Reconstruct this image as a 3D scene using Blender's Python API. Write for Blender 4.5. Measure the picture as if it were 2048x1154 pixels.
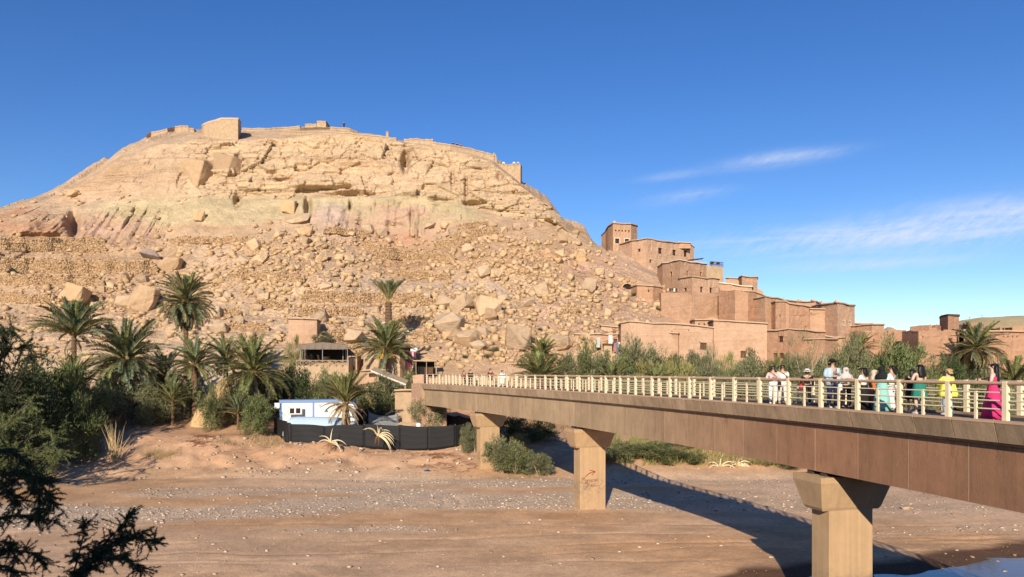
import bpy, bmesh, math, random
import numpy as np
from mathutils import Vector, Matrix, Euler

for o in list(bpy.data.objects):
    bpy.data.objects.remove(o, do_unlink=True)
scene = bpy.context.scene
COL = scene.collection
R = math.radians
rng = random.Random(7)
nrg = np.random.default_rng(11)

# ------------------------------------------------------------------ camera
F = 1480.0          # focal length in pixels of the 2048 px wide photograph
EYE = 9.8           # eye height above the river bed (z = 0)
HOR = 743.0         # horizon row
cam = bpy.data.cameras.new("camera")
cam.sensor_width = 36.0
cam.lens = 36.0 * F / 2048.0
cam.shift_y = (HOR - 577.0) / 2048.0
cam.clip_start = 0.1
cam.clip_end = 20000.0
cam_ob = bpy.data.objects.new("camera", cam)
COL.objects.link(cam_ob)
cam_ob.location = (0, 0, EYE)
cam_ob.rotation_euler = (R(90), 0, 0)
scene.camera = cam_ob

# ------------------------------------------------------------------ light
SUN_EL = R(22.5)
SUN_AZ = R(11.0)     # light travels away from the camera, 11 degrees to the right
travel = Vector((math.sin(SUN_AZ) * math.cos(SUN_EL), math.cos(SUN_AZ) * math.cos(SUN_EL), -math.sin(SUN_EL)))
sun = bpy.data.lights.new("sun", 'SUN')
sun.energy = 4.6
sun.angle = R(0.53)
sun.color = (1.0, 0.88, 0.705)
sun_ob = bpy.data.objects.new("sun", sun)
COL.objects.link(sun_ob)
sun_ob.location = (-30, -120, 90)
sun_ob.rotation_euler = travel.to_track_quat('-Z', 'Y').to_euler()

world = bpy.data.worlds.new("World")
scene.world = world
world.use_nodes = True
wt = world.node_tree
wt.nodes.clear()


def node(nt, typ, **kw):
    n = nt.nodes.new(typ)
    for k, v in kw.items():
        setattr(n, k, v)
    return n


def link(nt, a, b):
    nt.links.new(a, b)


def mathn(nt, op, a, b=None, c=None, clamp=False):
    n = nt.nodes.new('ShaderNodeMath')
    n.operation = op
    n.use_clamp = clamp
    for i, v in enumerate((a, b, c)):
        if v is None:
            continue
        if isinstance(v, (int, float)):
            n.inputs[i].default_value = v
        else:
            nt.links.new(v, n.inputs[i])
    return n.outputs[0]


sky = node(wt, 'ShaderNodeTexSky')
sky.sky_type = 'NISHITA'
sky.sun_disc = False
sky.sun_elevation = SUN_EL
sky.sun_rotation = math.pi + SUN_AZ
sky.altitude = 1300
sky.air_density = 1.0
sky.dust_density = 0.12
sky.ozone_density = 2.5
tc = node(wt, 'ShaderNodeTexCoord')
sep = node(wt, 'ShaderNodeSeparateXYZ')
link(wt, tc.outputs['Generated'], sep.inputs[0])
ysafe = mathn(wt, 'MAXIMUM', sep.outputs[1], 0.05)
caz = mathn(wt, 'DIVIDE', sep.outputs[0], ysafe)
cel = mathn(wt, 'DIVIDE', sep.outputs[2], ysafe)
comb = node(wt, 'ShaderNodeCombineXYZ')
# streaky cirrus: coordinates stretched along a slightly rising direction
tilt = mathn(wt, 'SUBTRACT', cel, mathn(wt, 'MULTIPLY', caz, 0.09))
link(wt, mathn(wt, 'MULTIPLY', caz, 5.0), comb.inputs[0])
link(wt, mathn(wt, 'MULTIPLY', tilt, 46.0), comb.inputs[1])
cn = node(wt, 'ShaderNodeTexNoise')
cn.inputs['Scale'].default_value = 1.0
cn.inputs['Detail'].default_value = 9.0
cn.inputs['Roughness'].default_value = 0.62
cn.inputs['Distortion'].default_value = 0.7
link(wt, comb.outputs[0], cn.inputs['Vector'])
comb2 = node(wt, 'ShaderNodeCombineXYZ')
link(wt, mathn(wt, 'MULTIPLY', caz, 40.0), comb2.inputs[0])
link(wt, mathn(wt, 'MULTIPLY', mathn(wt, 'SUBTRACT', cel, mathn(wt, 'MULTIPLY', caz, 0.5)), 110.0), comb2.inputs[1])
cn2 = node(wt, 'ShaderNodeTexNoise')
cn2.inputs['Scale'].default_value = 1.0
cn2.inputs['Detail'].default_value = 6.0
cn2.inputs['Roughness'].default_value = 0.7
link(wt, comb2.outputs[0], cn2.inputs['Vector'])


def cloud_mask(u, y, su, sy, amp, slope):
    a0, e0 = (u - 1024) / F, (HOR - y) / F
    da = mathn(wt, 'SUBTRACT', caz, a0)
    de = mathn(wt, 'SUBTRACT', mathn(wt, 'SUBTRACT', cel, e0), mathn(wt, 'MULTIPLY', da, slope))
    q = mathn(wt, 'ADD', mathn(wt, 'POWER', mathn(wt, 'ABSOLUTE', mathn(wt, 'DIVIDE', da, su / F)), 2.0),
              mathn(wt, 'POWER', mathn(wt, 'ABSOLUTE', mathn(wt, 'DIVIDE', de, sy / F)), 2.0))
    return mathn(wt, 'MULTIPLY', mathn(wt, 'EXPONENT', mathn(wt, 'MULTIPLY', q, -1.0)), amp)


masks = [cloud_mask(1560, 317, 110, 14, 0.8, 0.13), cloud_mask(1370, 392, 80, 13, 0.45, 0.16),
         cloud_mask(1340, 352, 60, 8, 0.35, 0.12), cloud_mask(1640, 480, 250, 30, 0.95, 0.05),
         cloud_mask(1960, 442, 230, 40, 1.1, 0.1), cloud_mask(1760, 528, 190, 13, 0.7, 0.05),
         cloud_mask(2350, 420, 260, 40, 0.8, 0.08), cloud_mask(1850, 650, 420, 22, 0.3, 0.0)]
tot = masks[0]
for m in masks[1:]:
    tot = mathn(wt, 'ADD', tot, m)
nz = mathn(wt, 'ADD', mathn(wt, 'MULTIPLY', cn.outputs['Fac'], 0.6), mathn(wt, 'MULTIPLY', cn2.outputs['Fac'], 0.4))
mr = node(wt, 'ShaderNodeMapRange')
mr.inputs['From Min'].default_value = 0.33
mr.inputs['From Max'].default_value = 0.64
link(wt, nz, mr.inputs['Value'])
cfac = mathn(wt, 'MULTIPLY', tot, mr.outputs[0], clamp=True)
cfac = mathn(wt, 'MULTIPLY', cfac, 0.85)
mix = node(wt, 'ShaderNodeMix')
mix.data_type = 'RGBA'
hs = node(wt, 'ShaderNodeHueSaturation')
hs.inputs['Saturation'].default_value = 1.28
hs.inputs['Hue'].default_value = 0.513
hs.inputs['Value'].default_value = 1.2
link(wt, sky.outputs[0], hs.inputs['Color'])
link(wt, cfac, mix.inputs[0])
link(wt, hs.outputs[0], mix.inputs[6])
mix.inputs[7].default_value = (6.2, 6.9, 8.2, 1)
bg = node(wt, 'ShaderNodeBackground')
bg.inputs['Strength'].default_value = 0.085
link(wt, mix.outputs[2], bg.inputs['Color'])
wo = node(wt, 'ShaderNodeOutputWorld')
link(wt, bg.outputs[0], wo.inputs['Surface'])

scene.view_settings.view_transform = 'Standard'
scene.view_settings.look = 'None'
scene.view_settings.exposure = 0.45
scene.view_settings.gamma = 1.0
scene.view_settings.use_curve_mapping = False
scene.render.engine = 'CYCLES'
scene.cycles.use_denoising = True
scene.cycles.use_adaptive_sampling = True
scene.cycles.adaptive_threshold = 0.015
scene.cycles.max_bounces = 6
scene.cycles.diffuse_bounces = 3
scene.cycles.glossy_bounces = 3
scene.cycles.transmission_bounces = 4
scene.cycles.transparent_max_bounces = 8
scene.cycles.caustics_reflective = False
scene.cycles.caustics_refractive = False


def PX(u, y, D):
    """world point seen at photograph pixel (u, y) at distance D along the view axis"""
    return Vector(((u - 1024.0) / F * D, D, EYE + (HOR - y) / F * D))


# ------------------------------------------------------------------ noise
def _h(ix, iy, iz, seed=0):
    n = (ix * 374761393 + iy * 668265263 + iz * 2147483647 + seed * 974634533) & 0xFFFFFFFF
    n = ((n ^ (n >> 13)) * 1274126177) & 0xFFFFFFFF
    n = ((n ^ (n >> 16)) * 2246822519) & 0xFFFFFFFF
    return ((n ^ (n >> 15)) & 0xFFFFFF) / float(0xFFFFFF)


def vnoise(x, y, z=None, seed=0):
    x = np.asarray(x, float); y = np.asarray(y, float)
    z = np.zeros_like(x) if z is None else np.asarray(z, float)
    xi, yi, zi = np.floor(x).astype(np.int64), np.floor(y).astype(np.int64), np.floor(z).astype(np.int64)
    xf, yf, zf = x - xi, y - yi, z - zi
    s = lambda t: t * t * t * (t * (t * 6 - 15) + 10)
    xf, yf, zf = s(xf), s(yf), s(zf)
    r = 0
    for dz in (0, 1):
        wz = zf if dz else 1 - zf
        for dy in (0, 1):
            wy = yf if dy else 1 - yf
            a = _h(xi, yi + dy, zi + dz, seed); b = _h(xi + 1, yi + dy, zi + dz, seed)
            r = r + (a + (b - a) * xf) * wy * wz
    return r * 2 - 1


def fbm(x, y, z=None, oct=4, seed=0, gain=0.5, lac=2.03):
    a, t, f = 1.0, 0, 1.0
    for i in range(oct):
        t = t + a * vnoise(np.asarray(x) * f, np.asarray(y) * f, None if z is None else np.asarray(z) * f, seed + i * 17)
        a *= gain; f *= lac
    return t


def worley(x, y, seed=0):
    x = np.asarray(x, float); y = np.asarray(y, float)
    xi, yi = np.floor(x).astype(np.int64), np.floor(y).astype(np.int64)
    f1 = np.full(x.shape, 9.0); f2 = np.full(x.shape, 9.0); idv = np.zeros(x.shape)
    for dx in (-1, 0, 1):
        for dy in (-1, 0, 1):
            cx, cy = xi + dx, yi + dy
            px = cx + _h(cx, cy, cx * 0, seed + 1); py = cy + _h(cx, cy, cx * 0, seed + 2)
            d = np.hypot(px - x, py - y)
            v = _h(cx, cy, cx * 0, seed + 3)
            n1 = d < f1
            f2 = np.where(n1, f1, np.minimum(f2, d))
            idv = np.where(n1, v, idv)
            f1 = np.where(n1, d, f1)
    return f1, f2, idv


def sstep(a, b, x):
    t = np.clip((np.asarray(x, float) - a) / (b - a), 0, 1)
    return t * t * (3 - 2 * t)


# ------------------------------------------------------------------ objects
def setp(o, label=None, cat=None, group=None, kind=None):
    if label: o['label'] = label
    if cat: o['category'] = cat
    if group: o['group'] = group
    if kind: o['kind'] = kind
    return o


def thing(name, loc, label, cat, group=None, rz=0.0):
    o = bpy.data.objects.new(name, None)
    o.empty_display_size = 0.3
    COL.objects.link(o)
    o.location = loc
    o.rotation_euler = (0, 0, rz)
    return setp(o, label, cat, group, 'thing')


def mesh_np(name, V, Fc, mat=None, smooth=False):
    """mesh from numpy vertices (n,3) and faces (m,k)"""
    V = np.asarray(V, np.float32); Fc = np.asarray(Fc, np.int32)
    me = bpy.data.meshes.new(name)
    k = Fc.shape[1]
    me.vertices.add(len(V)); me.vertices.foreach_set('co', V.ravel())
    me.loops.add(Fc.size); me.loops.foreach_set('vertex_index', Fc.ravel())
    me.polygons.add(len(Fc))
    me.polygons.foreach_set('loop_start', np.arange(0, Fc.size, k, dtype=np.int32))
    me.update(calc_edges=True)
    if smooth:
        me.polygons.foreach_set('use_smooth', np.ones(len(Fc), bool))
    if mat:
        me.materials.append(mat)
    me.validate()
    return me


def put(name, me, parent=None, loc=None, rot=None, scl=None):
    o = bpy.data.objects.new(name, me)
    COL.objects.link(o)
    if parent is not None:
        o.parent = parent
    if loc is not None: o.location = loc
    if rot is not None: o.rotation_euler = rot
    if scl is not None: o.scale = scl if hasattr(scl, '__len__') else (scl, scl, scl)
    return o


class MB:
    """collects faces in world coordinates; build() makes one mesh object"""
    def __init__(s):
        s.v = []; s.f = []

    def add(s, vs, fs):
        b = len(s.v)
        s.v.extend([tuple(v) for v in vs])
        s.f.extend([tuple(i + b for i in f) for f in fs])
        return s

    def quad(s, a, b, c, d):
        return s.add([a, b, c, d], [(0, 1, 2, 3)])

    def hexa(s, p):
        """p: 4 bottom then 4 top points, both counter-clockwise from above"""
        return s.add(p, [(3, 2, 1, 0), (4, 5, 6, 7), (0, 1, 5, 4), (1, 2, 6, 5), (2, 3, 7, 6), (3, 0, 4, 7)])

    def box(s, c, sx, sy, sz, ax=None):
        """box centred at c; ax = (xdir, ydir, zdir)"""
        X, Y, Z = ax or (Vector((1, 0, 0)), Vector((0, 1, 0)), Vector((0, 0, 1)))
        c = Vector(c); hx, hy, hz = X * sx / 2, Y * sy / 2, Z * sz / 2
        return s.hexa([c - hx - hy - hz, c + hx - hy - hz, c + hx + hy - hz, c - hx + hy - hz,
                       c - hx - hy + hz, c + hx - hy + hz, c + hx + hy + hz, c - hx + hy + hz])

    def tube(s, pts, r, n=6, cap=True):
        pts = [Vector(p) for p in pts]
        rs = r if hasattr(r, '__len__') else [r] * len(pts)
        rings = []
        for i, p in enumerate(pts):
            d = (pts[min(i + 1, len(pts) - 1)] - pts[max(i - 1, 0)])
            if d.length < 1e-9: d = Vector((0, 0, 1))
            d.normalize()
            up = Vector((0, 0, 1)) if abs(d.z) < 0.95 else Vector((1, 0, 0))
            a = d.cross(up).normalized(); b = a.cross(d).normalized()
            rings.append([p + (a * math.cos(t) + b * math.sin(t)) * rs[i] for t in [2 * math.pi * k / n for k in range(n)]])
        vs = [v for ring in rings for v in ring]
        fs = []
        for i in range(len(pts) - 1):
            for k in range(n):
                fs.append((i * n + k, i * n + (k + 1) % n, (i + 1) * n + (k + 1) % n, (i + 1) * n + k))
        if cap:
            fs.append(tuple(range(n - 1, -1, -1)))
            fs.append(tuple((len(pts) - 1) * n + k for k in range(n)))
        return s.add(vs, fs)

    def loft(s, rings, cap=True):
        n = len(rings[0]); vs = [v for r_ in rings for v in r_]; fs = []
        for i in range(len(rings) - 1):
            for k in range(n):
                fs.append((i * n + k, i * n + (k + 1) % n, (i + 1) * n + (k + 1) % n, (i + 1) * n + k))
        if cap:
            fs.append(tuple(range(n - 1, -1, -1)))
            fs.append(tuple((len(rings) - 1) * n + k for k in range(n)))
        return s.add(vs, fs)

    def mesh(s, name, mat, smooth=False, origin=(0, 0, 0)):
        ox, oy, oz = origin
        me = bpy.data.meshes.new(name)
        me.from_pydata([(x - ox, y - oy, z - oz) for x, y, z in s.v], [], s.f)
        if smooth:
            me.polygons.foreach_set('use_smooth', np.ones(len(s.f), bool))
        if mat: me.materials.append(mat)
        me.update()
        return me

    def build(s, name, mat, parent=None, smooth=False):
        """vertices are world coordinates; parent has location (and no rotation)"""
        org = (0, 0, 0)
        p = parent
        o_ = Vector((0, 0, 0))
        while p is not None:
            o_ = o_ + p.location
            p = p.parent
        if parent is None:
            c = np.array(s.v); o_ = Vector((float(c[:, 0].mean()), float(c[:, 1].mean()), float(c[:, 2].min())))
            o = put(name, s.mesh(name, mat, smooth, o_), None, o_)
        else:
            o = put(name, s.mesh(name, mat, smooth, o_), parent)
        return o


def copy_tree(o, parent=None):
    c = o.copy(); COL.objects.link(c)
    if parent is not None: c.parent = parent
    for ch in list(o.children): copy_tree(ch, c)
    return c
# ------------------------------------------------------------------ materials
def new_mat(name):
    m = bpy.data.materials.new(name)
    m.use_nodes = True
    nt = m.node_tree
    b = nt.nodes['Principled BSDF']
    b.inputs['Specular IOR Level'].default_value = 0.25
    return m, nt, b


def rgba(c):
    return (c[0], c[1], c[2], 1.0)


def ramp(nt, fac, stops):
    n = nt.nodes.new('ShaderNodeValToRGB')
    e = n.color_ramp.elements
    while len(e) < len(stops): e.new(0.5)
    for i, (p, c) in enumerate(stops):
        e[i].position = p
        e[i].color = rgba(c) if hasattr(c, '__len__') else (c, c, c, 1)
    nt.links.new(fac, n.inputs[0])
    return n.outputs[0]


def noise(nt, vec, scale, detail=5, rough=0.55, dist=0.0, stretch=None):
    n = nt.nodes.new('ShaderNodeTexNoise')
    n.inputs['Scale'].default_value = scale
    n.inputs['Detail'].default_value = detail
    n.inputs['Roughness'].default_value = rough
    n.inputs['Distortion'].default_value = dist
    if stretch:
        mp = nt.nodes.new('ShaderNodeMapping')
        mp.inputs['Scale'].default_value = stretch
        nt.links.new(vec, mp.inputs['Vector'])
        vec = mp.outputs[0]
    nt.links.new(vec, n.inputs['Vector'])
    return n.outputs['Fac']


def mixc(nt, fac, a, b, mode='MIX'):
    n = nt.nodes.new('ShaderNodeMix')
    n.data_type = 'RGBA'; n.blend_type = mode
    for i, v in ((0, fac), (6, a), (7, b)):
        if isinstance(v, (int, float)): n.inputs[i].default_value = v
        elif isinstance(v, (tuple, list)): n.inputs[i].default_value = rgba(v)
        else: nt.links.new(v, n.inputs[i])
    return n.outputs[2]


def posn(nt):
    return nt.nodes.new('ShaderNodeNewGeometry').outputs['Position']


def bump(nt, b, h, strength=0.5, dist=0.1, prev=None):
    n = nt.nodes.new('ShaderNodeBump')
    n.inputs['Strength'].default_value = strength
    n.inputs['Distance'].default_value = dist
    nt.links.new(h, n.inputs['Height'])
    if prev is not None: nt.links.new(prev, n.inputs['Normal'])
    if b is not None: nt.links.new(n.outputs[0], b.inputs['Normal'])
    return n.outputs[0]


def mat_plain(name, col, rough=0.7, var=0.18, scale=3.0, bmp=0.0, bscale=20.0, metallic=0.0, spec=0.25, objrand=0.0):
    m, nt, b = new_mat(name)
    p = posn(nt)
    f = noise(nt, p, scale, 6, 0.6)
    c = mixc(nt, f, [max(0, x * (1 - var)) for x in col], [min(1, x * (1 + var)) for x in col])
    if objrand:
        oi = nt.nodes.new('ShaderNodeObjectInfo')
        g = ramp(nt, oi.outputs['Random'], [(0, 1 - objrand), (1, 1 + objrand)])
        c = mixc(nt, 1.0, c, g, 'MULTIPLY')
    nt.links.new(c, b.inputs['Base Color'])
    b.inputs['Roughness'].default_value = rough
    b.inputs['Metallic'].default_value = metallic
    b.inputs['Specular IOR Level'].default_value = spec
    if bmp:
        bump(nt, b, noise(nt, p, bscale, 6, 0.65), bmp, 0.05)
    return m


def voro(nt, vec, scale, feature='F1', rnd=1.0, stretch=None):
    n = nt.nodes.new('ShaderNodeTexVoronoi')
    n.feature = feature
    n.inputs['Scale'].default_value = scale
    n.inputs['Randomness'].default_value = rnd
    if stretch:
        mp = nt.nodes.new('ShaderNodeMapping'); mp.inputs['Scale'].default_value = stretch
        nt.links.new(vec, mp.inputs['Vector']); vec = mp.outputs[0]
    nt.links.new(vec, n.inputs['Vector'])
    return n


def mat_earth(name, b1=(0.9, 0.9, 0.6), b2=(5.0, 0.7, 0.12), zones=False, gravel=False):
    """hill and ground: geological colour from the mesh's own colour attribute with grain and relief"""
    m, nt, b = new_mat(name)
    p = posn(nt)
    at = nt.nodes.new('ShaderNodeAttribute'); at.attribute_name = 'Col'
    f1 = noise(nt, p, 0.35, 8, 0.65)
    f2 = noise(nt, p, 3.0, 6, 0.7)
    c = mixc(nt, 1.0, at.outputs['Color'], ramp(nt, f1, [(0.25, 0.80), (0.75, 1.17)]), 'MULTIPLY')
    c = mixc(nt, 1.0, c, ramp(nt, f2, [(0.25, 0.78), (0.75, 1.2)]), 'MULTIPLY')
    n1 = bump(nt, None, noise(nt, p, b1[0], 8, 0.65), b1[1], b1[2])
    n1 = bump(nt, None, noise(nt, p, b2[0], 6, 0.7), b2[1], b2[2], n1)
    if zones:
        zn = nt.nodes.new('ShaderNodeAttribute'); zn.attribute_name = 'Zone'
        sp = nt.nodes.new('ShaderNodeSeparateColor'); nt.links.new(zn.outputs['Color'], sp.inputs[0])
        warp = nt.nodes.new('ShaderNodeVectorMath'); warp.operation = 'ADD'
        wn = nt.nodes.new('ShaderNodeTexNoise'); wn.inputs['Scale'].default_value = 0.8; nt.links.new(p, wn.inputs['Vector'])
        nt.links.new(p, warp.inputs[0]); nt.links.new(wn.outputs['Color'], warp.inputs[1])
        # broken stones packed in the slope: each with its own tone and a shadowed gap round it
        for sc_, amt, dist in ((0.75, 0.5, 0.55), (1.9, 0.8, 0.25)):
            v = voro(nt, warp.outputs[0], sc_)
            hsv = nt.nodes.new('ShaderNodeSeparateColor'); nt.links.new(v.outputs['Color'], hsv.inputs[0])
            patch = mathn(nt, 'MULTIPLY', sp.outputs[0], ramp(nt, noise(nt, p, 0.16, 4, 0.6), [(0.40, 0.15), (0.58, 1.0)]))
            fac = mathn(nt, 'MULTIPLY', patch, amt)
            tone = ramp(nt, hsv.outputs[0], [(0.0, (0.74, 0.70, 0.66)), (0.5, (1.0, 0.99, 0.97)), (1.0, (1.24, 1.20, 1.12))])
            c = mixc(nt, fac, c, mixc(nt, 1.0, c, tone, 'MULTIPLY'))
            h = mathn(nt, 'MULTIPLY', mathn(nt, 'SUBTRACT', 1.0, v.outputs['Distance']), fac)
            n1 = bump(nt, None, h, 1.0, dist, n1)
        # thin beds of the cliff
        st = noise(nt, warp.outputs[0], 1.0, 5, 0.6, 0.3, (0.10, 0.10, 1.9))
        n1 = bump(nt, None, mathn(nt, 'MULTIPLY', st, sp.outputs[1]), 0.6, 0.7, n1)
        cr = voro(nt, warp.outputs[0], 1.0, 'DISTANCE_TO_EDGE', 1.0, (0.16, 0.16, 0.42))
        ck = ramp(nt, cr.outputs['Distance'], [(0.0, 0.0), (0.05, 1.0)])
        n1 = bump(nt, None, mathn(nt, 'MULTIPLY', ck, sp.outputs[1]), 0.4, 0.25, n1)
        bed = ramp(nt, noise(nt, warp.outputs[0], 1.0, 3, 0.5, 0.2, (0.03, 0.03, 0.8)), [(0.3, (0.86, 0.84, 0.82)), (0.55, (1.02, 1.01, 1.0)), (0.75, (1.1, 1.02, 0.92))])
        c = mixc(nt, sp.outputs[1], c, mixc(nt, 1.0, c, bed, 'MULTIPLY'))
    if gravel:
        zn = nt.nodes.new('ShaderNodeAttribute'); zn.attribute_name = 'Zone'
        sp = nt.nodes.new('ShaderNodeSeparateColor'); nt.links.new(zn.outputs['Color'], sp.inputs[0])
        for sc_, amt in ((5.0, 0.55), (11.0, 0.9)):
            v = voro(nt, p, sc_)
            cs = nt.nodes.new('ShaderNodeSeparateColor'); nt.links.new(v.outputs['Color'], cs.inputs[0])
            fac = mathn(nt, 'MULTIPLY', mathn(nt, 'ADD', mathn(nt, 'MULTIPLY', sp.outputs[0], 0.55), 0.2), amt)
            tone = ramp(nt, cs.outputs[0], [(0.0, (0.70, 0.68, 0.66)), (0.6, (1.0, 1.0, 1.0)), (0.85, (1.15, 1.15, 1.15)), (1.0, (1.4, 1.41, 1.43))])
            c = mixc(nt, fac, c, mixc(nt, 1.0, c, tone, 'MULTIPLY'))
            n1 = bump(nt, None, mathn(nt, 'MULTIPLY', mathn(nt, 'SUBTRACT', 1.0, v.outputs['Distance']), fac), 0.8, 0.06, n1)
    nt.links.new(n1, b.inputs['Normal'])
    nt.links.new(c, b.inputs['Base Color'])
    b.inputs['Roughness'].default_value = 0.95
    b.inputs['Specular IOR Level'].default_value = 0.1
    return m


def mat_adobe(name, col, stain=0.25):
    m, nt, b = new_mat(name)
    p = posn(nt)
    oi = nt.nodes.new('ShaderNodeObjectInfo')
    f = noise(nt, p, 0.6, 7, 0.65)
    c = mixc(nt, f, [x * 0.80 for x in col], [min(1, x * 1.18) for x in col])
    f2 = noise(nt, p, 6, 6, 0.7)
    c = mixc(nt, 1.0, c, ramp(nt, f2, [(0.2, 0.86), (0.8, 1.12)]), 'MULTIPLY')
    # rain streaks
    f3 = noise(nt, p, 1.0, 4, 0.6, 0.3, (2.2, 2.2, 0.12))
    c = mixc(nt, ramp(nt, f3, [(0.50, 0.0), (0.72, stain)]), c, [x * 0.62 for x in col])
    # patches where the plaster has come away
    pt = ramp(nt, noise(nt, p, 0.33, 7, 0.7, 0.5), [(0.52, 0.0), (0.56, 0.55)])
    c = mixc(nt, pt, c, [col[0] * 0.80, col[1] * 0.76, col[2] * 0.72])
    # rammed-earth lifts
    f4 = noise(nt, p, 1.0, 3, 0.5, 0.2, (0.15, 0.15, 2.6))
    c = mixc(nt, 1.0, c, ramp(nt, f4, [(0.3, 0.92), (0.7, 1.06)]), 'MULTIPLY')
    nt.links.new(c, b.inputs['Base Color'])
    b.inputs['Roughness'].default_value = 0.95
    b.inputs['Specular IOR Level'].default_value = 0.1
    n1 = bump(nt, None, noise(nt, p, 1.3, 8, 0.75), 0.7, 0.4)
    bump(nt, b, noise(nt, p, 9, 6, 0.75), 0.7, 0.08, n1)
    return m


def mat_foliage(name, dark, light, trans=0.25, rough=0.6):
    m, nt, b = new_mat(name)
    g = nt.nodes.new('ShaderNodeNewGeometry')
    oi = nt.nodes.new('ShaderNodeObjectInfo')
    c = mixc(nt, g.outputs['Random Per Island'], dark, light)
    c = mixc(nt, 1.0, c, ramp(nt, oi.outputs['Random'], [(0, 0.8), (1, 1.2)]), 'MULTIPLY')
    nt.links.new(c, b.inputs['Base Color'])
    b.inputs['Roughness'].default_value = rough
    b.inputs['Specular IOR Level'].default_value = 0.3
    tr = nt.nodes.new('ShaderNodeBsdfTranslucent')
    nt.links.new(c, tr.inputs['Color'])
    ms = nt.nodes.new('ShaderNodeMixShader'); ms.inputs[0].default_value = trans
    nt.links.new(b.outputs[0], ms.inputs[1]); nt.links.new(tr.outputs[0], ms.inputs[2])
    nt.links.new(ms.outputs[0], nt.nodes['Material Output'].inputs['Surface'])
    return m


def mat_girder(name, c_near, c_far, streak=0.3):
    """bridge paint: reddish brown near the viewer, grey-buff towards the far bank"""
    m, nt, b = new_mat(name)
    p = posn(nt)
    sx = nt.nodes.new('ShaderNodeSeparateXYZ'); nt.links.new(p, sx.inputs[0])
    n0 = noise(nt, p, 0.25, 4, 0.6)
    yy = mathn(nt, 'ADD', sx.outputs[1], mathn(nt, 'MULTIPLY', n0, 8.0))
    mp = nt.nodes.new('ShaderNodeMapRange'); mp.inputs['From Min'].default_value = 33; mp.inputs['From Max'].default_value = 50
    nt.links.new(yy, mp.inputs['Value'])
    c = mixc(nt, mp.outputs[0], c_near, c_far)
    f3 = noise(nt, p, 1.0, 7, 0.7, 0.6, (1.5, 1.5, 0.22))
    c = mixc(nt, 1.0, c, ramp(nt, f3, [(0.25, 1 - streak), (0.75, 1 + streak * 0.7)]), 'MULTIPLY')
    f5 = noise(nt, p, 0.9, 9, 0.75)
    c = mixc(nt, 1.0, c, ramp(nt, f5, [(0.25, 0.82), (0.75, 1.18)]), 'MULTIPLY')
    # rust-dark runs and small pale chips
    f6 = noise(nt, p, 1.0, 5, 0.7, 0.8, (4.0, 4.0, 0.5))
    c = mixc(nt, ramp(nt, f6, [(0.54, 0.0), (0.70, 0.5)]), c, (0.13, 0.075, 0.045))
    f7 = noise(nt, p, 5.0, 4, 0.6)
    c = mixc(nt, ramp(nt, f7, [(0.70, 0.0), (0.76, 0.6)]), c, (0.48, 0.36, 0.24))
    oi = nt.nodes.new('ShaderNodeObjectInfo')
    c = mixc(nt, 1.0, c, ramp(nt, oi.outputs['Random'], [(0, 0.90), (1, 1.10)]), 'MULTIPLY')
    nt.links.new(c, b.inputs['Base Color'])
    b.inputs['Roughness'].default_value = 0.75
    bump(nt, b, noise(nt, p, 9, 6, 0.65), 0.35, 0.03)
    return m


def mat_concrete(name, col):
    m, nt, b = new_mat(name)
    p = posn(nt)
    f = noise(nt, p, 1.2, 8, 0.7)
    c = mixc(nt, f, [x * 0.8 for x in col], [x * 1.2 for x in col])
    # board marks run up the pier, a tide mark and grime near the foot
    f2 = noise(nt, p, 1.0, 3, 0.5, 0.1, (6, 6, 0.15))
    c = mixc(nt, 1.0, c, ramp(nt, f2, [(0.3, 0.9), (0.7, 1.08)]), 'MULTIPLY')
    sx = nt.nodes.new('ShaderNodeSeparateXYZ'); nt.links.new(p, sx.inputs[0])
    f3 = noise(nt, p, 0.8, 6, 0.7)
    zz = mathn(nt, 'ADD', sx.outputs[2], mathn(nt, 'MULTIPLY', f3, 1.6))
    tide = ramp(nt, mathn(nt, 'DIVIDE', zz, 4.5), [(0.0, 0.0), (0.34, 0.25), (0.56, 0.85), (0.66, 0.0)])
    sp = ramp(nt, noise(nt, p, 3.5, 6, 0.75), [(0.44, 0.0), (0.62, 1.0)])
    c = mixc(nt, mathn(nt, 'MULTIPLY', tide, sp), c, (0.20, 0.15, 0.11))
    nt.links.new(c, b.inputs['Base Color'])
    b.inputs['Roughness'].default_value = 0.9
    bump(nt, b, noise(nt, p, 14, 6, 0.7), 0.4, 0.03)
    return m


M = {}
M['hill'] = mat_earth('hill_earth', zones=True)
M['dune'] = mat_earth('far_hill_earth')
M['ground'] = mat_earth('river_bed_earth', (1.4, 0.3, 0.08), (9.0, 0.9, 0.05), gravel=True)
M['rock'] = None
ADOBE = (0.52, 0.325, 0.21)
M['adobe'] = mat_adobe('adobe_tan', ADOBE)
M['adobe_pink'] = mat_adobe('adobe_pink', (0.56, 0.36, 0.24), 0.2)
M['adobe_dark'] = mat_adobe('adobe_red_brown', (0.485, 0.285, 0.18), 0.35)
M['adobe_pale'] = mat_adobe('adobe_pale', (0.55, 0.39, 0.25), 0.15)
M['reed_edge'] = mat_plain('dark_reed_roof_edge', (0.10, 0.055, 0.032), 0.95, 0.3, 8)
M['coping'] = mat_plain('pale_mud_coping', (0.52, 0.36, 0.24), 0.95, 0.2, 3, 0.3)
M['coping_white'] = mat_plain('whitewashed_coping', (0.72, 0.62, 0.48), 0.9, 0.12, 3)
M['pane'] = mat_plain('dark_window_pane', (0.035, 0.022, 0.018), 0.25, 0.3, 4, spec=0.5)
M['wood'] = mat_plain('dark_brown_wood', (0.11, 0.055, 0.03), 0.75, 0.3, 6, 0.2)
M['wood_pale'] = mat_plain('weathered_pale_wood', (0.42, 0.31, 0.20), 0.85, 0.25, 6, 0.2)
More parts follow.
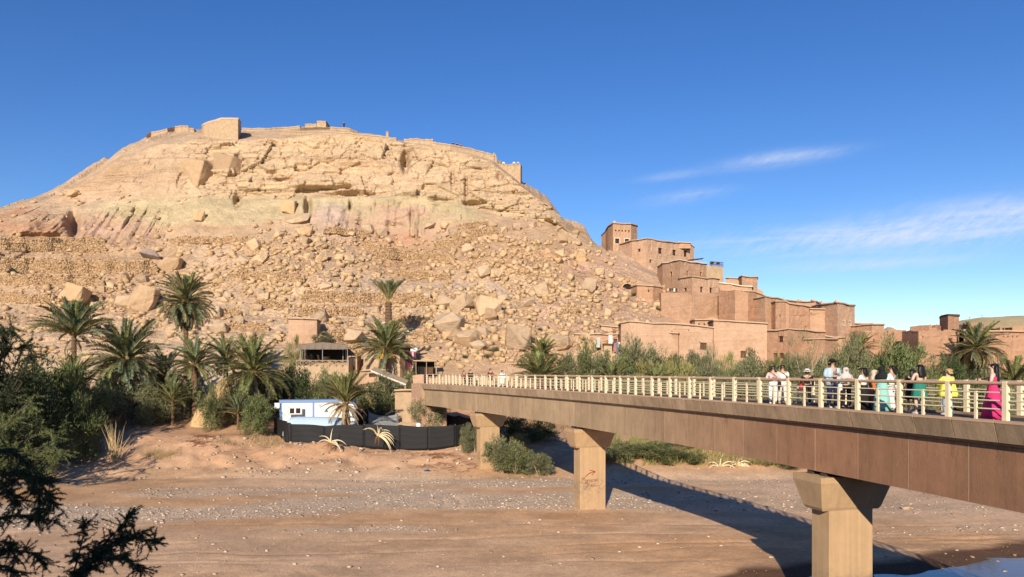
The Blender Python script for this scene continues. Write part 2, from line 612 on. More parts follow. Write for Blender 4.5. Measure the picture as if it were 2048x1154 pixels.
M['lime'] = mat_plain('pale_lime_surround', (0.60, 0.46, 0.33), 0.95, 0.15, 4)
M['stone_a'] = mat_plain('dry_stone_ochre', (0.47, 0.315, 0.165), 0.95, 0.35, 1.7, 0.4, 4)
M['masonry'] = mat_plain('fort_masonry', (0.42, 0.30, 0.19), 0.95, 0.4, 1.4, 0.9, 3)
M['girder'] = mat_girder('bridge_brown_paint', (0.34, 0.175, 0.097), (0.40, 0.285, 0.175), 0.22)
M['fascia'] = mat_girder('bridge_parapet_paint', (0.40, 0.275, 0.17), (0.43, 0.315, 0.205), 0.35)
M['kerb'] = mat_plain('bridge_kerb_top', (0.46, 0.30, 0.185), 0.8, 0.15, 2, 0.2)
M['girder_joint'] = mat_plain('brown_joint_filler', (0.42, 0.275, 0.175), 0.9, 0.15, 4)
M['joint'] = mat_plain('pale_joint_mortar', (0.58, 0.42, 0.27), 0.9, 0.1, 4)
M['pier'] = mat_concrete('pier_concrete', (0.46, 0.305, 0.17))
M['deck'] = mat_plain('asphalt_and_painted_shadow', (0.055, 0.05, 0.045), 0.9, 0.2, 5, 0.3)
M['cream'] = mat_plain('cream_railing_paint', (0.80, 0.64, 0.43), 0.55, 0.08, 4, 0.1)
M['rail_top'] = mat_plain('worn_handrail_paint', (0.50, 0.33, 0.20), 0.5, 0.18, 6, 0.1)
M['graffiti'] = mat_plain('red_spray_paint', (0.30, 0.045, 0.025), 0.7, 0.2, 20)
M['graffiti_dark'] = mat_plain('dark_red_scrawl', (0.17, 0.065, 0.045), 0.7, 0.3, 20)
M['white'] = mat_plain('white_cabin_panel', (0.80, 0.79, 0.74), 0.5, 0.04, 1)
M['blue'] = mat_plain('pale_blue_trim', (0.20, 0.31, 0.53), 0.5, 0.08, 2)
M['pale_blue'] = mat_plain('pale_blue_tarpaulin', (0.44, 0.56, 0.68), 0.45, 0.08, 1, 0.3, 3)
M['net'] = mat_plain('black_shade_net', (0.012, 0.012, 0.013), 0.75, 0.25, 5, 0.5, 6, spec=0.4)
M['net_grey'] = mat_plain('grey_plastic_sheet', (0.16, 0.17, 0.18), 0.35, 0.35, 2, 0.5, 4, spec=0.5)
M['canopy'] = mat_plain('grey_brown_canvas', (0.20, 0.155, 0.125), 0.85, 0.15, 2, 0.4, 5)
M['metal'] = mat_plain('grey_metal', (0.3, 0.3, 0.3), 0.5, 0.2, 8)
M['thatch'] = mat_plain('straw_heap', (0.56, 0.38, 0.19), 0.95, 0.3, 5, 0.9, 7)
M['black'] = mat_plain('plain_black', (0.02, 0.017, 0.015), 0.9, 0.3, 4)  # one flat black shared by cord, sheets, wedge and cave mouth
M['palm'] = mat_foliage('palm_leaflet', (0.085, 0.11, 0.034), (0.29, 0.305, 0.115), 0.2)
M['palm_blue'] = mat_foliage('palm_leaflet_blue_green', (0.07, 0.1, 0.052), (0.21, 0.25, 0.14), 0.15)
M['palm_yellow'] = mat_foliage('palm_leaflet_yellowing', (0.08, 0.09, 0.03), (0.24, 0.22, 0.08), 0.25)
M['palm_dry'] = mat_foliage('palm_leaflet_dry', (0.30, 0.20, 0.10), (0.52, 0.38, 0.21), 0.15)
M['palm_olive'] = mat_foliage('palm_leaflet_olive_old', (0.12, 0.11, 0.045), (0.26, 0.23, 0.11), 0.15)
M['palm_stem'] = mat_plain('palm_frond_stem', (0.33, 0.24, 0.10), 0.6, 0.25, 4)
M['palm_trunk'] = mat_plain('palm_trunk_bark', (0.16, 0.095, 0.055), 0.95, 0.4, 5, 0.9, 6)
M['dates'] = mat_plain('amber_dates', (0.62, 0.33, 0.045), 0.6, 0.3, 8)
M['bush'] = mat_foliage('olive_green_bush', (0.085, 0.105, 0.038), (0.25, 0.265, 0.11))
M['bush_grey'] = mat_foliage('grey_green_tamarisk', (0.115, 0.125, 0.058), (0.3, 0.3, 0.155))
M['bush_deep'] = mat_foliage('deep_green_bush', (0.045, 0.068, 0.024), (0.125, 0.155, 0.06))
M['bush_bright'] = mat_foliage('bright_green_tamarisk', (0.085, 0.115, 0.035), (0.24, 0.27, 0.105))
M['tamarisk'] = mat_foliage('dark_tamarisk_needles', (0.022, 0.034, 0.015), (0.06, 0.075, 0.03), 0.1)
M['reed'] = mat_foliage('yellow_green_reeds', (0.19, 0.18, 0.055), (0.42, 0.38, 0.15))
M['straw'] = mat_foliage('dry_straw_grass', (0.38, 0.26, 0.12), (0.62, 0.47, 0.25), 0.1)
M['twig'] = mat_plain('grey_twig', (0.40, 0.31, 0.22), 0.9, 0.3, 6)
M['branch'] = mat_plain('dark_branch_bark', (0.05, 0.035, 0.025), 0.9, 0.3, 6)
M['agave'] = mat_plain('pale_dying_agave', (0.66, 0.56, 0.36), 0.7, 0.15, 5)
M['root'] = mat_plain('red_brown_roots', (0.23, 0.10, 0.05), 0.95, 0.3, 8)


def mat_rock(name, col):
    m, nt, b = new_mat(name)
    p = posn(nt)
    f = noise(nt, p, 0.9, 8, 0.7)
    c = mixc(nt, f, [x * 0.72 for x in col], [min(1, x * 1.2) for x in col])
    oi = nt.nodes.new('ShaderNodeObjectInfo')
    c = mixc(nt, 1.0, c, ramp(nt, oi.outputs['Random'], [(0, (0.82, 0.80, 0.80)), (0.5, (1, 1, 1)), (1, (1.16, 1.10, 1.0))]), 'MULTIPLY')
    nt.links.new(c, b.inputs['Base Color'])
    b.inputs['Roughness'].default_value = 0.95
    b.inputs['Specular IOR Level'].default_value = 0.1
    n1 = bump(nt, None, noise(nt, p, 1.1, 9, 0.7), 0.8, 0.6)
    bump(nt, b, noise(nt, p, 5, 7, 0.75), 0.6, 0.15, n1)
    return m


M['rock'] = mat_rock('tan_sandstone', (0.58, 0.425, 0.28))
M['rock_orange'] = mat_rock('orange_sandstone', (0.54, 0.37, 0.225))
M['rock_lilac'] = mat_rock('lilac_mudstone', (0.42, 0.33, 0.29))
M['pebble'] = mat_plain('river_pebbles', (0.47, 0.395, 0.30), 0.85, 0.5, 0.9, 0.2, 9)

m, nt, b = new_mat('shallow_river_water')
b.inputs['Base Color'].default_value = (0.15, 0.115, 0.085, 1)
b.inputs['Roughness'].default_value = 0.07
b.inputs['Specular IOR Level'].default_value = 0.5
bump(nt, b, noise(nt, posn(nt), 1.4, 3, 0.5, 0.0, (1, 2.5, 1)), 0.06, 0.05)
M['water'] = m
# ------------------------------------------------------------------ terrain
def px_of(X, Y, Z):
    return 1024 + F * X / Y, HOR - F * (Z - EYE) / Y


def shore(u):
    return np.interp(u, [1300, 1480, 1640, 1760, 1830, 1900, 2048, 2400], [1230, 1156, 1141, 1140, 1133, 1122, 1103, 1060])


BANK_Y = [-60, 2, 10, 24, 30, 68.5, 73, 77, 83, 92, 100, 106, 112, 125, 400]
BANK_Z = [8.2, 8.2, 6.5, 1.2, 0.1, 0.0, 0.8, 2.05, 2.6, 3.1, 4.9, 7.4, 9.4, 11.0, 11.0]


def ground_z(X, Y, fine=True):
    X = np.asarray(X, float); Y = np.asarray(Y, float)
    yw = Y + 2.2 * fbm(X * 0.06, Y * 0.05, oct=3, seed=5) * sstep(60, 70, Y)
    z = np.interp(yw, BANK_Y, BANK_Z)
    z = z + np.interp(yw, [75, 83, 92, 100, 107], [0, 0.6, 1.35, 0.9, 0]) * (1 - sstep(-31, -26.5, X))
    # damp depression in the lower right corner of the bed
    uu = 1024 + F * X / np.maximum(Y, 1.0)
    yy = HOR + F * EYE / np.maximum(Y, 1.0)
    f = yy - shore(uu) - 7 * fbm(X * 0.25, Y * 0.25, oct=3, seed=71)
    m = (Y > 15) & (Y < 60)
    z = z - np.where(m, 0.22 * sstep(-25, 14, f), 0)
    if fine:
        w = 1 - sstep(60, 75, Y) * 0.2
        z = z + 0.09 * fbm(X * 0.12, Y * 0.12, oct=4, seed=9) + 0.022 * fbm(X * 0.9, Y * 0.9, oct=3, seed=19) * (0.4 + 0.6 * sstep(-.2, .4, vnoise(X * .08, Y * .15, seed=20)))
        bank = sstep(69, 73, Y) * (1 - sstep(77, 86, Y))
        z = z + bank * (0.30 * fbm(X * 0.35, Y * 0.35, oct=4, seed=33))
        # vehicle ruts across the bed
        for k, (y0, amp, sl) in enumerate(((41.0, .05, .03), (43.2, .05, .03), (46.5, .04, -.05), (48.3, .04, -.05), (38.2, .05, .09), (40.0, .05, .09))):
            yc = y0 + sl * X + 0.9 * np.sin(X * 0.11 + k) + 0.3 * vnoise(X * 0.3, X * 0 + k)
            z = z - 1.2 * amp * np.exp(-((Y - yc) / 0.22) ** 2) * (0.5 + 0.5 * vnoise(X * 0.15, X * 0 + k * 3))
        for k in range(4):
            cx, cy, r = -6.5, 56.5, 5.2 + k * 1.15
            rr = np.hypot((X - cx + 6), (Y - cy + 2) * 1.0)
            z = z - 0.15 * np.exp(-((rr - r) / 0.16) ** 2) * sstep(0.3, 1.5, X - cx) * sstep(-4.5, -2, Y - cy) * (1 - sstep(1.0, 2.5, Y - cy))
    return z


def gz(X, Y):
    return float(ground_z(np.array([X]), np.array([Y]))[0])


def gravel_mask(X, Y):
    n = fbm(X * 0.035, Y * 0.16, oct=4, seed=55)
    band = sstep(48.5, 52.0, Y + 2.5 * n + np.interp(X, [-40, -5, 8, 40], [3.5, -3.0, -1.0, 1.5])) * (1 - sstep(66, 70, Y + 2.0 * n))
    m = band * sstep(-0.35, 0.25, n + 0.35 + 0.25 * vnoise(X * 0.15, Y * 0.7, seed=56))
    b2 = sstep(40, 41.5, Y + n * 3) * (1 - sstep(43, 45, Y + n * 3)) * sstep(0.05, 0.5, fbm(X * 0.06, Y * 0.3, oct=3, seed=77)) * 0.8
    return np.clip(np.maximum(m, b2), 0, 1) * (1 - 0.6 * sstep(8, 16, X))


def grid_faces(nr, nc):
    i = np.arange(nr - 1)[:, None] * nc + np.arange(nc - 1)[None, :]
    i = i.ravel()
    return np.stack([i, i + 1, i + nc + 1, i + nc], 1)


def color_attr(me, C, name='Col'):
    a = me.color_attributes.new(name, 'FLOAT_COLOR', 'POINT')
    a.data.foreach_set('color', np.concatenate([C, np.ones((len(C), 1))], 1).astype(np.float32).ravel())


def lerp(a, b, t):
    return np.asarray(a)[None, :] * (1 - t[:, None]) + (np.asarray(b)[None, :] if np.ndim(b) == 1 else b) * t[:, None] if np.ndim(a) == 1 else a * (1 - t[:, None]) + np.asarray(b)[None, :] * t[:, None]


# ---- ground (river bed with both banks)
ys = np.concatenate([np.linspace(-60, 30, 40, endpoint=False),
                     EYE * F / np.linspace(EYE * F / 30, EYE * F / 74, 250, endpoint=False),
                     np.linspace(74, 90, 80, endpoint=False), np.linspace(90, 126, 50, endpoint=False), [126, 160, 250, 400, 900, 4000, 9000]])
cu = np.concatenate([[-9000, -4000, -2500, -1500, -900], np.linspace(-500, 2548, 640), [2900, 3600, 4800, 7000, 11000]])
UU, YY = np.meshgrid(cu, ys)
XX = (UU - 1024) / F * np.maximum(YY, 30)
XX = XX.ravel(); YY = YY.ravel()
ZZ = ground_z(XX, YY)
SAND = np.array([0.65, 0.42, 0.25]); SAND2 = np.array([0.60, 0.355, 0.185]); GRAV = np.array([0.62, 0.48, 0.345]); WET = np.array([0.13, 0.072, 0.042])
t = np.clip(0.5 + 0.9 * fbm(XX * 0.05, YY * 0.12, oct=4, seed=3), 0, 1)
C = lerp(SAND, SAND2, t)
t2_ = np.clip(0.5 + 1.1 * fbm(XX * 0.35, YY * 0.5, oct=4, seed=13), 0, 1)
C = C * (0.90 + 0.18 * t2_)[:, None]
C = C * (1 - sstep(68, 76, YY)[:, None]) + lerp(np.array([0.55, 0.335, 0.20]), np.array([0.49, 0.275, 0.15]), t) * sstep(68, 76, YY)[:, None]
gm = gravel_mask(XX, YY)
C = C * (1 - 0.8 * gm[:, None]) + GRAV[None, :] * 0.8 * gm[:, None]
uu = 1024 + F * XX / np.maximum(YY, 1); yy = HOR + F * EYE / np.maximum(YY, 1)
fs = yy - shore(uu) - 7 * fbm(XX * 0.25, YY * 0.25, oct=3, seed=71)
wet = sstep(-26, -12, fs) * (YY > 15) * (YY < 60)
C = C * (1 - wet[:, None]) + WET[None, :] * wet[:, None]
me = mesh_np('ground', np.stack([XX, YY, ZZ], 1), grid_faces(len(ys), len(cu)), M['ground'], True)
color_attr(me, C)
color_attr(me, np.stack([gm, gm * 0, gm * 0], 1), 'Zone')
ground = put('river_bed', me)
setp(ground, 'sandy river bed with grey gravel bars and low red earth banks', 'ground', kind='structure')

# ---- shallow water lying in the damp hollow
b = MB()
b.quad((2, 26, -0.12), (60, 26, -0.12), (60, 56, -0.12), (2, 56, -0.12))
wat = b.build('water', M['water'])
setp(wat, 'shallow blue puddle of river water at the bed edge', 'water', kind='structure')

# ---- the hill
HU = [-500, -300, 0, 100, 200, 300, 400, 480, 600, 690, 800, 870, 930, 985, 1045, 1100, 1150, 1200, 1250, 1300, 1350, 1450, 1550, 1700, 1900, 2400]
CRy = [540, 500, 413, 383, 336, 273, 257, 262, 254, 258, 280, 289, 300, 316, 362, 404, 450, 488, 512, 535, 552, 580, 616, 662, 674, 690]
L5y = [550, 512, 426, 398, 354, 292, 272, 274, 270, 271, 287, 296, 307, 324, 372, 414, 457, 493, 516, 538, 556, 584, 620, 666, 678, 694]
L4y = [560, 525, 440, 425, 405, 400, 400, 398, 398, 398, 402, 405, 415, 428, 436, 445, 472, 504, 525, 546, 565, 592, 627, 671, 682, 698]
L3y = [580, 548, 478, 475, 472, 475, 478, 480, 482, 485, 500, 505, 478, 472, 476, 484, 506, 530, 550, 570, 590, 612, 642, 678, 688, 702]
L2y = [640, 620, 600, 600, 600, 600, 600, 600, 600, 600, 600, 600, 600, 600, 600, 602, 606, 612, 620, 630, 640, 652, 670, 692, 700, 712]
L1y = [705, 702, 700, 700, 700, 700, 700, 700, 700, 700, 700, 700, 700, 700, 700, 700, 700, 700, 702, 704, 706, 708, 712, 718, 722, 726]
L0y = [850] * 26
CRd = [180, 188, 196, 203, 208, 211, 213, 215, 219, 219, 214, 209, 203, 195, 185, 176, 168, 163, 158, 154, 150, 146, 142, 140, 138, 138]
L5d = [165, 168, 173, 176, 178, 179, 180, 180, 181, 181, 180, 178, 176, 172, 166, 162, 158, 155, 151, 148, 146, 143, 139, 136, 134, 134]
L4d = [156, 158, 161, 163, 165, 165, 165, 166, 166, 166, 165, 164, 163, 161, 158, 155, 152, 150, 147, 144, 142, 139, 135, 131, 128, 128]
L3d = [146, 148, 150, 153, 155, 155, 155, 155, 156, 156, 156, 155, 153, 151, 150, 148, 146, 144, 142, 140, 138, 134, 130, 126, 123, 123]
L2d = [132, 133, 133, 133, 133, 133, 133, 133, 133, 133, 133, 133, 133, 133, 133, 132, 132, 132, 131, 130, 130, 127, 124, 121, 119, 119]
L1d = [114, 114, 114, 114, 114, 114, 114, 114, 114, 114, 114, 114, 114, 114, 114, 115, 116, 116, 116, 116, 116, 115, 114, 114, 114, 114]
L0d = [98] * 26
_i = HU.index(300)
for _l in (CRy, L5y, L4y, L3y, L2y, L1y, L0y, CRd, L5d, L4d, L3d, L2d, L1d, L0d):
    _l.insert(_i, _l[_i - 1] * 0.6 + _l[_i] * 0.4)
HU.insert(_i, 240)
CRy[_i] = 298; L5y[_i] = 314; CRy[_i - 1] = 328; L5y[_i - 1] = 346
ucol = np.concatenate([np.linspace(-500, -40, 60, endpoint=False), np.linspace(-40, 1420, 800, endpoint=False), np.linspace(1420, 2400, 180)])


def smooth_interp(xs, ysv):
    v = np.interp(ucol, xs, ysv)
    k = 11
    ker = np.hanning(k + 2)[1:-1]; ker /= ker.sum()
    return np.convolve(np.pad(v, k // 2, mode='edge'), ker, 'valid')


LY = [smooth_interp(HU, a) for a in (L0y, L1y, L2y, L3y, L4y, L5y, CRy)]
LD = [smooth_interp(HU, a) for a in (L0d, L1d, L2d, L3d, L4d, L5d, CRd)]
NSEG = [22, 70, 90, 72, 95, 46]
rowsY, rowsD, rowsT = [], [], []
for k in range(6):
    n = NSEG[k]
    for i in range(n):
        t = i / n
        rowsY.append(LY[k] * (1 - t) + LY[k + 1] * t)
        rowsD.append(LD[k] * (1 - t) + LD[k + 1] * t)
        rowsT.append(np.full_like(ucol, k + t))
rowsY.append(LY[6]); rowsD.append(LD[6]); rowsT.append(np.full_like(ucol, 6.0))
HY = np.array(rowsY); HD = np.array(rowsD); HT = np.array(rowsT)
# soften the creases between the bands
for _ in range(3):
    HY[1:-1] = (HY[:-2] + 2 * HY[1:-1] + HY[2:]) / 4
    HD[1:-1] = (HD[:-2] + 2 * HD[1:-1] + HD[2:]) / 4
HUg = np.broadcast_to(ucol, HY.shape)
hx = (HUg - 1024) / F * HD
hz = EYE + (HOR - HY) / F * HD
# silhouette roughness
hz = hz + ((0.6 + 0.5 * (HUg < 400) + 0.4 * (HUg > 1000)) * fbm(hx * 0.25, hx * 0 + 3, oct=5, seed=41, gain=0.6)) * sstep(4.6, 6.0, HT) * (1 - 0.65 * sstep(380, 420, HUg) * (1 - sstep(850, 900, HUg)))
uw = HUg + 14 * fbm(hx * 0.06, hz * 0.06, oct=3, seed=61)
tw = HT + 0.16 * fbm(hx * 0.05, hz * 0.08, oct=3, seed=62)
w_cliff = sstep(3.98, 4.08, HT) * (1 - sstep(4.92, 5.05, HT)) * sstep(300, 470, uw) * (1 - sstep(1090, 1150, uw))
w_cliff_l = sstep(4.2, 4.5, HT) * (1 - sstep(5.0, 5.2, HT)) * sstep(170, 260, uw) * (1 - sstep(330, 520, uw))
w_clay_c = sstep(2.85, 3.0, tw) * (1 - sstep(3.9, 4.0, HT)) * sstep(590, 640, uw) * (1 - sstep(915, 945, uw))
w_clay_l = sstep(2.95, 3.1, tw) * (1 - sstep(3.85, 4.0, tw)) * (1 - sstep(330, 360, uw)) * sstep(-60, 0, uw)
w_talus = sstep(0.8, 1.2, HT) * (1 - sstep(2.9, 3.1, HT))
w_low = 1 - sstep(1.0, 1.4, HT)
disp = 2.2 * fbm(hx * 0.045, hz * 0.06, oct=3, seed=1) * sstep(0.7, 1.5, HT) * (1 - sstep(5.0, 5.6, HT))
# right part of the cliff: buttresses
disp = disp + 2.6 * np.abs(vnoise(hx * 0.10, hz * 0.03, seed=14)) * w_cliff * sstep(760, 830, HUg)
# bedding: every bed stands proud by its own amount and is undercut at its foot
zz = hz + 0.9 * fbm(hx * 0.035, hz * 0.02, oct=3, seed=21) + 0.012 * (hx - 0)
for thick, amp, sd in ((4.6, 1.3, 3), (1.7, 0.75, 4), (0.8, 0.36, 6)):
    q = zz / thick
    idx = np.floor(q).astype(np.int64); fr = q - idx
    blk = np.floor((hx + 7 * _h(idx, idx * 0, idx * 0, sd)) / (thick * 3.2) + 0.35 * vnoise(hz * .2, hx * .02, seed=sd)).astype(np.int64)
    off = _h(idx, blk, idx * 0, sd) * 2 - 1
    disp = disp + (w_cliff + 0.45 * w_cliff_l) * amp * (off + 0.8 * np.power(fr, 0.5) - 0.6)
f1, f2, idv = worley(hx / 7.0 + 0.15 * hz / 4, hz / 3.2, 5)
crack = 1 - sstep(0.0, 0.06, f2 - f1)
disp = disp + w_cliff * (1.3 * (idv - 0.5) - 0.8 * crack * (idv > 0.55))
f1, f2, idv = worley(hx / 1.9 + 31, hz / 1.3, 8)
disp = disp + w_cliff * 0.4 * (idv - 0.5) + (w_talus * 0.35 + 0.2 * w_cliff_l) * (idv - 0.5) * sstep(0.1, 0.3, vnoise(hx * .12, hz * .2, seed=3) + 0.3)
# deep shaded recesses seen in the cliff: (u, y, half width, half height, depth)
for (ru, ry, rw, rh, rd) in ((475, 327, 6, 20, 4), (811, 325, 8, 22, 5), (616, 415, 7, 20, 4), (700, 412, 3, 10, 2.5), (476, 398, 8, 12, 3),
                             (630, 378, 60, 4, 2.5), (700, 388, 50, 5, 2.5), (565, 357, 22, 4, 2), (690, 374, 18, 3, 2), (880, 402, 22, 5, 2.5), (945, 408, 20, 5, 2.5),
                             (1000, 352, 6, 10, 2), (905, 362, 4, 18, 2), (148, 442, 12, 26, 4), (932, 380, 3, 26, 2)):
    e = ((HUg - ru) / rw) ** 2 + ((HY - ry) / rh) ** 2
    disp = disp - rd * np.exp(-e ** 1.5)
# gullied clay
gul = np.abs(vnoise(hx * 0.62 + 0.25 * hz * 0.2, hz * 0.07, seed=31)) * 0.8 + 0.35 * np.abs(vnoise(hx * 1.7, hz * 0.12, seed=32))
disp = disp + (w_clay_c * 0.9 + w_clay_l * 1.0) * (gul * (0.5 + sstep(-.3, .5, vnoise(hx * .2, hz * .25, seed=35))) - 0.45) + (w_clay_c + w_clay_l) * 0.4 * fbm(hx * .5, hz * .7, oct=4, seed=36)
disp = disp + w_clay_l * 2.5 * sstep(0, 60, HUg) * (1 - sstep(120, 150, HUg))
# thin ledges over the cap and the left shoulder
zl_ = (hz + 0.5 * fbm(hx * 0.06, hz * 0.05, oct=3, seed=23)) / 1.25
il_ = np.floor(zl_).astype(np.int64); fl_ = zl_ - il_
cap_w = sstep(3.95, 4.2, HT) * (1 - w_cliff) * (1 - sstep(5.9, 6.0, HT)) * (0.35 + 0.65 * sstep(-.1, .35, vnoise(hx * .05, hz * .15, seed=24)))
disp = disp + cap_w * 0.55 * (_h(il_, np.floor(hx / 6.0).astype(np.int64), il_ * 0, 25) - 0.5 + 0.7 * (fl_ ** 0.5 - 0.6))
# rubble slope
disp = disp + w_talus * (0.55 * fbm(hx * 0.22, hz * 0.3, oct=4, seed=51) + 0.22 * fbm(hx * 0.9, hz * 1.1, oct=3, seed=52))
disp = disp + (1 - w_cliff) * 0.14 * fbm(hx * 0.7, hz * 0.9, oct=4, seed=53)
# narrow terraces cut into the lower slope
ter = (HY + 6 * fbm(hx * .03, hz * .05, oct=2, seed=91)) / 26.0
disp = disp + w_talus * 0.55 * (np.abs((ter - np.floor(ter)) - 0.5) * 2 - 0.5) * sstep(-0.2, 0.4, vnoise(hx * 0.03, hz * 0.08, seed=92) + 0.2)
k = 1 - disp / HD
HX3 = hx * k; HY3 = HD * k; HZ3 = hz
# back of the hill falls away
back = []
for (dd, dz) in ((12, -2), (35, -14), (70, -34), (120, -52)):
    back.append((HX3[-1] * (1 + dd / HY3[-1]), HY3[-1] + dd, np.maximum(HZ3[-1] + dz, 6.0)))
VX = np.vstack([HX3] + [b_[0][None] for b_ in back]); VY = np.vstack([HY3] + [b_[1][None] for b_ in back]); VZ = np.vstack([HZ3] + [b_[2][None] for b_ in back])
# colours of the ground itself
uf, yf, tf = HUg.ravel(), HY.ravel(), HT.ravel()
xf, zf = hx.ravel(), hz.ravel()
n1 = fbm(xf * 0.05, zf * 0.09, oct=4, seed=101); n2 = fbm(xf * 0.15, zf * 0.4, oct=4, seed=102); n3 = fbm(xf * 0.03, zf * 0.05, oct=3, seed=103)
TAN = np.array([0.53, 0.38, 0.255]); TAN2 = np.array([0.48, 0.325, 0.205]); CLIFF = np.array([0.59, 0.435, 0.285]); PINK = np.array([0.46, 0.30, 0.22])
LILAC = np.array([0.45, 0.345, 0.285]); GREEN = np.array([0.49, 0.40, 0.24]); RED = np.array([0.40, 0.215, 0.13]); PALE = np.array([0.53, 0.41, 0.26])
HC = lerp(TAN, TAN2, np.clip(0.5 + n1, 0, 1))


def tint(C, col, w):
    w = np.clip(w, 0, 1)[:, None]
    return C * (1 - w) + col[None, :] * w


HC = tint(HC, CLIFF, w_cliff.ravel() * 0.9)
HC = tint(HC, TAN2 * 0.86, w_cliff.ravel() * sstep(0.1, 0.6, n2) * 0.45)
HC = tint(HC, PALE, sstep(3.8, 4.05, tf) * (1 - sstep(4.05, 4.35, tf)) * 0.5 * sstep(-.2, .3, n1))
gband = sstep(3.45, 3.75, tf + 0.25 * n1) * (1 - sstep(3.95, 4.1, tf)) * sstep(150, 220, uf) * (1 - sstep(940, 980, uf))
HC = tint(HC, GREEN, gband * 0.8)


def blob(u0, y0, su, sy, ang=0.0):
    du, dy = uf - u0 + 18 * n1, yf - y0 + 10 * n2 + ang * (uf - u0)
    return 1 - sstep(0.6, 1.15, np.sqrt((du / su) ** 2 + (dy / sy) ** 2))


for (u0, y0, su, sy, col, w) in ((770, 455, 165, 48, PINK, .8), (800, 490, 90, 34, RED * 1.05, .55), (660, 440, 45, 40, LILAC, .5), (70, 450, 150, 32, RED, .75),
                                 (185, 455, 55, 32, PINK, .8), (275, 465, 60, 30, PINK, .8), (1120, 525, 120, 36, RED * 1.12, .45), (1230, 550, 110, 45, PINK * 1.06, .7),
                                 (1060, 590, 130, 40, LILAC, .6), (840, 580, 130, 24, LILAC, .55), (700, 565, 90, 18, LILAC, .5), (1200, 625, 170, 40, PINK * 1.12, .55),
                                 (1000, 670, 260, 50, PINK * 1.1, .45), (560, 530, 70, 18, LILAC, .35), (830, 525, 60, 20, RED * 1.1, .5), (1300, 600, 120, 50, PINK * 1.1, .6),
                                 (150, 560, 250, 50, TAN2 * 0.95, .5), (1500, 640, 200, 60, np.array(ADOBE) * 1.05, .8), (1700, 690, 400, 40, np.array(ADOBE), .8)):
    HC = tint(HC, col, blob(u0, y0, su, sy) * w * (0.75 + 0.5 * n2))
HC = tint(HC, TAN, sstep(5.05, 5.4, tf) * 0.8)
HC = HC * (1 + 0.10 * n2[:, None])
HC = np.vstack([HC] + [HC[-len(ucol):]] * 4)
nr, nc = VX.shape
me = mesh_np('hill', np.stack([VX.ravel(), VY.ravel(), VZ.ravel()], 1), grid_faces(nr, nc), M['hill'], False)
color_attr(me, np.clip(HC, 0.02, 0.9))
zt_ = np.clip(np.maximum(w_talus, 0.35 * sstep(0.4, 0.9, HT) * (1 - w_cliff) * (1 - w_clay_c)), 0, 1) * (1 - 0.8 * sstep(1240, 1330, HUg))
zc_ = np.clip(w_cliff + 0.5 * w_cliff_l + 0.35 * sstep(4.9, 5.2, HT), 0, 1)
Z3 = np.stack([zt_.ravel(), zc_.ravel(), zt_.ravel() * 0], 1)
Z3 = np.vstack([Z3] + [Z3[-len(ucol):]] * 4)
color_attr(me, Z3, 'Zone')
hill = put('hill', me)
setp(hill, 'tall tan desert hill with sandstone cliff and pink clay bands', 'hill', kind='structure')
ACT_Y = HOR - F * (HZ3 - EYE) / HY3


def hill_at(u, y):
    """point of the hill's surface seen at (u, y)"""
    j = int(np.clip(np.searchsorted(ucol, u), 1, len(ucol) - 1))
    if abs(ucol[j - 1] - u) < abs(ucol[j] - u): j -= 1
    col = ACT_Y[:, j]
    below = np.nonzero(col <= y)[0]
    i = below[0] if len(below) else len(col) - 1
    i = max(i, 1)
    a, b_ = col[i - 1], col[i]
    t = 0 if abs(a - b_) < 1e-6 else min(1, max(0, (a - y) / (a - b_)))
    D = HY3[i - 1, j] * (1 - t) + HY3[i, j] * t
    return PX(u, min(y, a), D)


def hill_z(X, Y):
    u = 1024 + F * X / Y
    j = int(np.clip(np.searchsorted(ucol, u), 1, len(ucol) - 1))
    return float(np.interp(Y, HY3[:, j], HZ3[:, j]))


# far dune beyond the village
us = np.linspace(1500, 2700, 120); dd = np.linspace(380, 560, 24)
V = []
for i, D in enumerate(dd):
    for u in us:
        top = np.interp(u, [1500, 1750, 1850, 1920, 1970, 2050, 2150, 2300, 2700], [700, 690, 663, 641, 633, 631, 640, 660, 700])
        t = i / 23
        prof = math.sin(min(1, t / 0.55) * math.pi / 2) if t < 0.55 else 1 - (t - 0.55)
        ypx = 720 + (top - 720) * prof
        V.append(((u - 1024) / F * D, D, EYE + (HOR - ypx) / F * 470 + 0.35 * float(vnoise(np.array([u * .05]), np.array([D * .08]))[0])))
me = mesh_np('dune', V, grid_faces(24, 120), M['dune'], True)
vv = np.array(V)
cc = lerp(np.array([0.52, 0.40, 0.22]), np.array([0.46, 0.36, 0.19]), np.clip(.5 + .8 * fbm(vv[:, 0] * .05, vv[:, 1] * .12, oct=4, seed=7), 0, 1))
color_attr(me, cc)
dune = put('far_hill', me)
setp(dune, 'smooth pale yellow hill far behind the village', 'hill', kind='structure')
# ------------------------------------------------------------------ bridge
BC = (-2.18592978e-03, -1.39588142e-01, 17.5967975)
KERB = EYE - 1.375          # top of the kerb the railing stands on
DECK = KERB - 0.07
WID = 2.7                   # between the two railings
Y_END = 85.3


def bx_(Y): return BC[0] * Y * Y + BC[1] * Y + BC[2]


def bfr(Y):
    """point on the near railing line with direction along the bridge and across it"""
    d = Vector((2 * BC[0] * Y + BC[1], 1.0, 0)).normalized()
    return Vector((bx_(Y), Y, 0)), d, Vector((d.y, -d.x, 0))


_ys = np.linspace(-4, 100, 5201)
_xs = bx_(_ys)
_s = np.concatenate([[0], np.cumsum(np.hypot(np.diff(_xs), np.diff(_ys)))])


def Y_at(s): return float(np.interp(s, _s, _ys))
def S_at(Y): return float(np.interp(Y, _ys, _s))


def bp(Y, t, z):
    p, d, n = bfr(Y)
    return Vector((p.x + n.x * t, p.y + n.y * t, z))


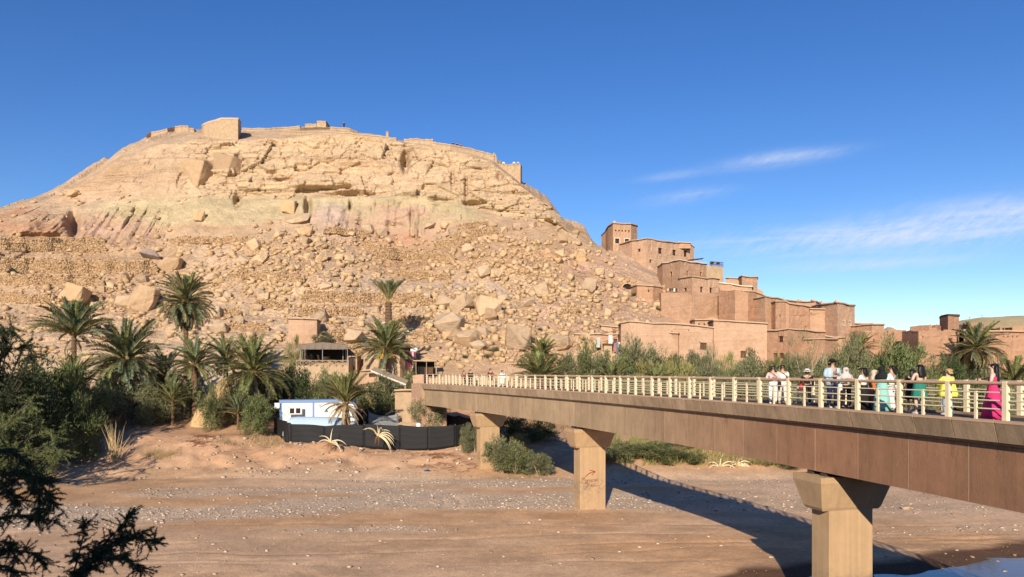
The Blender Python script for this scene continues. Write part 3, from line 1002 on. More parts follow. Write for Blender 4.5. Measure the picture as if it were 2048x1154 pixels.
S_END = S_at(Y_END)
S0 = S_at(1.0)
bridge = thing('bridge', (bx_(52.5), 52.5, 0), 'long brown concrete footbridge with cream railings on three piers', 'bridge')


def sweep(profile, s0, s1, step=1.5):
    """sweep a closed profile of (t, z) along the bridge from s0 to s1"""
    n = max(1, int(math.ceil((s1 - s0) / step)))
    mb = MB(); rings = []
    for i in range(n + 1):
        Y = Y_at(s0 + (s1 - s0) * i / n)
        rings.append([bp(Y, t, z) for t, z in profile])
    return mb.loft(rings)


T1 = WID + 0.25
# deck slab and dark walking surface
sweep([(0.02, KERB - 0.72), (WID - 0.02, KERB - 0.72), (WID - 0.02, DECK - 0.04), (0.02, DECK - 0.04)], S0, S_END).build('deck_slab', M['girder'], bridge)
sweep([(0.14, DECK - 0.03), (WID - 0.14, DECK - 0.03), (WID - 0.14, DECK), (0.14, DECK)], S0, S_END).build('walkway', M['deck'], bridge)
# parapet panels, 1.5 m long, leaning inwards to their foot, with mortar joints between
s = S_END; i = 0
while s > S0:
    s1 = s; s0_ = s - 1.5
    g = 0.018
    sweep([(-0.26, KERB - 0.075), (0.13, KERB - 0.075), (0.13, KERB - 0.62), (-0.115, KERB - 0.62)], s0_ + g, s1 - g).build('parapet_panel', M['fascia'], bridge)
    sweep([(-0.27, KERB - 0.07), (0.14, KERB - 0.07), (0.14, KERB), (-0.25, KERB)], s0_ + g, s1 - g).build('kerb_stone', M['kerb'], bridge)
    s = s0_; i += 1
sweep([(-0.235, KERB - 0.03), (0.12, KERB - 0.03), (0.12, KERB - 0.6), (-0.095, KERB - 0.6)], S0, S_END).build('joint_mortar', M['joint'], bridge)
s = S_END
while s > S0:
    sweep([(WID - 0.13, KERB - 0.6), (WID + 0.115, KERB - 0.6), (WID + 0.26, KERB), (WID - 0.13, KERB)], s - 1.5 + .015, s - .015).build('parapet_panel', M['fascia'], bridge)
    s -= 1.5
# girders: painted lengths about 2.5 m with a fine groove between, a wide gap over each pier
PIER_Y = [4.5, 28.9, 52.4, 71.5]
GB = EYE - 3.88
GT = KERB - 0.74
cuts = [S0] + [S_at(y) for y in PIER_Y[1:]] + [S_END]
for a, b_ in zip(cuts[:-1], cuts[1:]):
    n = round((b_ - a) / 2.45)
    for k in range(n):
        g0 = 0.035 if k == 0 else 0.014
        g1 = 0.035 if k == n - 1 else 0.014
        q0, q1 = a + (b_ - a) * k / n + g0, a + (b_ - a) * (k + 1) / n - g1
        for ta, tb in ((0.12, 0.62), (WID - 0.62, WID - 0.12)):
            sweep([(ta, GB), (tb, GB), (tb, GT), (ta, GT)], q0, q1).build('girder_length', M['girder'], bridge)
    for k in range(1, n):
        q = a + (b_ - a) * k / n
        sweep([(0.117, GB + .02), (0.3, GB + .02), (0.3, GT), (0.117, GT)], q - 0.012, q + 0.012, 0.1).build('girder_joint', M['girder_joint'], bridge)
    sweep([(0.62, GB + 0.4), (WID - 0.62, GB + 0.4), (WID - 0.62, GT), (0.62, GT)], a + 0.2, b_ - 0.2).build('soffit', M['girder'], bridge)
sweep([(0.10, GT), (0.5, GT), (0.5, KERB - 0.63), (0.10, KERB - 0.63)], S0, S_END).build('painted_shadow_strip', M['deck'], bridge)  # dark bar in the gap under the parapet: its shadow is painted in
for yk in PIER_Y[1:3]:
    sk = S_at(yk)
    sweep([(0.15, GB), (0.5, GB), (0.5, GT), (0.15, GT)], sk - 0.034, sk + 0.034, 0.1).build('expansion_joint', M['coping_white'], bridge)

# piers: shaft with a flared cap; bearings between cap and girder
pier_obs = []
for k, yk in enumerate(PIER_Y):
    p, d, n = bfr(yk)
    c = Vector((p.x, p.y, 0)) + n * (WID / 2)
    ct, cb = GB - 0.16, GB - 1.5

    def ring(hw, hl, z):
        return [c - n * hw - d * hl + Vector((0, 0, z)), c + n * hw - d * hl + Vector((0, 0, z)), c + n * hw + d * hl + Vector((0, 0, z)), c - n * hw + d * hl + Vector((0, 0, z))]
    base = gz(c.x, c.y)
    mb = MB(); mb.loft([ring(1.0, 0.5, base - 1.2), ring(1.0, 0.5, cb + 0.01)])
    shaft = mb.build('pier', M['pier'], bridge)
    shaft['label'] = ['concrete pier nearest the viewer', 'concrete pier at the right in the puddle', 'concrete pier with red arrow graffiti', 'low concrete pier beside the black net fence'][k]
    mb = MB(); mb.loft([ring(1.28, 0.50, cb), ring(1.36, 0.56, cb + 0.12), ring(1.62, 0.86, ct - 0.22), ring(1.62, 0.86, ct)])
    mb.build('cap', M['pier'], shaft)
    for sg in (-1, 1):
        for lg in (-1, 1):
            mb = MB()
            mb.box(c + n * sg * 0.98 + d * lg * 0.4 + Vector((0, 0, ct + 0.085)), 0.4, 0.3, 0.17, (n, d, Vector((0, 0, 1))))
            mb.build('bearing', M['deck'], shaft)
    pier_obs.append((c, d, n, base, shaft))

# red arrow and scrawled words on the pier in the gravel
c, d, n, base, shaft = pier_obs[2]
FACE = c - d * 0.506


def wallpt(a, z, off=0.0):      # a: metres across the face from its left edge, z: height
    q = FACE - n * 1.0 + n * a - d * off
    return Vector((q.x, q.y, z))


def face_uv(u, y):
    """pixel on the pier face -> (a, z)"""
    ray = Vector(((u - 1024) / F, 1.0, (HOR - y) / F))
    nn = -d
    t = (FACE - Vector((0, 0, 0))).dot(nn) / ray.dot(nn)
    q = Vector((0, 0, EYE)) + ray * t
    return (q - (FACE - n * 1.0)).dot(n), q.z


def stroke(mb, pts, w):
    pts = [Vector((a, z, 0)) for a, z in pts]
    for i in range(len(pts) - 1):
        p0, p1 = pts[i], pts[i + 1]
        dd = (p1 - p0)
        if dd.length < 1e-5: continue
        dd.normalize(); nn = Vector((-dd.y, dd.x, 0)) * w / 2
        e = dd * w * 0.3
        k_ = 0.004 + 0.0006 * (i % 3)
        mb.add([wallpt(*(q.x, q.y), off=k_) for q in (p0 - e - nn, p1 + e - nn, p1 + e + nn, p0 - e + nn)], [(0, 1, 2, 3)])


def from_zoom(pts):            # coordinates measured in an enlarged view of the pier
    return [face_uv(1120 + x / 6.79, 850 + y / 6.79) for x, y in pts]


mb = MB()
stroke(mb, from_zoom([(348, 704), (362, 684), (385, 665), (412, 650), (440, 640), (478, 634)]), 0.06)
stroke(mb, from_zoom([(402, 611), (440, 622), (478, 633)]), 0.05)
stroke(mb, from_zoom([(478, 634), (455, 658), (432, 681)]), 0.05)
mb.build('arrow', M['graffiti'], shaft)
mb = MB()
for st in ([(296, 755), (302, 712), (318, 745), (330, 708), (338, 752)],            # M
           [(356, 740), (342, 752), (340, 780), (352, 792), (364, 776), (360, 750), (352, 742)],   # o
           [(372, 748), (376, 790)], [(376, 762), (386, 744), (396, 748)],           # r
           [(414, 742), (402, 750), (398, 770), (410, 780), (420, 768), (416, 748)],  # o
           [(436, 740), (426, 748), (424, 766), (436, 772)],                          # c
           [(458, 736), (446, 744), (444, 762), (458, 768)],                          # c
           [(482, 738), (470, 742), (468, 760), (478, 762), (484, 744), (486, 762)],  # a
           [(494, 762), (494, 738), (506, 732), (514, 740), (514, 758)],              # n
           [(322, 800), (384, 784)], [(352, 792), (358, 860)],                        # T
           [(374, 838), (378, 796), (396, 794), (400, 808), (380, 816), (404, 836)],  # r
           [(432, 806), (418, 810), (414, 832), (428, 834), (434, 812), (440, 838)],  # a
           [(452, 812), (456, 836)], [(450, 798), (453, 800)],                        # i
           [(474, 790), (472, 832), (490, 826), (538, 824)]):                         # l
    stroke(mb, from_zoom(st), 0.03)
mb.build('scrawl', M['graffiti_dark'], shaft)

# railings
POST_S = 2.0


def build_railing(t, label):
    mb = MB()
    n = 60
    pts = [bp(Y_at(S0 + (S_END - S0) * i / n), t, KERB + 1.04) for i in range(n + 1)]
    mb.tube(pts, 0.052, 8)
    rail = mb.build('railing', M['rail_top'], bridge, True)
    rail['label'] = label
    for zz in (0.78, 0.55, 0.31):
        mb = MB(); mb.tube([q + Vector((0, 0, zz - 1.04)) for q in pts], 0.022, 5)
        mb.build('rail', M['cream'], rail, True)
    # shared post and baluster meshes
    pm = MB(); pm.loft([[(-.075, -.06, 0), (.075, -.06, 0), (.075, .06, 0), (-.075, .06, 0)], [(-.075, -.06, 1.08), (.075, -.06, 1.08), (.075, .06, 1.08), (-.075, .06, 1.08)],
                        [(-.06, -.05, 1.105), (.06, -.05, 1.105), (.06, .05, 1.105), (-.06, .05, 1.105)]])
    pme = pm.mesh('post', M['cream'])
    bm_ = MB(); bm_.box((0, 0, 0.41), 0.085, 0.05, 0.82)
    bme = bm_.mesh('baluster', M['cream'])
    s_ = S_at(20.65); ks = []
    k0 = int((s_ - S0) / POST_S)
    s_ -= k0 * POST_S
    while s_ < S_END - 0.2:
        for me_, q, nm in ((pme, s_, 'post'), (bme, s_ + POST_S / 2, 'baluster')):
            if q > S_END - 0.2: continue
            Y = Y_at(q); p, d, nn = bfr(Y)
            o = put(nm, me_, rail, bp(Y, t, KERB - 0.01) - bridge.location, (0, 0, math.atan2(d.y, d.x)))
        s_ += POST_S


build_railing(0.0, 'cream metal railing on the near side of the bridge')
build_railing(WID, 'cream metal railing on the far side of the bridge')

# abutment at the far end of the bridge
p, d, n = bfr(Y_END)
mb = MB()
q0 = bp(Y_END + 0.03, -0.2, 0); q1 = bp(Y_END + 0.03, WID + 0.2, 0)
zt = KERB - 0.05
mb.hexa([Vector((q0.x, q0.y, 1)), Vector((q1.x, q1.y, 1)), Vector((q1.x, q1.y, 1)) + d * 3.5, Vector((q0.x, q0.y, 1)) + d * 3.5,
         Vector((q0.x, q0.y, zt)), Vector((q1.x, q1.y, zt)), Vector((q1.x, q1.y, zt)) + d * 3.5, Vector((q0.x, q0.y, zt)) + d * 3.5])
ab = mb.build('abutment', M['adobe_pink'])
setp(ab, 'mud-plastered abutment wall at the far end of the bridge', 'wall')
# ------------------------------------------------------------------ rocks
def rock_mesh(name, seed, npts, mat, rough=0.0, sub=0, flat=1.0):
    r = random.Random(seed)
    bm = bmesh.new()
    sh = r.uniform(-.25, .25), r.uniform(-.2, .2)
    for cx in (-1, 1):
        for cy in (-1, 1):
            for cz in (-1, 1):
                v = Vector((cx * r.uniform(.16, .5), cy * r.uniform(.16, .5), cz * r.uniform(.22, .5)))
                v.x += sh[0] * v.z; v.y += sh[1] * v.z
                bm.verts.new(v)
    for i in range(npts - 8):
        v = Vector((r.gauss(0, 1), r.gauss(0, 1), r.gauss(0, 1))).normalized() * r.uniform(.44, .55)
        bm.verts.new(v)
    for v in bm.verts: v.co.z *= flat
    res = bmesh.ops.convex_hull(bm, input=bm.verts)
    bmesh.ops.delete(bm, geom=[g for g in res['geom_interior'] if isinstance(g, bmesh.types.BMVert)], context='VERTS')
    for e in [v for v in bm.verts if not v.link_faces]: bm.verts.remove(e)
    if sub:
        bmesh.ops.bevel(bm, geom=list(bm.edges), offset=0.018, segments=1, affect='EDGES')
        bmesh.ops.triangulate(bm, faces=bm.faces)
        bmesh.ops.subdivide_edges(bm, edges=bm.edges, cuts=sub, use_grid_fill=True)
        c = np.array([v.co for v in bm.verts])
        kk = fbm(c[:, 0] * 3 + seed, c[:, 1] * 3, c[:, 2] * 4, oct=3, seed=seed)
        for v, k in zip(bm.verts, kk):
            v.co *= 1 + rough * float(k)
    me = bpy.data.meshes.new(name)
    bm.to_mesh(me); bm.free()
    me.materials.append(mat)
    return me


RK = [rock_mesh('boulder', 100 + i, 13 + i % 5, M['rock'], 0.06, 2, 0.85) for i in range(12)]
RKO = [rock_mesh('boulder', 300 + i, 16, M['rock_orange'], 0.07, 2, 0.9) for i in range(4)]
RKB = [rock_mesh('boulder', 350 + i, 17, M['rock_orange'], 0.10, 3, 0.95) for i in range(2)]
RKL = [rock_mesh('boulder', 400 + i, 14, M['rock_lilac'], 0.04, 1, 0.6) for i in range(2)]


def boulder(u, y, w, h, label, group=None, meshes=None, rz=None, tilt=0.0, sink=0.25, depth=None):
    p = hill_at(u, y + h / 2)
    me_ = rng.choice(meshes or RK)
    mpp = p.y / F
    sw, sh = w * mpp / 0.95, h * mpp / 0.85
    o = put('boulder', me_, None, p + Vector((0, 0.12 * sw, sh * 0.42 * (1 - sink))), (rng.uniform(-.5, .5), tilt + rng.uniform(-.55, .55), rng.choice((0, 1.57, 3.14, 4.71)) + rng.uniform(-.5, .35) if rz is None else rz),
            (sw, (depth or rng.uniform(0.8, 1.1)) * sw, sh))
    return setp(o, label, 'boulder', group)


for (u, y, w, h, lab, ms) in (
        (380, 330, 84, 78, 'huge cracked orange boulder under the left hilltop tower', RKB),
        (449, 324, 62, 70, 'tall tan slab boulder right of the huge orange boulder', RKB),
        (395, 430, 26, 24, 'lone round boulder high on the bare slope', RKO),
        (574, 411, 34, 30, 'boulder perched at the top of the rubble fan', RKO),
        (597, 433, 46, 18, 'flat slanting slab below the perched boulder', RK),
        (337, 524, 46, 34, 'large pale boulder above the tallest left palm', RKO),
        (303, 510, 44, 20, 'smooth lilac slab beside the large pale boulder', RKL),
        (146, 385, 26, 14, 'dark boulder on the left skyline slope', RKO),
        (150, 590, 46, 44, 'brown boulder behind the leftmost palm', RKO),
        (288, 590, 54, 60, 'big flat-faced boulder left of the tall palm', RKO),
        (250, 600, 40, 34, 'boulder leaning on the big flat-faced boulder', RK),
        (940, 575, 0, 0, '', None),
        (925, 606, 54, 34, 'pointed pale boulder in the lower boulder field', RK),
        (977, 607, 56, 50, 'largest block of the lower boulder field', RK),
        (900, 640, 56, 52, 'broad tan boulder left of the largest block', RK),
        (930, 672, 54, 40, 'pale boulder low in the boulder field', RK),
        (1035, 668, 74, 62, 'wide flat-topped boulder behind the tallest bank palm', RK),
        (1118, 677, 52, 40, 'boulder left of the weaving shop', RK),
        (705, 672, 50, 32, 'smooth pale boulder over the cafe canopy', RK),
        (638, 632, 46, 28, 'boulder above the tan block house', RK),
        (1180, 568, 34, 34, 'pale blocks heaped left of the cave mouth', RK),
        (1163, 512, 24, 24, 'pointed dark boulder on the pink slope', RKO),
        (1200, 540, 24, 18, 'boulder sitting alone on the pink slope', RK),
        (1084, 577, 34, 34, 'boulder standing upright on lilac ground', RK)):
    if w:
        o = boulder(u, y, w, h, lab, None, ms)
        if ms is RKB:
            o.location.y += 0.32 * o.scale.y; o.rotation_euler.x = 0.1; o.rotation_euler.y = 0.12
nb = 0
GRP = 'sandstone boulders strewn over the hillside'
for (u0, u1, y0, y1, n, smin, smax, zone) in ((500, 770, 450, 520, 52, 7, 32, 'in the rubble fan below the perched boulder'), (430, 640, 500, 560, 26, 7, 24, 'around the terrace wall crossing the middle rubble'),
                                        (860, 1130, 445, 545, 54, 7, 30, 'in the rubble fan right of the pink clay'), (820, 1060, 590, 700, 46, 8, 40, 'in the boulder field behind the bridge end'),
                                        (190, 540, 545, 640, 34, 7, 32, 'on the slope behind the left palms'), (640, 900, 540, 600, 12, 7, 24, 'on the lilac ground behind the tall palm'),
                                        (1060, 1260, 560, 690, 24, 6, 28, 'on the pink slope left of the houses'), (20, 260, 560, 640, 10, 6, 26, 'among the left terraces'),
                                        (1080, 1200, 430, 520, 12, 5, 20, 'on the right skyline slope'), (60, 480, 360, 450, 8, 5, 14, 'on the bare slope under the watch tower'),
                                        (400, 600, 610, 680, 12, 10, 34, 'above the block house and cafe'), (0, 60, 405, 420, 3, 6, 12, 'on the far left skyline')):
    for k in range(n):
        u, y = rng.uniform(u0, u1), rng.uniform(y0, y1)
        if float(np.interp(u, HU, CRy)) > y - 6: continue
        w = smin + (smax - smin) * rng.random() ** 2.6
        h = w * rng.uniform(0.5, 0.95)
        org = rng.random() < .12
        siz = 'big' if w > smin + (smax - smin) * 0.45 else ('middling' if w > smin + (smax - smin) * 0.12 else 'small')
        boulder(u, y, w, h, siz + (' orange' if org else ' tan') + ' boulder ' + zone, GRP, RKO if org else RK)
        nb += 1


# ---- many small stones in one mesh
CUBE = np.array([(-1, -1, -1), (1, -1, -1), (1, 1, -1), (-1, 1, -1), (-1, -1, 1), (1, -1, 1), (1, 1, 1), (-1, 1, 1)], float) * 0.5
CF = np.array([(3, 2, 1, 0), (4, 5, 6, 7), (0, 1, 5, 4), (1, 2, 6, 5), (2, 3, 7, 6), (3, 0, 4, 7)])


def stones_mesh(name, P, S, mat, jit=0.28, g=nrg, axes=None):
    """P (n,3) centres, S (n,3) sizes; distorted little blocks with random turn"""
    n = len(P)
    V = CUBE[None] + g.uniform(-jit, jit, (n, 8, 3))
    V = V * S[:, None, :]
    if axes is None:
        a = g.uniform(0, 6.283, n); ca, sa = np.cos(a), np.sin(a)
        X = V[:, :, 0] * ca[:, None] - V[:, :, 1] * sa[:, None]; Y = V[:, :, 0] * sa[:, None] + V[:, :, 1] * ca[:, None]
    else:
        dx, dy = axes[:, 0], axes[:, 1]
        X = V[:, :, 0] * dx[:, None] - V[:, :, 1] * dy[:, None]; Y = V[:, :, 0] * dy[:, None] + V[:, :, 1] * dx[:, None]
    V = np.stack([X, Y, V[:, :, 2]], 2) + P[:, None, :]
    Fc = CF[None] + (np.arange(n) * 8)[:, None, None]
    return mesh_np(name, V.reshape(-1, 3), Fc.reshape(-1, 4), mat)


def mat_stones(name, cols):
    m, nt, b = new_mat(name)
    g = nt.nodes.new('ShaderNodeNewGeometry')
    c = ramp(nt, g.outputs['Random Per Island'], [(i / (len(cols) - 1), c) for i, c in enumerate(cols)])
    c = mixc(nt, 1.0, c, ramp(nt, noise(nt, g.outputs['Position'], 4, 5, 0.7), [(0.25, 0.82), (0.75, 1.15)]), 'MULTIPLY')
    nt.links.new(c, b.inputs['Base Color'])
    b.inputs['Roughness'].default_value = 0.95
    b.inputs['Specular IOR Level'].default_value = 0.1
    bump(nt, b, noise(nt, g.outputs['Position'], 9, 5, 0.7), 0.5, 0.06)
    return m


M['stones'] = mat_stones('dry_stone_mixed', [(0.29, 0.18, 0.095), (0.39, 0.25, 0.14), (0.45, 0.305, 0.18), (0.51, 0.365, 0.225)])
M['rubble'] = mat_stones('rubble_mixed', [(0.40, 0.26, 0.14), (0.49, 0.335, 0.185), (0.54, 0.39, 0.23), (0.46, 0.31, 0.2)])
M['pebbles'] = mat_stones('pebbles_mixed', [(0.28, 0.20, 0.14), (0.42, 0.32, 0.23), (0.50, 0.40, 0.30), (0.60, 0.50, 0.39)])


def point_on_hill_many(us, ys_):
    return np.array([tuple(hill_at(u, y)) for u, y in zip(us, ys_)])


# dry-stone terrace walls: (u0, y0, u1, y1, height px, where)
TW = [(-60, 484, 60, 484, 9, 'topmost at the far left under the red clay'), (62, 487, 215, 484, 9, 'topmost right of the white slab at far left'),
      (-60, 498, 215, 500, 13, 'second from the top at the far left'), (-60, 540, 318, 546, 24, 'tallest on the left slope'),
      (-60, 566, 212, 570, 17, 'below the tallest left one'), (-40, 600, 112, 603, 15, 'lowest at far left'), (165, 598, 208, 599, 15, 'short one beside the brown boulder'),
      (345, 483, 520, 485, 9, 'high on the slope left of the rubble fan'), (466, 552, 612, 562, 13, 'crossing the middle rubble'),
      (648, 462, 742, 472, 9, 'at the left foot of the pink clay'), (728, 490, 770, 512, 12, 'stepping down below the pink clay'), (745, 512, 912, 524, 19, 'broadest below the pink clay'),
      (868, 494, 940, 490, 13, 'right foot of the pink clay'), (905, 474, 996, 466, 11, 'upper right of the pink clay'), (918, 456, 980, 450, 8, 'highest right of the pink clay'),
      (793, 550, 902, 558, 10, 'under the two pale boulders'), (503, 612, 582, 614, 10, 'short one over the block house'),
      (604, 600, 865, 606, 18, 'longest across the middle, behind the tall palm'), (868, 608, 982, 604, 18, 'ending at the pointed boulder'),
      (598, 626, 732, 628, 13, 'second above the cafe'), (426, 628, 486, 629, 11, 'short one right of the tallest left palm'), (634, 690, 714, 682, 26, 'just above the cafe canopy'),
      (788, 644, 852, 650, 16, 'right of the tall palm trunk'), (812, 676, 872, 680, 16, 'low one right of the date palm'), (1120, 626, 1158, 626, 14, 'small patch on the pink slope'),
      (676, 700, 748, 702, 12, 'lowest behind the cafe roof'), (455, 655, 540, 660, 12, 'low one behind the cafe palms')]
for (u0, y0, u1, y1, hp, where) in TW:
    root = None
    n = max(3, int(abs(u1 - u0) / 2.2))
    Pp, Ss, Ax = [], [], []
    pts = []
    for i in range(n + 1):
        t = i / n
        u = u0 + (u1 - u0) * t
        p = hill_at(u, y0 + (y1 - y0) * t + 1.2 * math.sin(i * 0.35 + u0))
        pts.append(p)
    xs = np.array([p.x for p in pts]); yv = np.array([p.y for p in pts]); zv = np.array([p.z for p in pts])
    k5 = min(9, len(xs) // 2 * 2 - 1) if len(xs) > 4 else 1
    ker = np.ones(k5) / k5
    yv = np.convolve(np.pad(yv, k5 // 2, mode='edge'), ker, 'valid') - 0.5
    zv = np.convolve(np.pad(zv, k5 // 2, mode='edge'), ker, 'valid')
    L = np.concatenate([[0], np.cumsum(np.hypot(np.diff(xs), np.diff(yv)))])
    H = hp * yv.mean() / F
    zr = -0.5
    while zr < H:
        rh = float(nrg.uniform(0.20, 0.32))
        s_ = float(nrg.uniform(0, 0.3))
        while s_ < L[-1]:
            w = float(nrg.uniform(0.22, 0.5))
            x, y, z = np.interp(s_, L, xs), np.interp(s_, L, yv), np.interp(s_, L, zv)
            hh = H * (0.75 + 0.35 * float(_h(np.int64(s_ * 0.9), np.int64(u0), np.int64(0)))) * min(1, 0.35 + min(s_, L[-1] - s_) * 0.4)
            if zr < hh:
                Pp.append((x, y + nrg.uniform(-.07, .07), z + zr + rh / 2)); Ss.append((w * 0.92, 0.5, rh * 0.92)); Ax.append((1, 0))
            s_ += w
        zr += rh * 0.93
    root = thing('terrace_wall', (float(xs.mean()), float(yv.mean()), float(zv.mean())), 'low dry-stone terrace wall, ' + where, 'terrace wall', 'dry-stone terrace walls on the hill')
    # earth core behind the stones keeps the joints dark
    o = put('stonework', stones_mesh('stonework', np.array(Pp) - np.array(root.location), np.array(Ss), M['stones'], 0.24, axes=np.array(Ax, float)), root)
    o['kind'] = 'stuff'

# small rubble over the slope
us = nrg.uniform(-20, 1330, 60000); yl = nrg.uniform(380, 735, 60000)
fan = np.zeros(len(us))
for (fu, fy, su, sy) in ((620, 500, 150, 55), (540, 555, 140, 50), (990, 495, 150, 55), (940, 640, 150, 65), (1110, 600, 110, 60), (330, 590, 150, 45), (1090, 690, 120, 40)):
    fan = np.maximum(fan, np.exp(-(((us - fu) / su) ** 2 + ((yl - fy) / sy) ** 2)))
dens = (0.16 + 0.9 * fan) * (0.45 + 0.75 * sstep(-.3, .3, vnoise(us * .03, yl * .07, seed=8)))
dens = np.where((yl < 470) & (us > 380) & (us < 940), dens * 0.06, np.where(yl < 480, dens * 0.35, dens))
keep = (yl > np.interp(us, HU, CRy) + 12) & (nrg.random(60000) < dens)
us, yl = us[keep][:12000], yl[keep][:12000]
P_ = point_on_hill_many(us, yl)
sz = 0.12 + 1.0 * nrg.random(len(P_)) ** 5.4
S_ = np.stack([sz, sz * nrg.uniform(.7, 1.1, len(sz)), sz * nrg.uniform(.5, .9, len(sz))], 1)
o = put('rubble', stones_mesh('rubble', P_ + np.stack([sz * 0, sz * 0, sz * .15], 1), S_, M['rubble']))
setp(o, 'small broken stones littering the hillside', 'rubble', kind='stuff')

# pebbles of the gravel bars and stones on the far bank
P_, S_ = [], []
N = 110000
Yc = EYE * F / nrg.uniform(EYE * F / 72, EYE * F / 34, N); Uc = nrg.uniform(-30, 2090, N)
Xc = (Uc - 1024) / F * Yc
gmk = gravel_mask(Xc, Yc)
keep = nrg.random(N) < gmk * 0.36 + 0.008
Xc, Yc = Xc[keep], Yc[keep]
sz = 0.035 + 0.13 * nrg.random(len(Xc)) ** 6
Zc = ground_z(Xc, Yc)
o = put('gravel', stones_mesh('gravel', np.stack([Xc, Yc, Zc + sz * .15], 1), np.stack([sz * 1.25, sz, sz * .65], 1), M['pebbles'], 0.2))
setp(o, 'pale rounded pebbles of the river gravel bars', 'gravel', kind='stuff')
N = 1500
Yb = nrg.uniform(68, 80, N); Ub = nrg.uniform(120, 960, N); Xb = (Ub - 1024) / F * Yb
keep = nrg.random(N) < np.where((Ub > 400) & (Ub < 720), 0.6, 0.18)
Xb, Yb = Xb[keep], Yb[keep]
sz = 0.05 + 0.28 * nrg.random(len(Xb)) ** 4
o = put('bank_stones', stones_mesh('bank_stones', np.stack([Xb, Yb, ground_z(Xb, Yb) + sz * .2], 1), np.stack([sz * 1.2, sz, sz * .7], 1), M['pebbles'], 0.22))
setp(o, 'pale stones scattered on the red earth bank below the fence', 'stones', kind='stuff')
# single larger stones in the bed
for (u, y, w) in ((1812, 1021, 20), (1078, 995, 10), (1490, 1060, 0), (1968, 1012, 9), (1905, 1030, 8), (1945, 1112, 9), (2030, 1020, 8), (505, 980, 8), (775, 880, 0), (462, 1002, 7), (1995, 1118, 8), (1890, 1108, 8), (545, 1010, 9)):
    if not w: continue
    Y = EYE * F / (y - HOR); X = (u - 1024) / F * Y
    w_m = w * Y / F
    o = put('boulder', rng.choice(RK), None, (X, Y, gz(X, Y) + w_m * .12), (0, 0, rng.uniform(0, 6)), (w_m, w_m * .8, w_m * .45))
    setp(o, 'pale rounded stone lying alone on the sandy river bed', 'stone', 'single stones on the river bed')

# ---- fort walls on the hilltop
def fort_wall(name, pts, hpx, label, cat='wall', thick=1.4, top_cop=0.35, mat='masonry', down=3.0):
    """pts: list of (u, ytop, D); wall of height hpx with its own thickness"""
    P3 = [PX(p[0], p[1], min(hill_at(p[0], p[1] + hpx).y + 0.3, float(np.interp(p[0], HU, CRd)) - 1.5)) if p[2] is None else PX(*p) for p in pts]
    c = sum(P3, Vector()) / len(P3)
    root = thing(name, (c.x, c.y, c.z - hpx * c.y / F), label, cat)
    mb = MB(); mc = MB()
    n = 8
    fr, bk = [], []
    for i in range(len(P3) - 1):
        for k in range(n):
            t = k / n; fr.append(P3[i].lerp(P3[i + 1], t))
    fr.append(P3[-1])
    ha = hpx * c.y / F
    f_top, f_bot, b_top, b_bot = [], [], [], []
    for i, p in enumerate(fr):
        j = Vector((0, rng.uniform(-.08, .08), rng.uniform(-.10, .10)))
        f_top.append(p + j); f_bot.append(p + Vector((0, -0.12, -ha - down)))
        b_top.append(p + j + Vector((0, thick, 0))); b_bot.append(p + Vector((0, thick, -ha - down)))
    for i in range(len(fr) - 1):
        mb.quad(f_bot[i], f_bot[i + 1], f_top[i + 1], f_top[i]); mb.quad(b_bot[i + 1], b_bot[i], b_top[i], b_top[i + 1]); mb.quad(f_top[i], f_top[i + 1], b_top[i + 1], b_top[i])
    mb.quad(f_top[0], b_top[0], b_bot[0], f_bot[0]); mb.quad(f_top[-1], f_bot[-1], b_bot[-1], b_top[-1])
    mb.build('stonework', M[mat], root)
    if top_cop:
        for i in range(len(fr) - 1):
            a, b_ = f_top[i], f_top[i + 1]
            mc.hexa([a + Vector((0, -.12, .01)), b_ + Vector((0, -.12, .01)), b_ + Vector((0, thick + .1, .01)), a + Vector((0, thick + .1, .01)),
                     a + Vector((0, -.12, top_cop)), b_ + Vector((0, -.12, top_cop)), b_ + Vector((0, thick + .1, top_cop)), a + Vector((0, thick + .1, top_cop))])
        mc.build('coping', M['masonry'], root)
    return root


# left tower (two visible faces)
root = thing('watch_tower', tuple(PX(442, 270, 186)), 'stone watch tower with curved wall on the left hilltop', 'tower')
mb = MB()
D0 = 186
prof = [(404, 253, 190), (408, 250, 188.5), (418, 246, 187.4), (430, 243, 186.6), (441, 241.5, 186), (441.2, 239, 186), (460, 239, 185.8), (476, 239.5, 185.6), (482, 246, 194), (470, 246, 198), (410, 255, 198)]
top = [PX(*p) for p in prof]
bot = [p.copy() for p in top]
for i, p in enumerate(bot): p.z = PX(440, 278, 186).z - 2
mid = [a.lerp(b_, 0.45) for a, b_ in zip(top, bot)]
mb.loft([[p for p in bot], [p for p in mid], [p for p in top]])
mb.build('stonework', M['masonry'], root)
mb = MB()
cen = sum(top, Vector()) / len(top)
r0 = [cen + (p - cen) * 1.02 for p in top]
for r_, z_ in zip(r0, top): r_.z = z_.z + 0.01
r1 = [p + Vector((0, 0, 0.45)) for p in r0]
mb.loft([r0, r1]); mb.build('coping', M['coping'], root)
fort_wall('fort_wall', [(293, 272, None), (302, 267, None), (335, 260, None), (346, 257.5, None), (350, 254.5, None), (376, 253, None), (379, 258, None), (388, 259, None)], 6, 'low stone rampart left of the watch tower')
fort_wall('fort_wall', [(484, 258, None), (530, 259, None), (570, 257, None), (600, 254, None)], 3, 'low rampart right of the watch tower')
fort_wall('fort_wall', [(560, 264, None), (640, 265, None), (700, 268, None), (760, 274, None), (793, 279, None)], 4, 'long terrace wall running along the hilltop')
fort_wall('fort_wall', [(600, 258, None), (660, 256, None), (700, 259, None), (716, 266, None)], 4, 'curved wall round the summit mound')
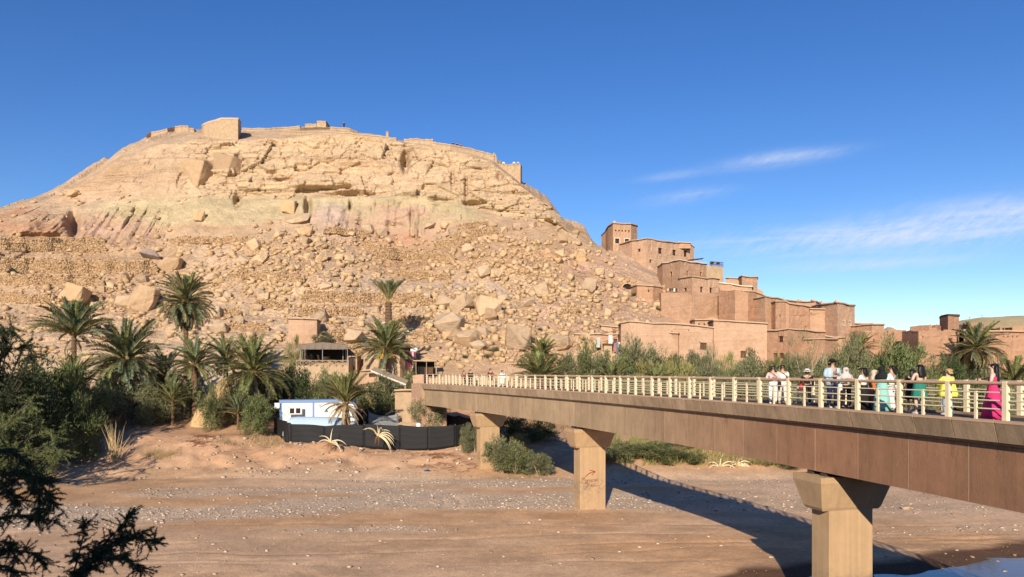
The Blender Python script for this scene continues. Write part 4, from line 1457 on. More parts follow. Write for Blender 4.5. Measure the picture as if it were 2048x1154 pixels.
fort_wall('granary', [(610, 250, 214), (633, 250, 214), (633.5, 244.5, 214), (652, 244.5, 213.5), (654, 248, 215)], 10, 'small ruined stone granary on the summit', 'ruin', 4.0)
fort_wall('fort_wall', [(808, 281, 190), (835, 279, 189.5), (840, 281, 189), (866, 281, 188)], 9, 'broken rampart right of the long terrace wall')
fort_wall('fort_wall', [(866, 287, None), (900, 291, None), (940, 299, None), (975, 308, None), (988, 313, None)], 9, 'sloping rampart wall above the right cliff', down=1.0)
fort_wall('ruined_tower', [(984, 310, 180), (988, 304, 180), (991, 309, 180), (994, 316, 180), (999, 330, 181)], 20, 'jagged ruined tower stump at the rampart end', 'ruin', 3.0, 0, 'masonry', 1.0)
fort_wall('fort_wall', [(999, 330, 176), (1020, 330, 175), (1041, 330, 174), (1044, 334, 180)], 32, 'square stone bastion at the right end of the rampart', 'bastion', 6.0, 0.2, 'masonry', 1.0)
fort_wall('chimney_stump', [(772, 264, None), (777, 264, None)], 9, 'small stone stump standing on the rampart', 'ruin', 0.8, 0.2)
# ------------------------------------------------------------------ mud houses
def wall_grid(mb, A, B, zb, zA, zB, holes=(), seed=0, rough=0.06, step=1.3, top_j=0.18, depth=0.3):
    """wall from A to B (plan points), bottom zb, top zA..zB, with real openings; returns reveal list"""
    A = Vector((A[0], A[1], 0)); B = Vector((B[0], B[1], 0))
    L = (B - A).length
    if L < 1e-3: return []
    d = (B - A) / L
    nrm = Vector((d.y, -d.x, 0))           # outward when A->B runs left to right seen from the front
    zt = max(zA, zB)
    xs = set([0.0, L]); zs = set([zb, zt])
    n = max(1, int(L / step))
    for i in range(1, n): xs.add(L * i / n)
    n = max(1, int((zt - zb) / step))
    for i in range(1, n): zs.add(zb + (zt - zb) * i / n)
    hl = []
    for (a0, a1, z0, z1) in holes:
        a0, a1 = max(0.12, a0), min(L - 0.12, a1)
        z1 = min(z1, zt - 0.15); z0 = max(z0, zb + 0.05)
        if a1 - a0 < 0.1 or z1 - z0 < 0.1: continue
        hl.append((a0, a1, z0, z1))
        # drop subdivisions too close to an opening, then add its edges
        xs = {x for x in xs if x in (0.0, L) or (abs(x - a0) > .1 and abs(x - a1) > .1)} | {a0, a1}
        zs = {z for z in zs if z in (zb, zt) or (abs(z - z0) > .1 and abs(z - z1) > .1)} | {z0, z1}
    xs = sorted(xs); zs = sorted(zs)
    idx = {}
    vs = []
    r = random.Random(seed)
    hx_ = {round(h[0], 5) for h in hl} | {round(h[1], 5) for h in hl}
    for i, x in enumerate(xs):
        top = zA + (zB - zA) * x / L
        for k, z in enumerate(zs):
            zz = zb + (z - zb) * (top - zb) / (zt - zb) if zA != zB else z
            j = 0.0 if (i in (0, len(xs) - 1)) else r.uniform(-rough, rough)
            if k == len(zs) - 1: zz += r.uniform(-top_j, top_j * .4)
            p = A + d * x + nrm * j
            idx[(i, k)] = len(vs); vs.append(Vector((p.x, p.y, zz)))
    fs = []
    for i in range(len(xs) - 1):
        for k in range(len(zs) - 1):
            cx, cz = (xs[i] + xs[i + 1]) / 2, (zs[k] + zs[k + 1]) / 2
            if any(h[0] < cx < h[1] and h[2] < cz < h[3] for h in hl): continue
            fs.append((idx[(i, k)], idx[(i + 1, k)], idx[(i + 1, k + 1)], idx[(i, k + 1)]))
    mb.add(vs, fs)
    out = []
    for (a0, a1, z0, z1) in hl:
        f = lambda a, z: (lambda s_: zb + (z - zb) * ((zA + (zB - zA) * a / L) - zb) / (zt - zb) if zA != zB else z)(0)
        q = [A + d * a0, A + d * a1]
        c = [Vector((q[0].x, q[0].y, f(a0, z0))), Vector((q[1].x, q[1].y, f(a1, z0))), Vector((q[1].x, q[1].y, f(a1, z1))), Vector((q[0].x, q[0].y, f(a0, z1)))]
        fo = [p + nrm * 0.06 for p in c]
        inn = [p - nrm * depth for p in c]
        for i in range(4):
            mb.quad(fo[i], inn[i], inn[(i + 1) % 4], fo[(i + 1) % 4])
        out.append((inn, c, d, nrm))
    return out


def add_window(root, info, kind):
    inn, c, d, nrm = info
    w = (c[1] - c[0]).length; h = c[3].z - c[0].z
    ctr = (inn[0] + inn[2]) / 2
    up = Vector((0, 0, 1))
    mb = MB()
    if kind == 'door':
        mb.box(ctr + nrm * 0.06, w * 1.02, 0.05, h * 1.02, (d, nrm, up))
        o = mb.build('door', M['wood'], root)
        return
    mb.box(ctr + nrm * 0.02, w * 1.02, 0.03, h * 1.02, (d, nrm, up))
    o = mb.build('window', M['pane'], root)
    if w > 0.55 and kind != 'slit':
        fr = MB()
        for s_ in (-1, 1):
            fr.box(ctr + nrm * 0.07 + d * s_ * (w / 2 - .04), 0.08, 0.06, h, (d, nrm, up))
            fr.box(ctr + nrm * 0.071 + up * s_ * (h / 2 - .04), w - .165, 0.06, 0.08, (d, nrm, up))
        fr.build('frame', M['wood'], o)
        b2 = MB(); b2.box(ctr + nrm * 0.065, 0.07, 0.05, h - .17, (d, nrm, up)); b2.build('mullion', M['wood'], o)
    if kind == 'lime':
        # whitewashed surround, four strips proud of the wall
        s2 = MB(); e = 0.22
        cc = (c[0] + c[2]) / 2
        s2.box(cc + nrm * 0.075 + up * (h / 2 + e / 2), w + 2 * e, 0.03, e, (d, nrm, up))
        s2.box(cc + nrm * 0.075 - up * (h / 2 + e / 2), w + 2 * e, 0.03, e, (d, nrm, up))
        for s_ in (-1, 1):
            s2.box(cc + nrm * 0.075 + d * s_ * (w / 2 + e / 2), e, 0.03, h, (d, nrm, up))
        s2.build('surround', M['lime'], o)


def house(pts, ybase, label, mat='adobe', wins=(), D=None, name='mud_house', cop='coping', parapet=True, depth_m=5.0, pinn=(), beams=0, cat='house', taper=0.0, seed=None, base_extra=4.0, group=None):
    """pts: roof-line pixels (u, y[, dD]) from left to right along the visible faces; the roof line's fall gives each face its recession"""
    seed = seed if seed is not None else int(pts[0][0] * 7 + pts[0][1])
    uc = min(range(len(pts)), key=lambda i: pts[i][1])
    if D is None:
        D = min(hill_at(p[0], ybase).y - (p[2] if len(p) > 2 else 0) for p in pts) - 0.3
    elif pts[0][0] > 1240 and ybase > 560 and base_extra > 3 and cat not in ('roof room',) and name != 'village_wall':
        D = min(D, min(hill_at(p[0], ybase).y - (p[2] if len(p) > 2 else 0) for p in pts) - 0.3)
    W = []
    for i, p in enumerate(pts):
        dD = p[2] if len(p) > 2 else 0.0
        W.append(PX(p[0], p[1], D + dD))
    zb = PX(pts[uc][0], ybase, D).z - base_extra
    cx = sum((w.x for w in W)) / len(W); cy = sum((w.y for w in W)) / len(W)
    root = thing(name, (cx, cy, zb + base_extra), label, cat, group)
    mb = MB()
    fl = [Vector((w.x, w.y, 0)) for w in W]
    dirv = (fl[-1] - fl[0]).normalized()
    bk = Vector((-dirv.y, dirv.x, 0))
    if bk.y < 0: bk = -bk
    backs = [fl[-1] + bk * depth_m, fl[0] + bk * depth_m]
    infos = []
    for i in range(len(fl) - 1):
        A, B = fl[i], fl[i + 1]
        L = (B - A).length
        hl = []; kinds = []
        for wn in wins:
            (u0, u1, y0, y1) = wn[:4]; kd = wn[4] if len(wn) > 4 else 'plain'
            um = (u0 + u1) / 2
            if not (pts[i][0] <= um < pts[i + 1][0]): continue

            def along(u):
                k = (u - 1024) / F
                dx, dy = B.x - A.x, B.y - A.y
                t = (k * A.y - A.x) / (dx - k * dy)
                return t * L, A.y + dy * t
            a0, Da = along(u0); a1, Db = along(u1)
            Dm = (Da + Db) / 2
            hl.append((a0, a1, PX(0, y1, Dm).z, PX(0, y0, Dm).z)); kinds.append(kd)
        res = wall_grid(mb, A, B, zb, W[i].z, W[i + 1].z, hl, seed + i)
        infos += list(zip(res, kinds))
    zl, zr = W[0].z, W[-1].z
    wall_grid(mb, fl[-1], backs[0], zb, zr, zr, (), seed + 21)
    wall_grid(mb, backs[0], backs[1], zb, zr, zl, (), seed + 22)
    wall_grid(mb, backs[1], fl[0], zb, zl, zl, (), seed + 23)
    # flat roof just under the parapet
    top = [Vector((p.x, p.y, w.z - 0.25)) for p, w in zip(fl, W)] + [Vector((backs[0].x, backs[0].y, zr - .25)), Vector((backs[1].x, backs[1].y, zl - .25))]
    cen = sum(top, Vector()) / len(top)
    for i in range(len(top)):
        mb.add([top[i], top[(i + 1) % len(top)], cen], [(0, 1, 2)])
    o = mb.build('wall', M[mat], root)
    for inf, kd in infos: add_window(root, inf, kd)
    # roof edge: dark reed layer under a mud coping, in short slightly sagging pieces
    if cop:
        me_, mc = MB(), MB()
        loop = [Vector((p.x, p.y, w.z)) for p, w in zip(fl, W)] + [Vector((backs[0].x, backs[0].y, zr)), Vector((backs[1].x, backs[1].y, zl))]
        r = random.Random(seed + 5)
        c2 = sum(loop, Vector()) / len(loop)
        ring = []
        nL = len(loop)
        for i in range(nL):
            a, b_ = loop[i], loop[(i + 1) % nL]
            n = max(1, int((b_ - a).length / 1.6))
            for k in range(n):
                q = a.lerp(b_, k / n)
                if k: q.z += r.uniform(-.16, .08)
                ring.append(q)

        def off(q, e):
            v = Vector((q.x - c2.x, q.y - c2.y, 0))
            return q + v.normalized() * e
        def band(mb_, e, z0, z1, ein):
            n = len(ring)
            lo = [off(q, e) + Vector((0, 0, z0)) for q in ring]; hi = [off(q, e) + Vector((0, 0, z1)) for q in ring]
            li = [off(q, -ein) + Vector((0, 0, z0)) for q in ring]; hi2 = [off(q, -ein) + Vector((0, 0, z1)) for q in ring]
            for i in range(n):
                j = (i + 1) % n
                mb_.quad(lo[i], lo[j], hi[j], hi[i]); mb_.quad(hi[i], hi[j], hi2[j], hi2[i]); mb_.quad(li[j], li[i], hi2[i], hi2[j]); mb_.quad(lo[j], lo[i], li[i], li[j])
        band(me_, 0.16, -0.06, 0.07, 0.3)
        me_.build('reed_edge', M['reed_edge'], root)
        band(mc, 0.12, 0.075, 0.24, 0.3)
        mc.build('coping', M[cop], root)
    for (u, y) in pinn:
        # small stepped corner pinnacle
        j = min(range(len(pts)), key=lambda i: abs(pts[i][0] - u))
        b_ = W[j]; pb = MB()
        h = max(0.3, (b_.z - PX(u, y, b_.y).z) * -1)
        c = Vector((PX(u, y, b_.y).x, b_.y + 0.3, b_.z + 0.2))
        pb.loft([[c + Vector((sx * w, sy * w, z)) for sx, sy in ((-1, -1), (1, -1), (1, 1), (-1, 1))] for w, z in ((.35, 0), (.32, h * .5), (.2, h * .55), (.12, h))])
        pb.build('pinnacle', M['coping'], root)
    if beams:
        i = uc if uc < len(pts) - 1 else uc - 1
        A, B = W[i], W[i + 1]
        dd = (B - A).normalized(); nn = Vector((dd.y, -dd.x, 0)).normalized()
        for k in range(beams):
            q = A.lerp(B, (k + .7) / (beams + .4)) - Vector((0, 0, 0.55))
            pb = MB(); pb.tube([q - nn * .2, q + nn * .45], .09, 6)
            pb.build('roof_beam', M['wood'], root)
    return root


# the hillside houses, from the top down
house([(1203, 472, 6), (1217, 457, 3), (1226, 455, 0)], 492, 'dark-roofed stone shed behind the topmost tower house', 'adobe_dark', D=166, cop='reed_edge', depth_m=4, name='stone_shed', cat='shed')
house([(1217, 453, 4), (1226, 447, 0), (1262, 448.5, 1), (1274.5, 452, 4)], 500, 'topmost square tower house with two lime-framed windows', 'adobe', D=160,
      wins=[(1230, 1238.5, 477, 487, 'lime'), (1249.5, 1258, 478, 488, 'lime')] + [(1230 + 6.6 * k, 1232.6 + 6.6 * k, 460.5, 463.5, 'slit') for k in range(5)] + [(1269, 1271.5, 461, 464, 'slit')],
      pinn=[(1229, 443)], name='tower_house')
house([(1264, 482, 3), (1293, 478, 0), (1358, 487, 6), (1380, 489.5, 8), (1388, 495, 9)], 524, 'long flat-roofed house with three dark windows below the tower house', 'adobe_pink', D=151,
      wins=[(1316, 1324, 496, 507), (1344.5, 1352, 499.5, 510.5), (1367, 1374, 501.5, 513), (1275.5, 1281, 497, 503, 'slit'), (1298.5, 1303.5, 518.5, 525, 'slit')], beams=0)
house([(1356, 485.5, 0), (1381, 487, 0)], 492, 'low roof stub on the right end of the long house', 'adobe', D=157, depth_m=3, base_extra=0.5, name='roof_stub', cat='roof room')
house([(1325, 527, 6), (1359.6, 521, 0), (1413, 528.5, 6)], 575, 'pale-coped house with small windows and saw-tooth cornice on the hillside', 'adobe', D=143.5, cop='coping_white',
      wins=[(1340, 1344.5, 542, 551), (1372.5, 1376.5, 541, 550.5), (1399.5, 1403.5, 544, 552)])
house([(1413, 531, 4), (1447, 535, 5)], 575, 'rubble-patched terrace house end under the solar panels', 'masonry', D=146, cop=None, depth_m=5)
house([(1359, 557.5, 4), (1384, 554, 0), (1438, 559, 4)], 605, 'smooth house with two square windows above the retaining wall', 'adobe_pink', D=138,
      wins=[(1400, 1405.5, 574, 584), (1418.5, 1424.5, 575, 585.5), (1368, 1374, 575, 582)])
house([(1322, 584, 5), (1384, 588, 0), (1440, 584, 4)], 622, 'bare retaining wall under the hillside houses', 'adobe', D=136.5, cop=None, depth_m=3, name='retaining_wall', cat='retaining wall')
house([(1274, 571, 1), (1306, 573, 0), (1325, 576, 2)], 592, 'low lean-to hut left of the washing line', 'adobe_dark', D=137, wins=[(1296, 1298.5, 577, 582)], depth_m=3, name='mud_hut', cat='hut')
house([(1452, 556.5, 2), (1480, 558, 1)], 580, 'small roof room left of the stepped roof house', 'adobe', D=151, depth_m=4)
house([(1478, 556, 3), (1484, 553, 0), (1515, 555, 2)], 590, 'stepped roof house against the sky', 'adobe', D=150, wins=[(1481, 1483, 561, 564, 'slit')], depth_m=4)
house([(1439, 567, 2), (1504, 574.5, 0)], 592, 'long whitewashed-edge terrace house', 'adobe', D=142.5, cop='coping_white', depth_m=4)
house([(1512, 576, 0), (1526, 580, 0)], 600, 'small stair block right of the stepped roof house', 'adobe', D=147, depth_m=3, cop=None)
house([(1437, 580, 4), (1470, 580, 0), (1496, 584, 0)], 640, 'rough-faced scarred mud wall below the terrace house', 'adobe_dark', D=134, cop=None, depth_m=3, name='retaining_wall', cat='retaining wall')
house([(1485, 583, 3), (1508, 584, 2), (1528, 592, 3)], 605, 'narrow house with stepped roof line over the rough wall', 'adobe', D=141, depth_m=3)
house([(1494, 598.5, 5), (1530, 593.5, 0), (1592, 604, 5)], 650, 'wide shaded-side house stepping down the ridge', 'adobe', D=135, wins=[(1503, 1505, 617, 619, 'slit')])
house([(1592, 603, 2), (1632, 603.5, 0)], 625, 'plain upper house behind the weathered long house', 'adobe', D=138, depth_m=5, pinn=[(1600, 600), (1627, 600)])
house([(1534, 606, 4), (1551, 604, 0), (1572, 604, 1), (1578, 608, 1), (1621, 615, 3)], 662, 'long weathered house with carved niches and small window holes', 'adobe_dark', D=128,
      wins=[(1536.8, 1539.4, 627, 632, 'slit'), (1558.5, 1561, 628, 632.5), (1575.5, 1578, 628, 630, 'slit'), (1598.5, 1600.5, 629, 631.5, 'slit'), (1610, 1612, 649, 652, 'slit')])
house([(1620, 619, 0), (1674, 620.5, 0)], 674, 'plain wall joining the long house and the corner tower', 'adobe', D=127, depth_m=5, wins=[(1621, 1623, 625, 628, 'slit'), (1670, 1672, 632, 635, 'slit')])
house([(1643.5, 610, 4), (1675, 607, 0), (1709.5, 611.5, 4)], 676, 'square corner tower with two small lime-topped windows', 'adobe_pink', D=124,
      wins=[(1685.5, 1689, 643, 650, 'lime'), (1697.5, 1701, 643, 650, 'lime')], pinn=[(1646, 604), (1675, 602)], name='tower_house')
house([(1709, 648, 0), (1746, 648, 1)], 678, 'low house right of the corner tower', 'adobe', D=126, depth_m=5, wins=[(1740, 1742.5, 650.5, 655, 'slit')])
house([(1744, 650, 0), (1768, 650, 1)], 690, 'lowest roof beside the long red wall', 'adobe', D=128, depth_m=5, wins=[])
# front row by the river
house([(1533, 662, 3), (1576, 659, 0), (1610, 661, 2), (1650, 665, 4)], 716, 'front house with one blue-framed window on its shaded side', 'adobe_dark', D=116,
      wins=[(1557.5, 1566.5, 672, 684), (1547, 1555, 706, 716, 'door'), (1559, 1568, 706, 716, 'door')])
house([(1648, 673, 0), (1690, 676, 0)], 705, 'low wall house below the corner tower', 'adobe', D=119, depth_m=4)
house([(1597, 680, 3), (1650, 679, 0), (1675, 679.5, 2)], 722, 'low brown riverside house behind the grey bushes', 'adobe_dark', D=113, wins=[(1600, 1604, 688, 697, 'door')])
house([(1427, 642, 1), (1534, 648.5, 0)], 716, 'tall blank-walled house with a lintelled doorway', 'adobe_pink', D=117.5, wins=[(1481, 1492, 700, 714, 'door')], depth_m=6)
house([(1390, 641, 2), (1426, 640.5, 2)], 665, 'ruined flat roof store left of the blank-walled house', 'adobe', D=123, depth_m=4, beams=3)
house([(1242, 647.5, 1), (1260, 644, 0), (1330, 648, 0), (1392, 652.5, 0), (1426, 657, 0)], 716, 'long low riverside house with a patched wall', 'adobe_pink', D=121, depth_m=5,
      wins=[(1400, 1413, 684, 698, 'door'), (1343, 1345, 661, 663, 'slit'), (1376, 1378, 656, 658, 'slit')])
house([(1321, 666, 1), (1356, 668, 0), (1366, 669, 2)], 716, 'square projecting store in front of the patched house', 'adobe', D=116.5, depth_m=4, wins=[(1358, 1360, 685, 689, 'slit')])
house([(1150, 669, 2), (1236, 669.5, 0)], 716, 'low mud shop house with a hanging rug', 'adobe', D=117, depth_m=5, wins=[(1227, 1238, 676, 700, 'door')])
house([(1202, 652, 0), (1240, 656, 0)], 690, 'mud store with crossed timbers above the shop', 'adobe_pale', D=122, depth_m=4)
# long red walls on the right
house([(1728, 661, 0), (1812, 660, 2)], 745, 'long eroded red mud wall', 'adobe_dark', D=113, cop=None, depth_m=3, name='village_wall', cat='wall', wins=[(1746, 1748.5, 676, 682, 'slit')])
house([(1804, 661, 6), (1837, 660.5, 0), (1887, 660, 1), (1913, 661, 1)], 750, 'projecting red mud house with scarred corner', 'adobe_dark', D=107, cop=None, depth_m=8, wins=[(1844, 1846.5, 671, 674, 'slit'), (1902, 1904.5, 675, 678, 'slit')])
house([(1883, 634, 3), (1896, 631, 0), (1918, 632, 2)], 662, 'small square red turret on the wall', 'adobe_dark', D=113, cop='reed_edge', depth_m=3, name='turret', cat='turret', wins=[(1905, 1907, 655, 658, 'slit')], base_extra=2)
house([(1858, 650, 0), (1862, 648.5, 0), (1874, 648.5, 0), (1884, 652, 2)], 662, 'crenellated parapet left of the red turret', 'adobe_dark', D=114, cop=None, depth_m=3, base_extra=2, name='parapet', cat='parapet',
      wins=[(1861 + 3.3 * k, 1862.8 + 3.3 * k, 651, 655, 'slit') for k in range(4)])
house([(1926, 647, 4), (1938, 645, 0), (1962, 645, 1), (1968, 649, 4)], 668, 'rounded red tower stump behind the big palm', 'adobe_dark', D=118, cop=None, depth_m=4, name='turret', cat='turret', wins=[(1928, 1930, 650, 657, 'slit'), (1932, 1934, 650, 657, 'slit')], base_extra=2)
house([(1920, 664, 10), (1928, 662, 0), (2000, 664, 0), (2060, 664, 1)], 720, 'pale red house wall behind the big palm', 'adobe_dark', D=118, cop='coping', depth_m=8, wins=[(1970 + 9 * k, 1972 + 9 * k, 671, 674, 'slit') for k in range(8)])
house([(2000, 654, 1), (2027, 652.5, 0), (2100, 652, 0)], 672, 'upper right house with an open gallery', 'adobe_dark', D=122, cop=None, depth_m=6, wins=[(2005, 2008, 655, 661, 'slit'), (2010, 2024, 655, 661, 'plain')], base_extra=2)
house([(1960, 696, 0), (2110, 693, 0)], 760, 'rough red garden wall at the right edge', 'adobe_dark', D=108, cop=None, depth_m=2, name='village_wall', cat='wall')
# left-hand houses by the bridge end
house([(577, 638, 0), (606, 638.5, 0), (634, 640, 0.5)], 712, 'plain tan block house above the cafe', 'adobe_pink', D=117, depth_m=4)
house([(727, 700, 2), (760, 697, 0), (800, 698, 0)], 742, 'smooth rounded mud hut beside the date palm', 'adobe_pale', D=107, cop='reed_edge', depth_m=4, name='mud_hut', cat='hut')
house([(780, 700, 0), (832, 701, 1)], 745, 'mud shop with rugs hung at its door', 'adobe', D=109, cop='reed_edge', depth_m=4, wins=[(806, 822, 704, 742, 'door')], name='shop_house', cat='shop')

# gallery of crooked roof junk: stove pipe, branches, aerials
for (u, y, D, lab) in ((1622, 664, 0, ''),):
    pass
# solar panels on the terrace
root = thing('solar_panel_rack', tuple(PX(1432, 534, 148)), 'two dark solar panels on a roof terrace rack', 'solar panels')
for du in (-8, 4):
    mb = MB(); c = PX(1432 + du, 524, 148)
    mb.box(c - Vector((0, 0, .25)), 0.75, 0.06, 0.6, (Vector((.9, .3, 0)).normalized(), Vector((-.25, .75, .6)).normalized(), Vector((.2, -.6, .77)).normalized())); mb.build('panel', M['pane'], root)
    mb = MB(); mb.tube([c + Vector((0, .2, -1.2)), c + Vector((0, .1, 0))], .06, 5); mb.build('leg', M['metal'], root)
mb = MB()
a, b_ = PX(1420, 530, 147.5), PX(1446, 532, 147.5)
for t in [i / 12 for i in range(13)]:
    q = a.lerp(b_, t); mb.tube([q - Vector((0, 0, .3)), q + Vector((0, 0, .7))], .05, 4)
mb.tube([a + Vector((0, 0, .7)), b_ + Vector((0, 0, .7))], .06, 5); mb.tube([a + Vector((0, 0, .2)), b_ + Vector((0, 0, .2))], .05, 5)
o = mb.build('terrace_railing', M['wood'], root)
# pergola of poles beside them
root = thing('pergola', tuple(PX(1392, 528, 150)), 'rough pole pergola on the roof beside the solar panels', 'pergola')
for u in (1380, 1390, 1399):
    mb = MB(); mb.tube([PX(u, 531, 150), PX(u, 516, 150)], .07, 5); mb.build('post', M['wood_pale'], root)
mb = MB()
mb.box(PX(1390, 519, 150.5), 3.2, 1.6, 0.1, (Vector((1, 0, .12)).normalized(), Vector((0, 1, 0)), Vector((-.12, 0, 1)).normalized())); mb.build('roof', M['wood'], root)
# broken reed roof poles on the stepped ridge
root = thing('brushwood', tuple(PX(1552, 597, 137)), 'pile of sticks and poles on a flat roof', 'brushwood')
for k in range(16):
    p = PX(1528 + k * 3.4, 597 + k * .45, 137); a = rng.uniform(-.5, .5)
    mb = MB(); mb.tube([p, p + Vector((rng.uniform(-.9, .9), rng.uniform(-.5, .5), rng.uniform(.1, .75)))], .035, 4); mb.build('stick', M['wood_pale'], root)
# washing on a line
root = thing('washing_line', tuple(PX(1355, 590, 137)), 'row of clothes drying on a line beside the two-window house', 'washing line')
a, b_ = PX(1334, 577, 136), PX(1376, 576, 136)
mb = MB(); mb.tube([a, a.lerp(b_, .5) - Vector((0, 0, .12)), b_], .02, 4); mb.build('line', M['black'], root)
cols = [(0.5, 0.42, 0.36), (0.02, 0.02, 0.03), (0.03, 0.03, 0.04), (0.7, 0.68, 0.62), (0.05, 0.03, 0.04), (0.5, 0.28, 0.28), (0.55, 0.2, 0.24), (0.08, 0.07, 0.1), (0.35, 0.28, 0.2), (0.4, 0.36, 0.3)]
for k, c in enumerate(cols):
    p = a.lerp(b_, (k + .5) / len(cols)); mb = MB(); w = 0.13; h = rng.uniform(.35, .7)
    mb.loft([[p + Vector((sx * w, sy * .03, z)) for sx, sy in ((-1, -1), (1, -1), (1, 1), (-1, 1))] for z in (0.0, -h * .5, -h)])
    mb.build('garment', mat_plain('washing_%d' % k, c, 0.9), root)
# cave mouth on the pink slope
root = thing('cave_wall', tuple(PX(1255, 580, 139)), 'mud-walled cave mouth left of the lean-to hut', 'cave')
p = hill_at(1253, 574)
mb = MB()
ring = [(math.cos(t) * 1.0, math.sin(t) * .75) for t in [2 * math.pi * k / 14 for k in range(14)]]
mb.loft([[p + Vector((x * 1.15, -1.0, z * 1.05 - .1)) for x, z in ring], [p + Vector((x * .85, -1.05, z * .8 - .1)) for x, z in ring], [p + Vector((x * .8, 1.5, z * .8 - .1)) for x, z in ring]], False)
mb.build('rim', M['adobe'], root)
mb = MB(); mb.loft([[p + Vector((x * .86, -.6, z * .8 - .1)) for x, z in ring], [p + Vector((x * .8, -.55, z * .75 - .1)) for x, z in ring]]); mb.build('hollow', M['black'], root)  # black plate across the mouth stands in for the shade inside
# ------------------------------------------------------------------ plants
def leaf_tris(C, Dv, L, Wd, g=nrg):
    """narrow leaf triangles: centres C, directions Dv (unit), lengths L, widths Wd -> verts, faces"""
    n = len(C)
    rnd = g.normal(size=(n, 3))
    side = np.cross(Dv, rnd); side /= np.maximum(np.linalg.norm(side, axis=1, keepdims=True), 1e-6)
    a = C - Dv * (L[:, None] * .5)
    V = np.stack([a - side * Wd[:, None] * .5, a + side * Wd[:, None] * .5, C + Dv * (L[:, None] * .5)], 1)
    return V.reshape(-1, 3), np.arange(n * 3).reshape(-1, 3)


def unit(v):
    return v / np.maximum(np.linalg.norm(v, axis=1, keepdims=True), 1e-6)


def crown_mesh(name, mat, seed, ncl=46, per=70, ll=0.075, lw=0.022, rx=0.5, rz=0.5, zc=0.5, clr=0.16, droop=0.0, up=0.5, core=0.25):
    """unit-height crown of leaf clumps with gaps between them"""
    g = np.random.default_rng(seed)
    d = unit(g.normal(size=(ncl, 3)))
    rad = core + (1 - core) * g.random(ncl) ** 0.6
    lump = 1 + 0.3 * g.normal(size=ncl)
    c = d * rad[:, None] * np.array([rx, rx, rz]) * np.clip(lump, .55, 1.35)[:, None]
    c[:, 2] = np.maximum(c[:, 2], -zc + 0.06)
    cs = clr * g.uniform(.6, 1.35, ncl)
    dd = unit(g.normal(size=(ncl, per, 3)).reshape(-1, 3)).reshape(ncl, per, 3)
    P = c[:, None, :] + dd * (cs[:, None] * g.random((ncl, per)) ** 0.45)[:, :, None]
    out = unit((P - c[:, None, :] * 0.6).reshape(-1, 3)) + 0.6 * g.normal(size=(ncl * per, 3))
    out[:, 2] += up - droop * 2
    V, Fc = leaf_tris(P.reshape(-1, 3) + np.array([0, 0, zc]), unit(out), ll * g.uniform(.6, 1.4, ncl * per), lw * g.uniform(.7, 1.3, ncl * per), g)
    V[:, 2] = np.maximum(V[:, 2], -0.03)
    return mesh_np(name, V, Fc, mat)


def stems_mesh(name, mat, seed, n=9, h=0.7, r=0.012, spread=0.35):
    rr = random.Random(seed); mb = MB()
    for k in range(n):
        a = rr.uniform(0, 6.28); sp = spread * rr.uniform(.3, 1)
        p = Vector((rr.uniform(-.05, .05), rr.uniform(-.05, .05), -.05)); pts = [p]
        for i in range(1, 5):
            t = i / 4
            pts.append(Vector((math.cos(a) * sp * t + rr.uniform(-.03, .03), math.sin(a) * sp * t + rr.uniform(-.03, .03), h * t * rr.uniform(.85, 1.1))))
        mb.tube(pts, [r, r * .8, r * .6, r * .4, r * .2], 4)
        q = pts[2]; b2 = a + rr.uniform(-1, 1)
        mb.tube([q, q + Vector((math.cos(b2) * .15, math.sin(b2) * .15, .2))], [r * .5, r * .15], 3)
    return mb.mesh(name, mat)


BUSH = {}
for key, mt in (('olive', 'bush'), ('grey', 'bush_grey'), ('deep', 'bush_deep'), ('bright', 'bush_bright')):
    BUSH[key] = [crown_mesh('foliage', M[mt], 500 + 10 * i + len(key), 60, 105, 0.065, 0.018, 0.52, 0.5, 0.46, 0.15) for i in range(3)]
BUSH['wispy'] = [crown_mesh('foliage', M['bush_grey'], 700 + i, 60, 46, 0.09, 0.012, 0.5, 0.52, 0.48, 0.17, 0, .9) for i in range(2)]
BUSH['yellow'] = [crown_mesh('foliage', M['reed'], 720 + i, 40, 50, 0.12, 0.014, 0.45, 0.5, 0.45, 0.16, 0, 1.6) for i in range(2)]
STEM = [stems_mesh('stem', M['twig'], 800 + i) for i in range(2)]
STEMW = stems_mesh('stem', mat_plain('bleached_branch', (0.62, 0.52, 0.42), 0.9, 0.2, 5), 820, 13, 0.85, 0.013, 0.5)
UP = Vector((0, 0, 1))


def ground_pt(u, D):
    X = (u - 1024) / F * D
    return Vector((X, D, max(gz(X, D), hill_z(X, D) if D > 99 else -9)))


def bush(u, ytop, w, D, key, label, group, ybot=None, stem=None, name='bush', cat='bush'):
    p = ground_pt(u, D)
    if ybot is not None:
        zb = PX(u, ybot, D).z
        p.z = min(p.z, zb) if zb > p.z else zb
        if zb > p.z + 0.3: p.z = zb - 0.3
    h = max(0.5, PX(u, ytop, D).z - p.z)
    wm = w * D / F
    root = thing(name, p, label, cat, group, rng.uniform(0, 6.28))
    i = rng.randrange(len(BUSH[key]))
    put('foliage', BUSH[key][i], root, None, None, (wm / 1.0, wm / 1.0 * rng.uniform(.85, 1.1), h / 0.98))
    put('stem', stem or STEM[rng.randrange(2)], root, None, None, (wm * .9, wm * .9, h * .95))
    return root


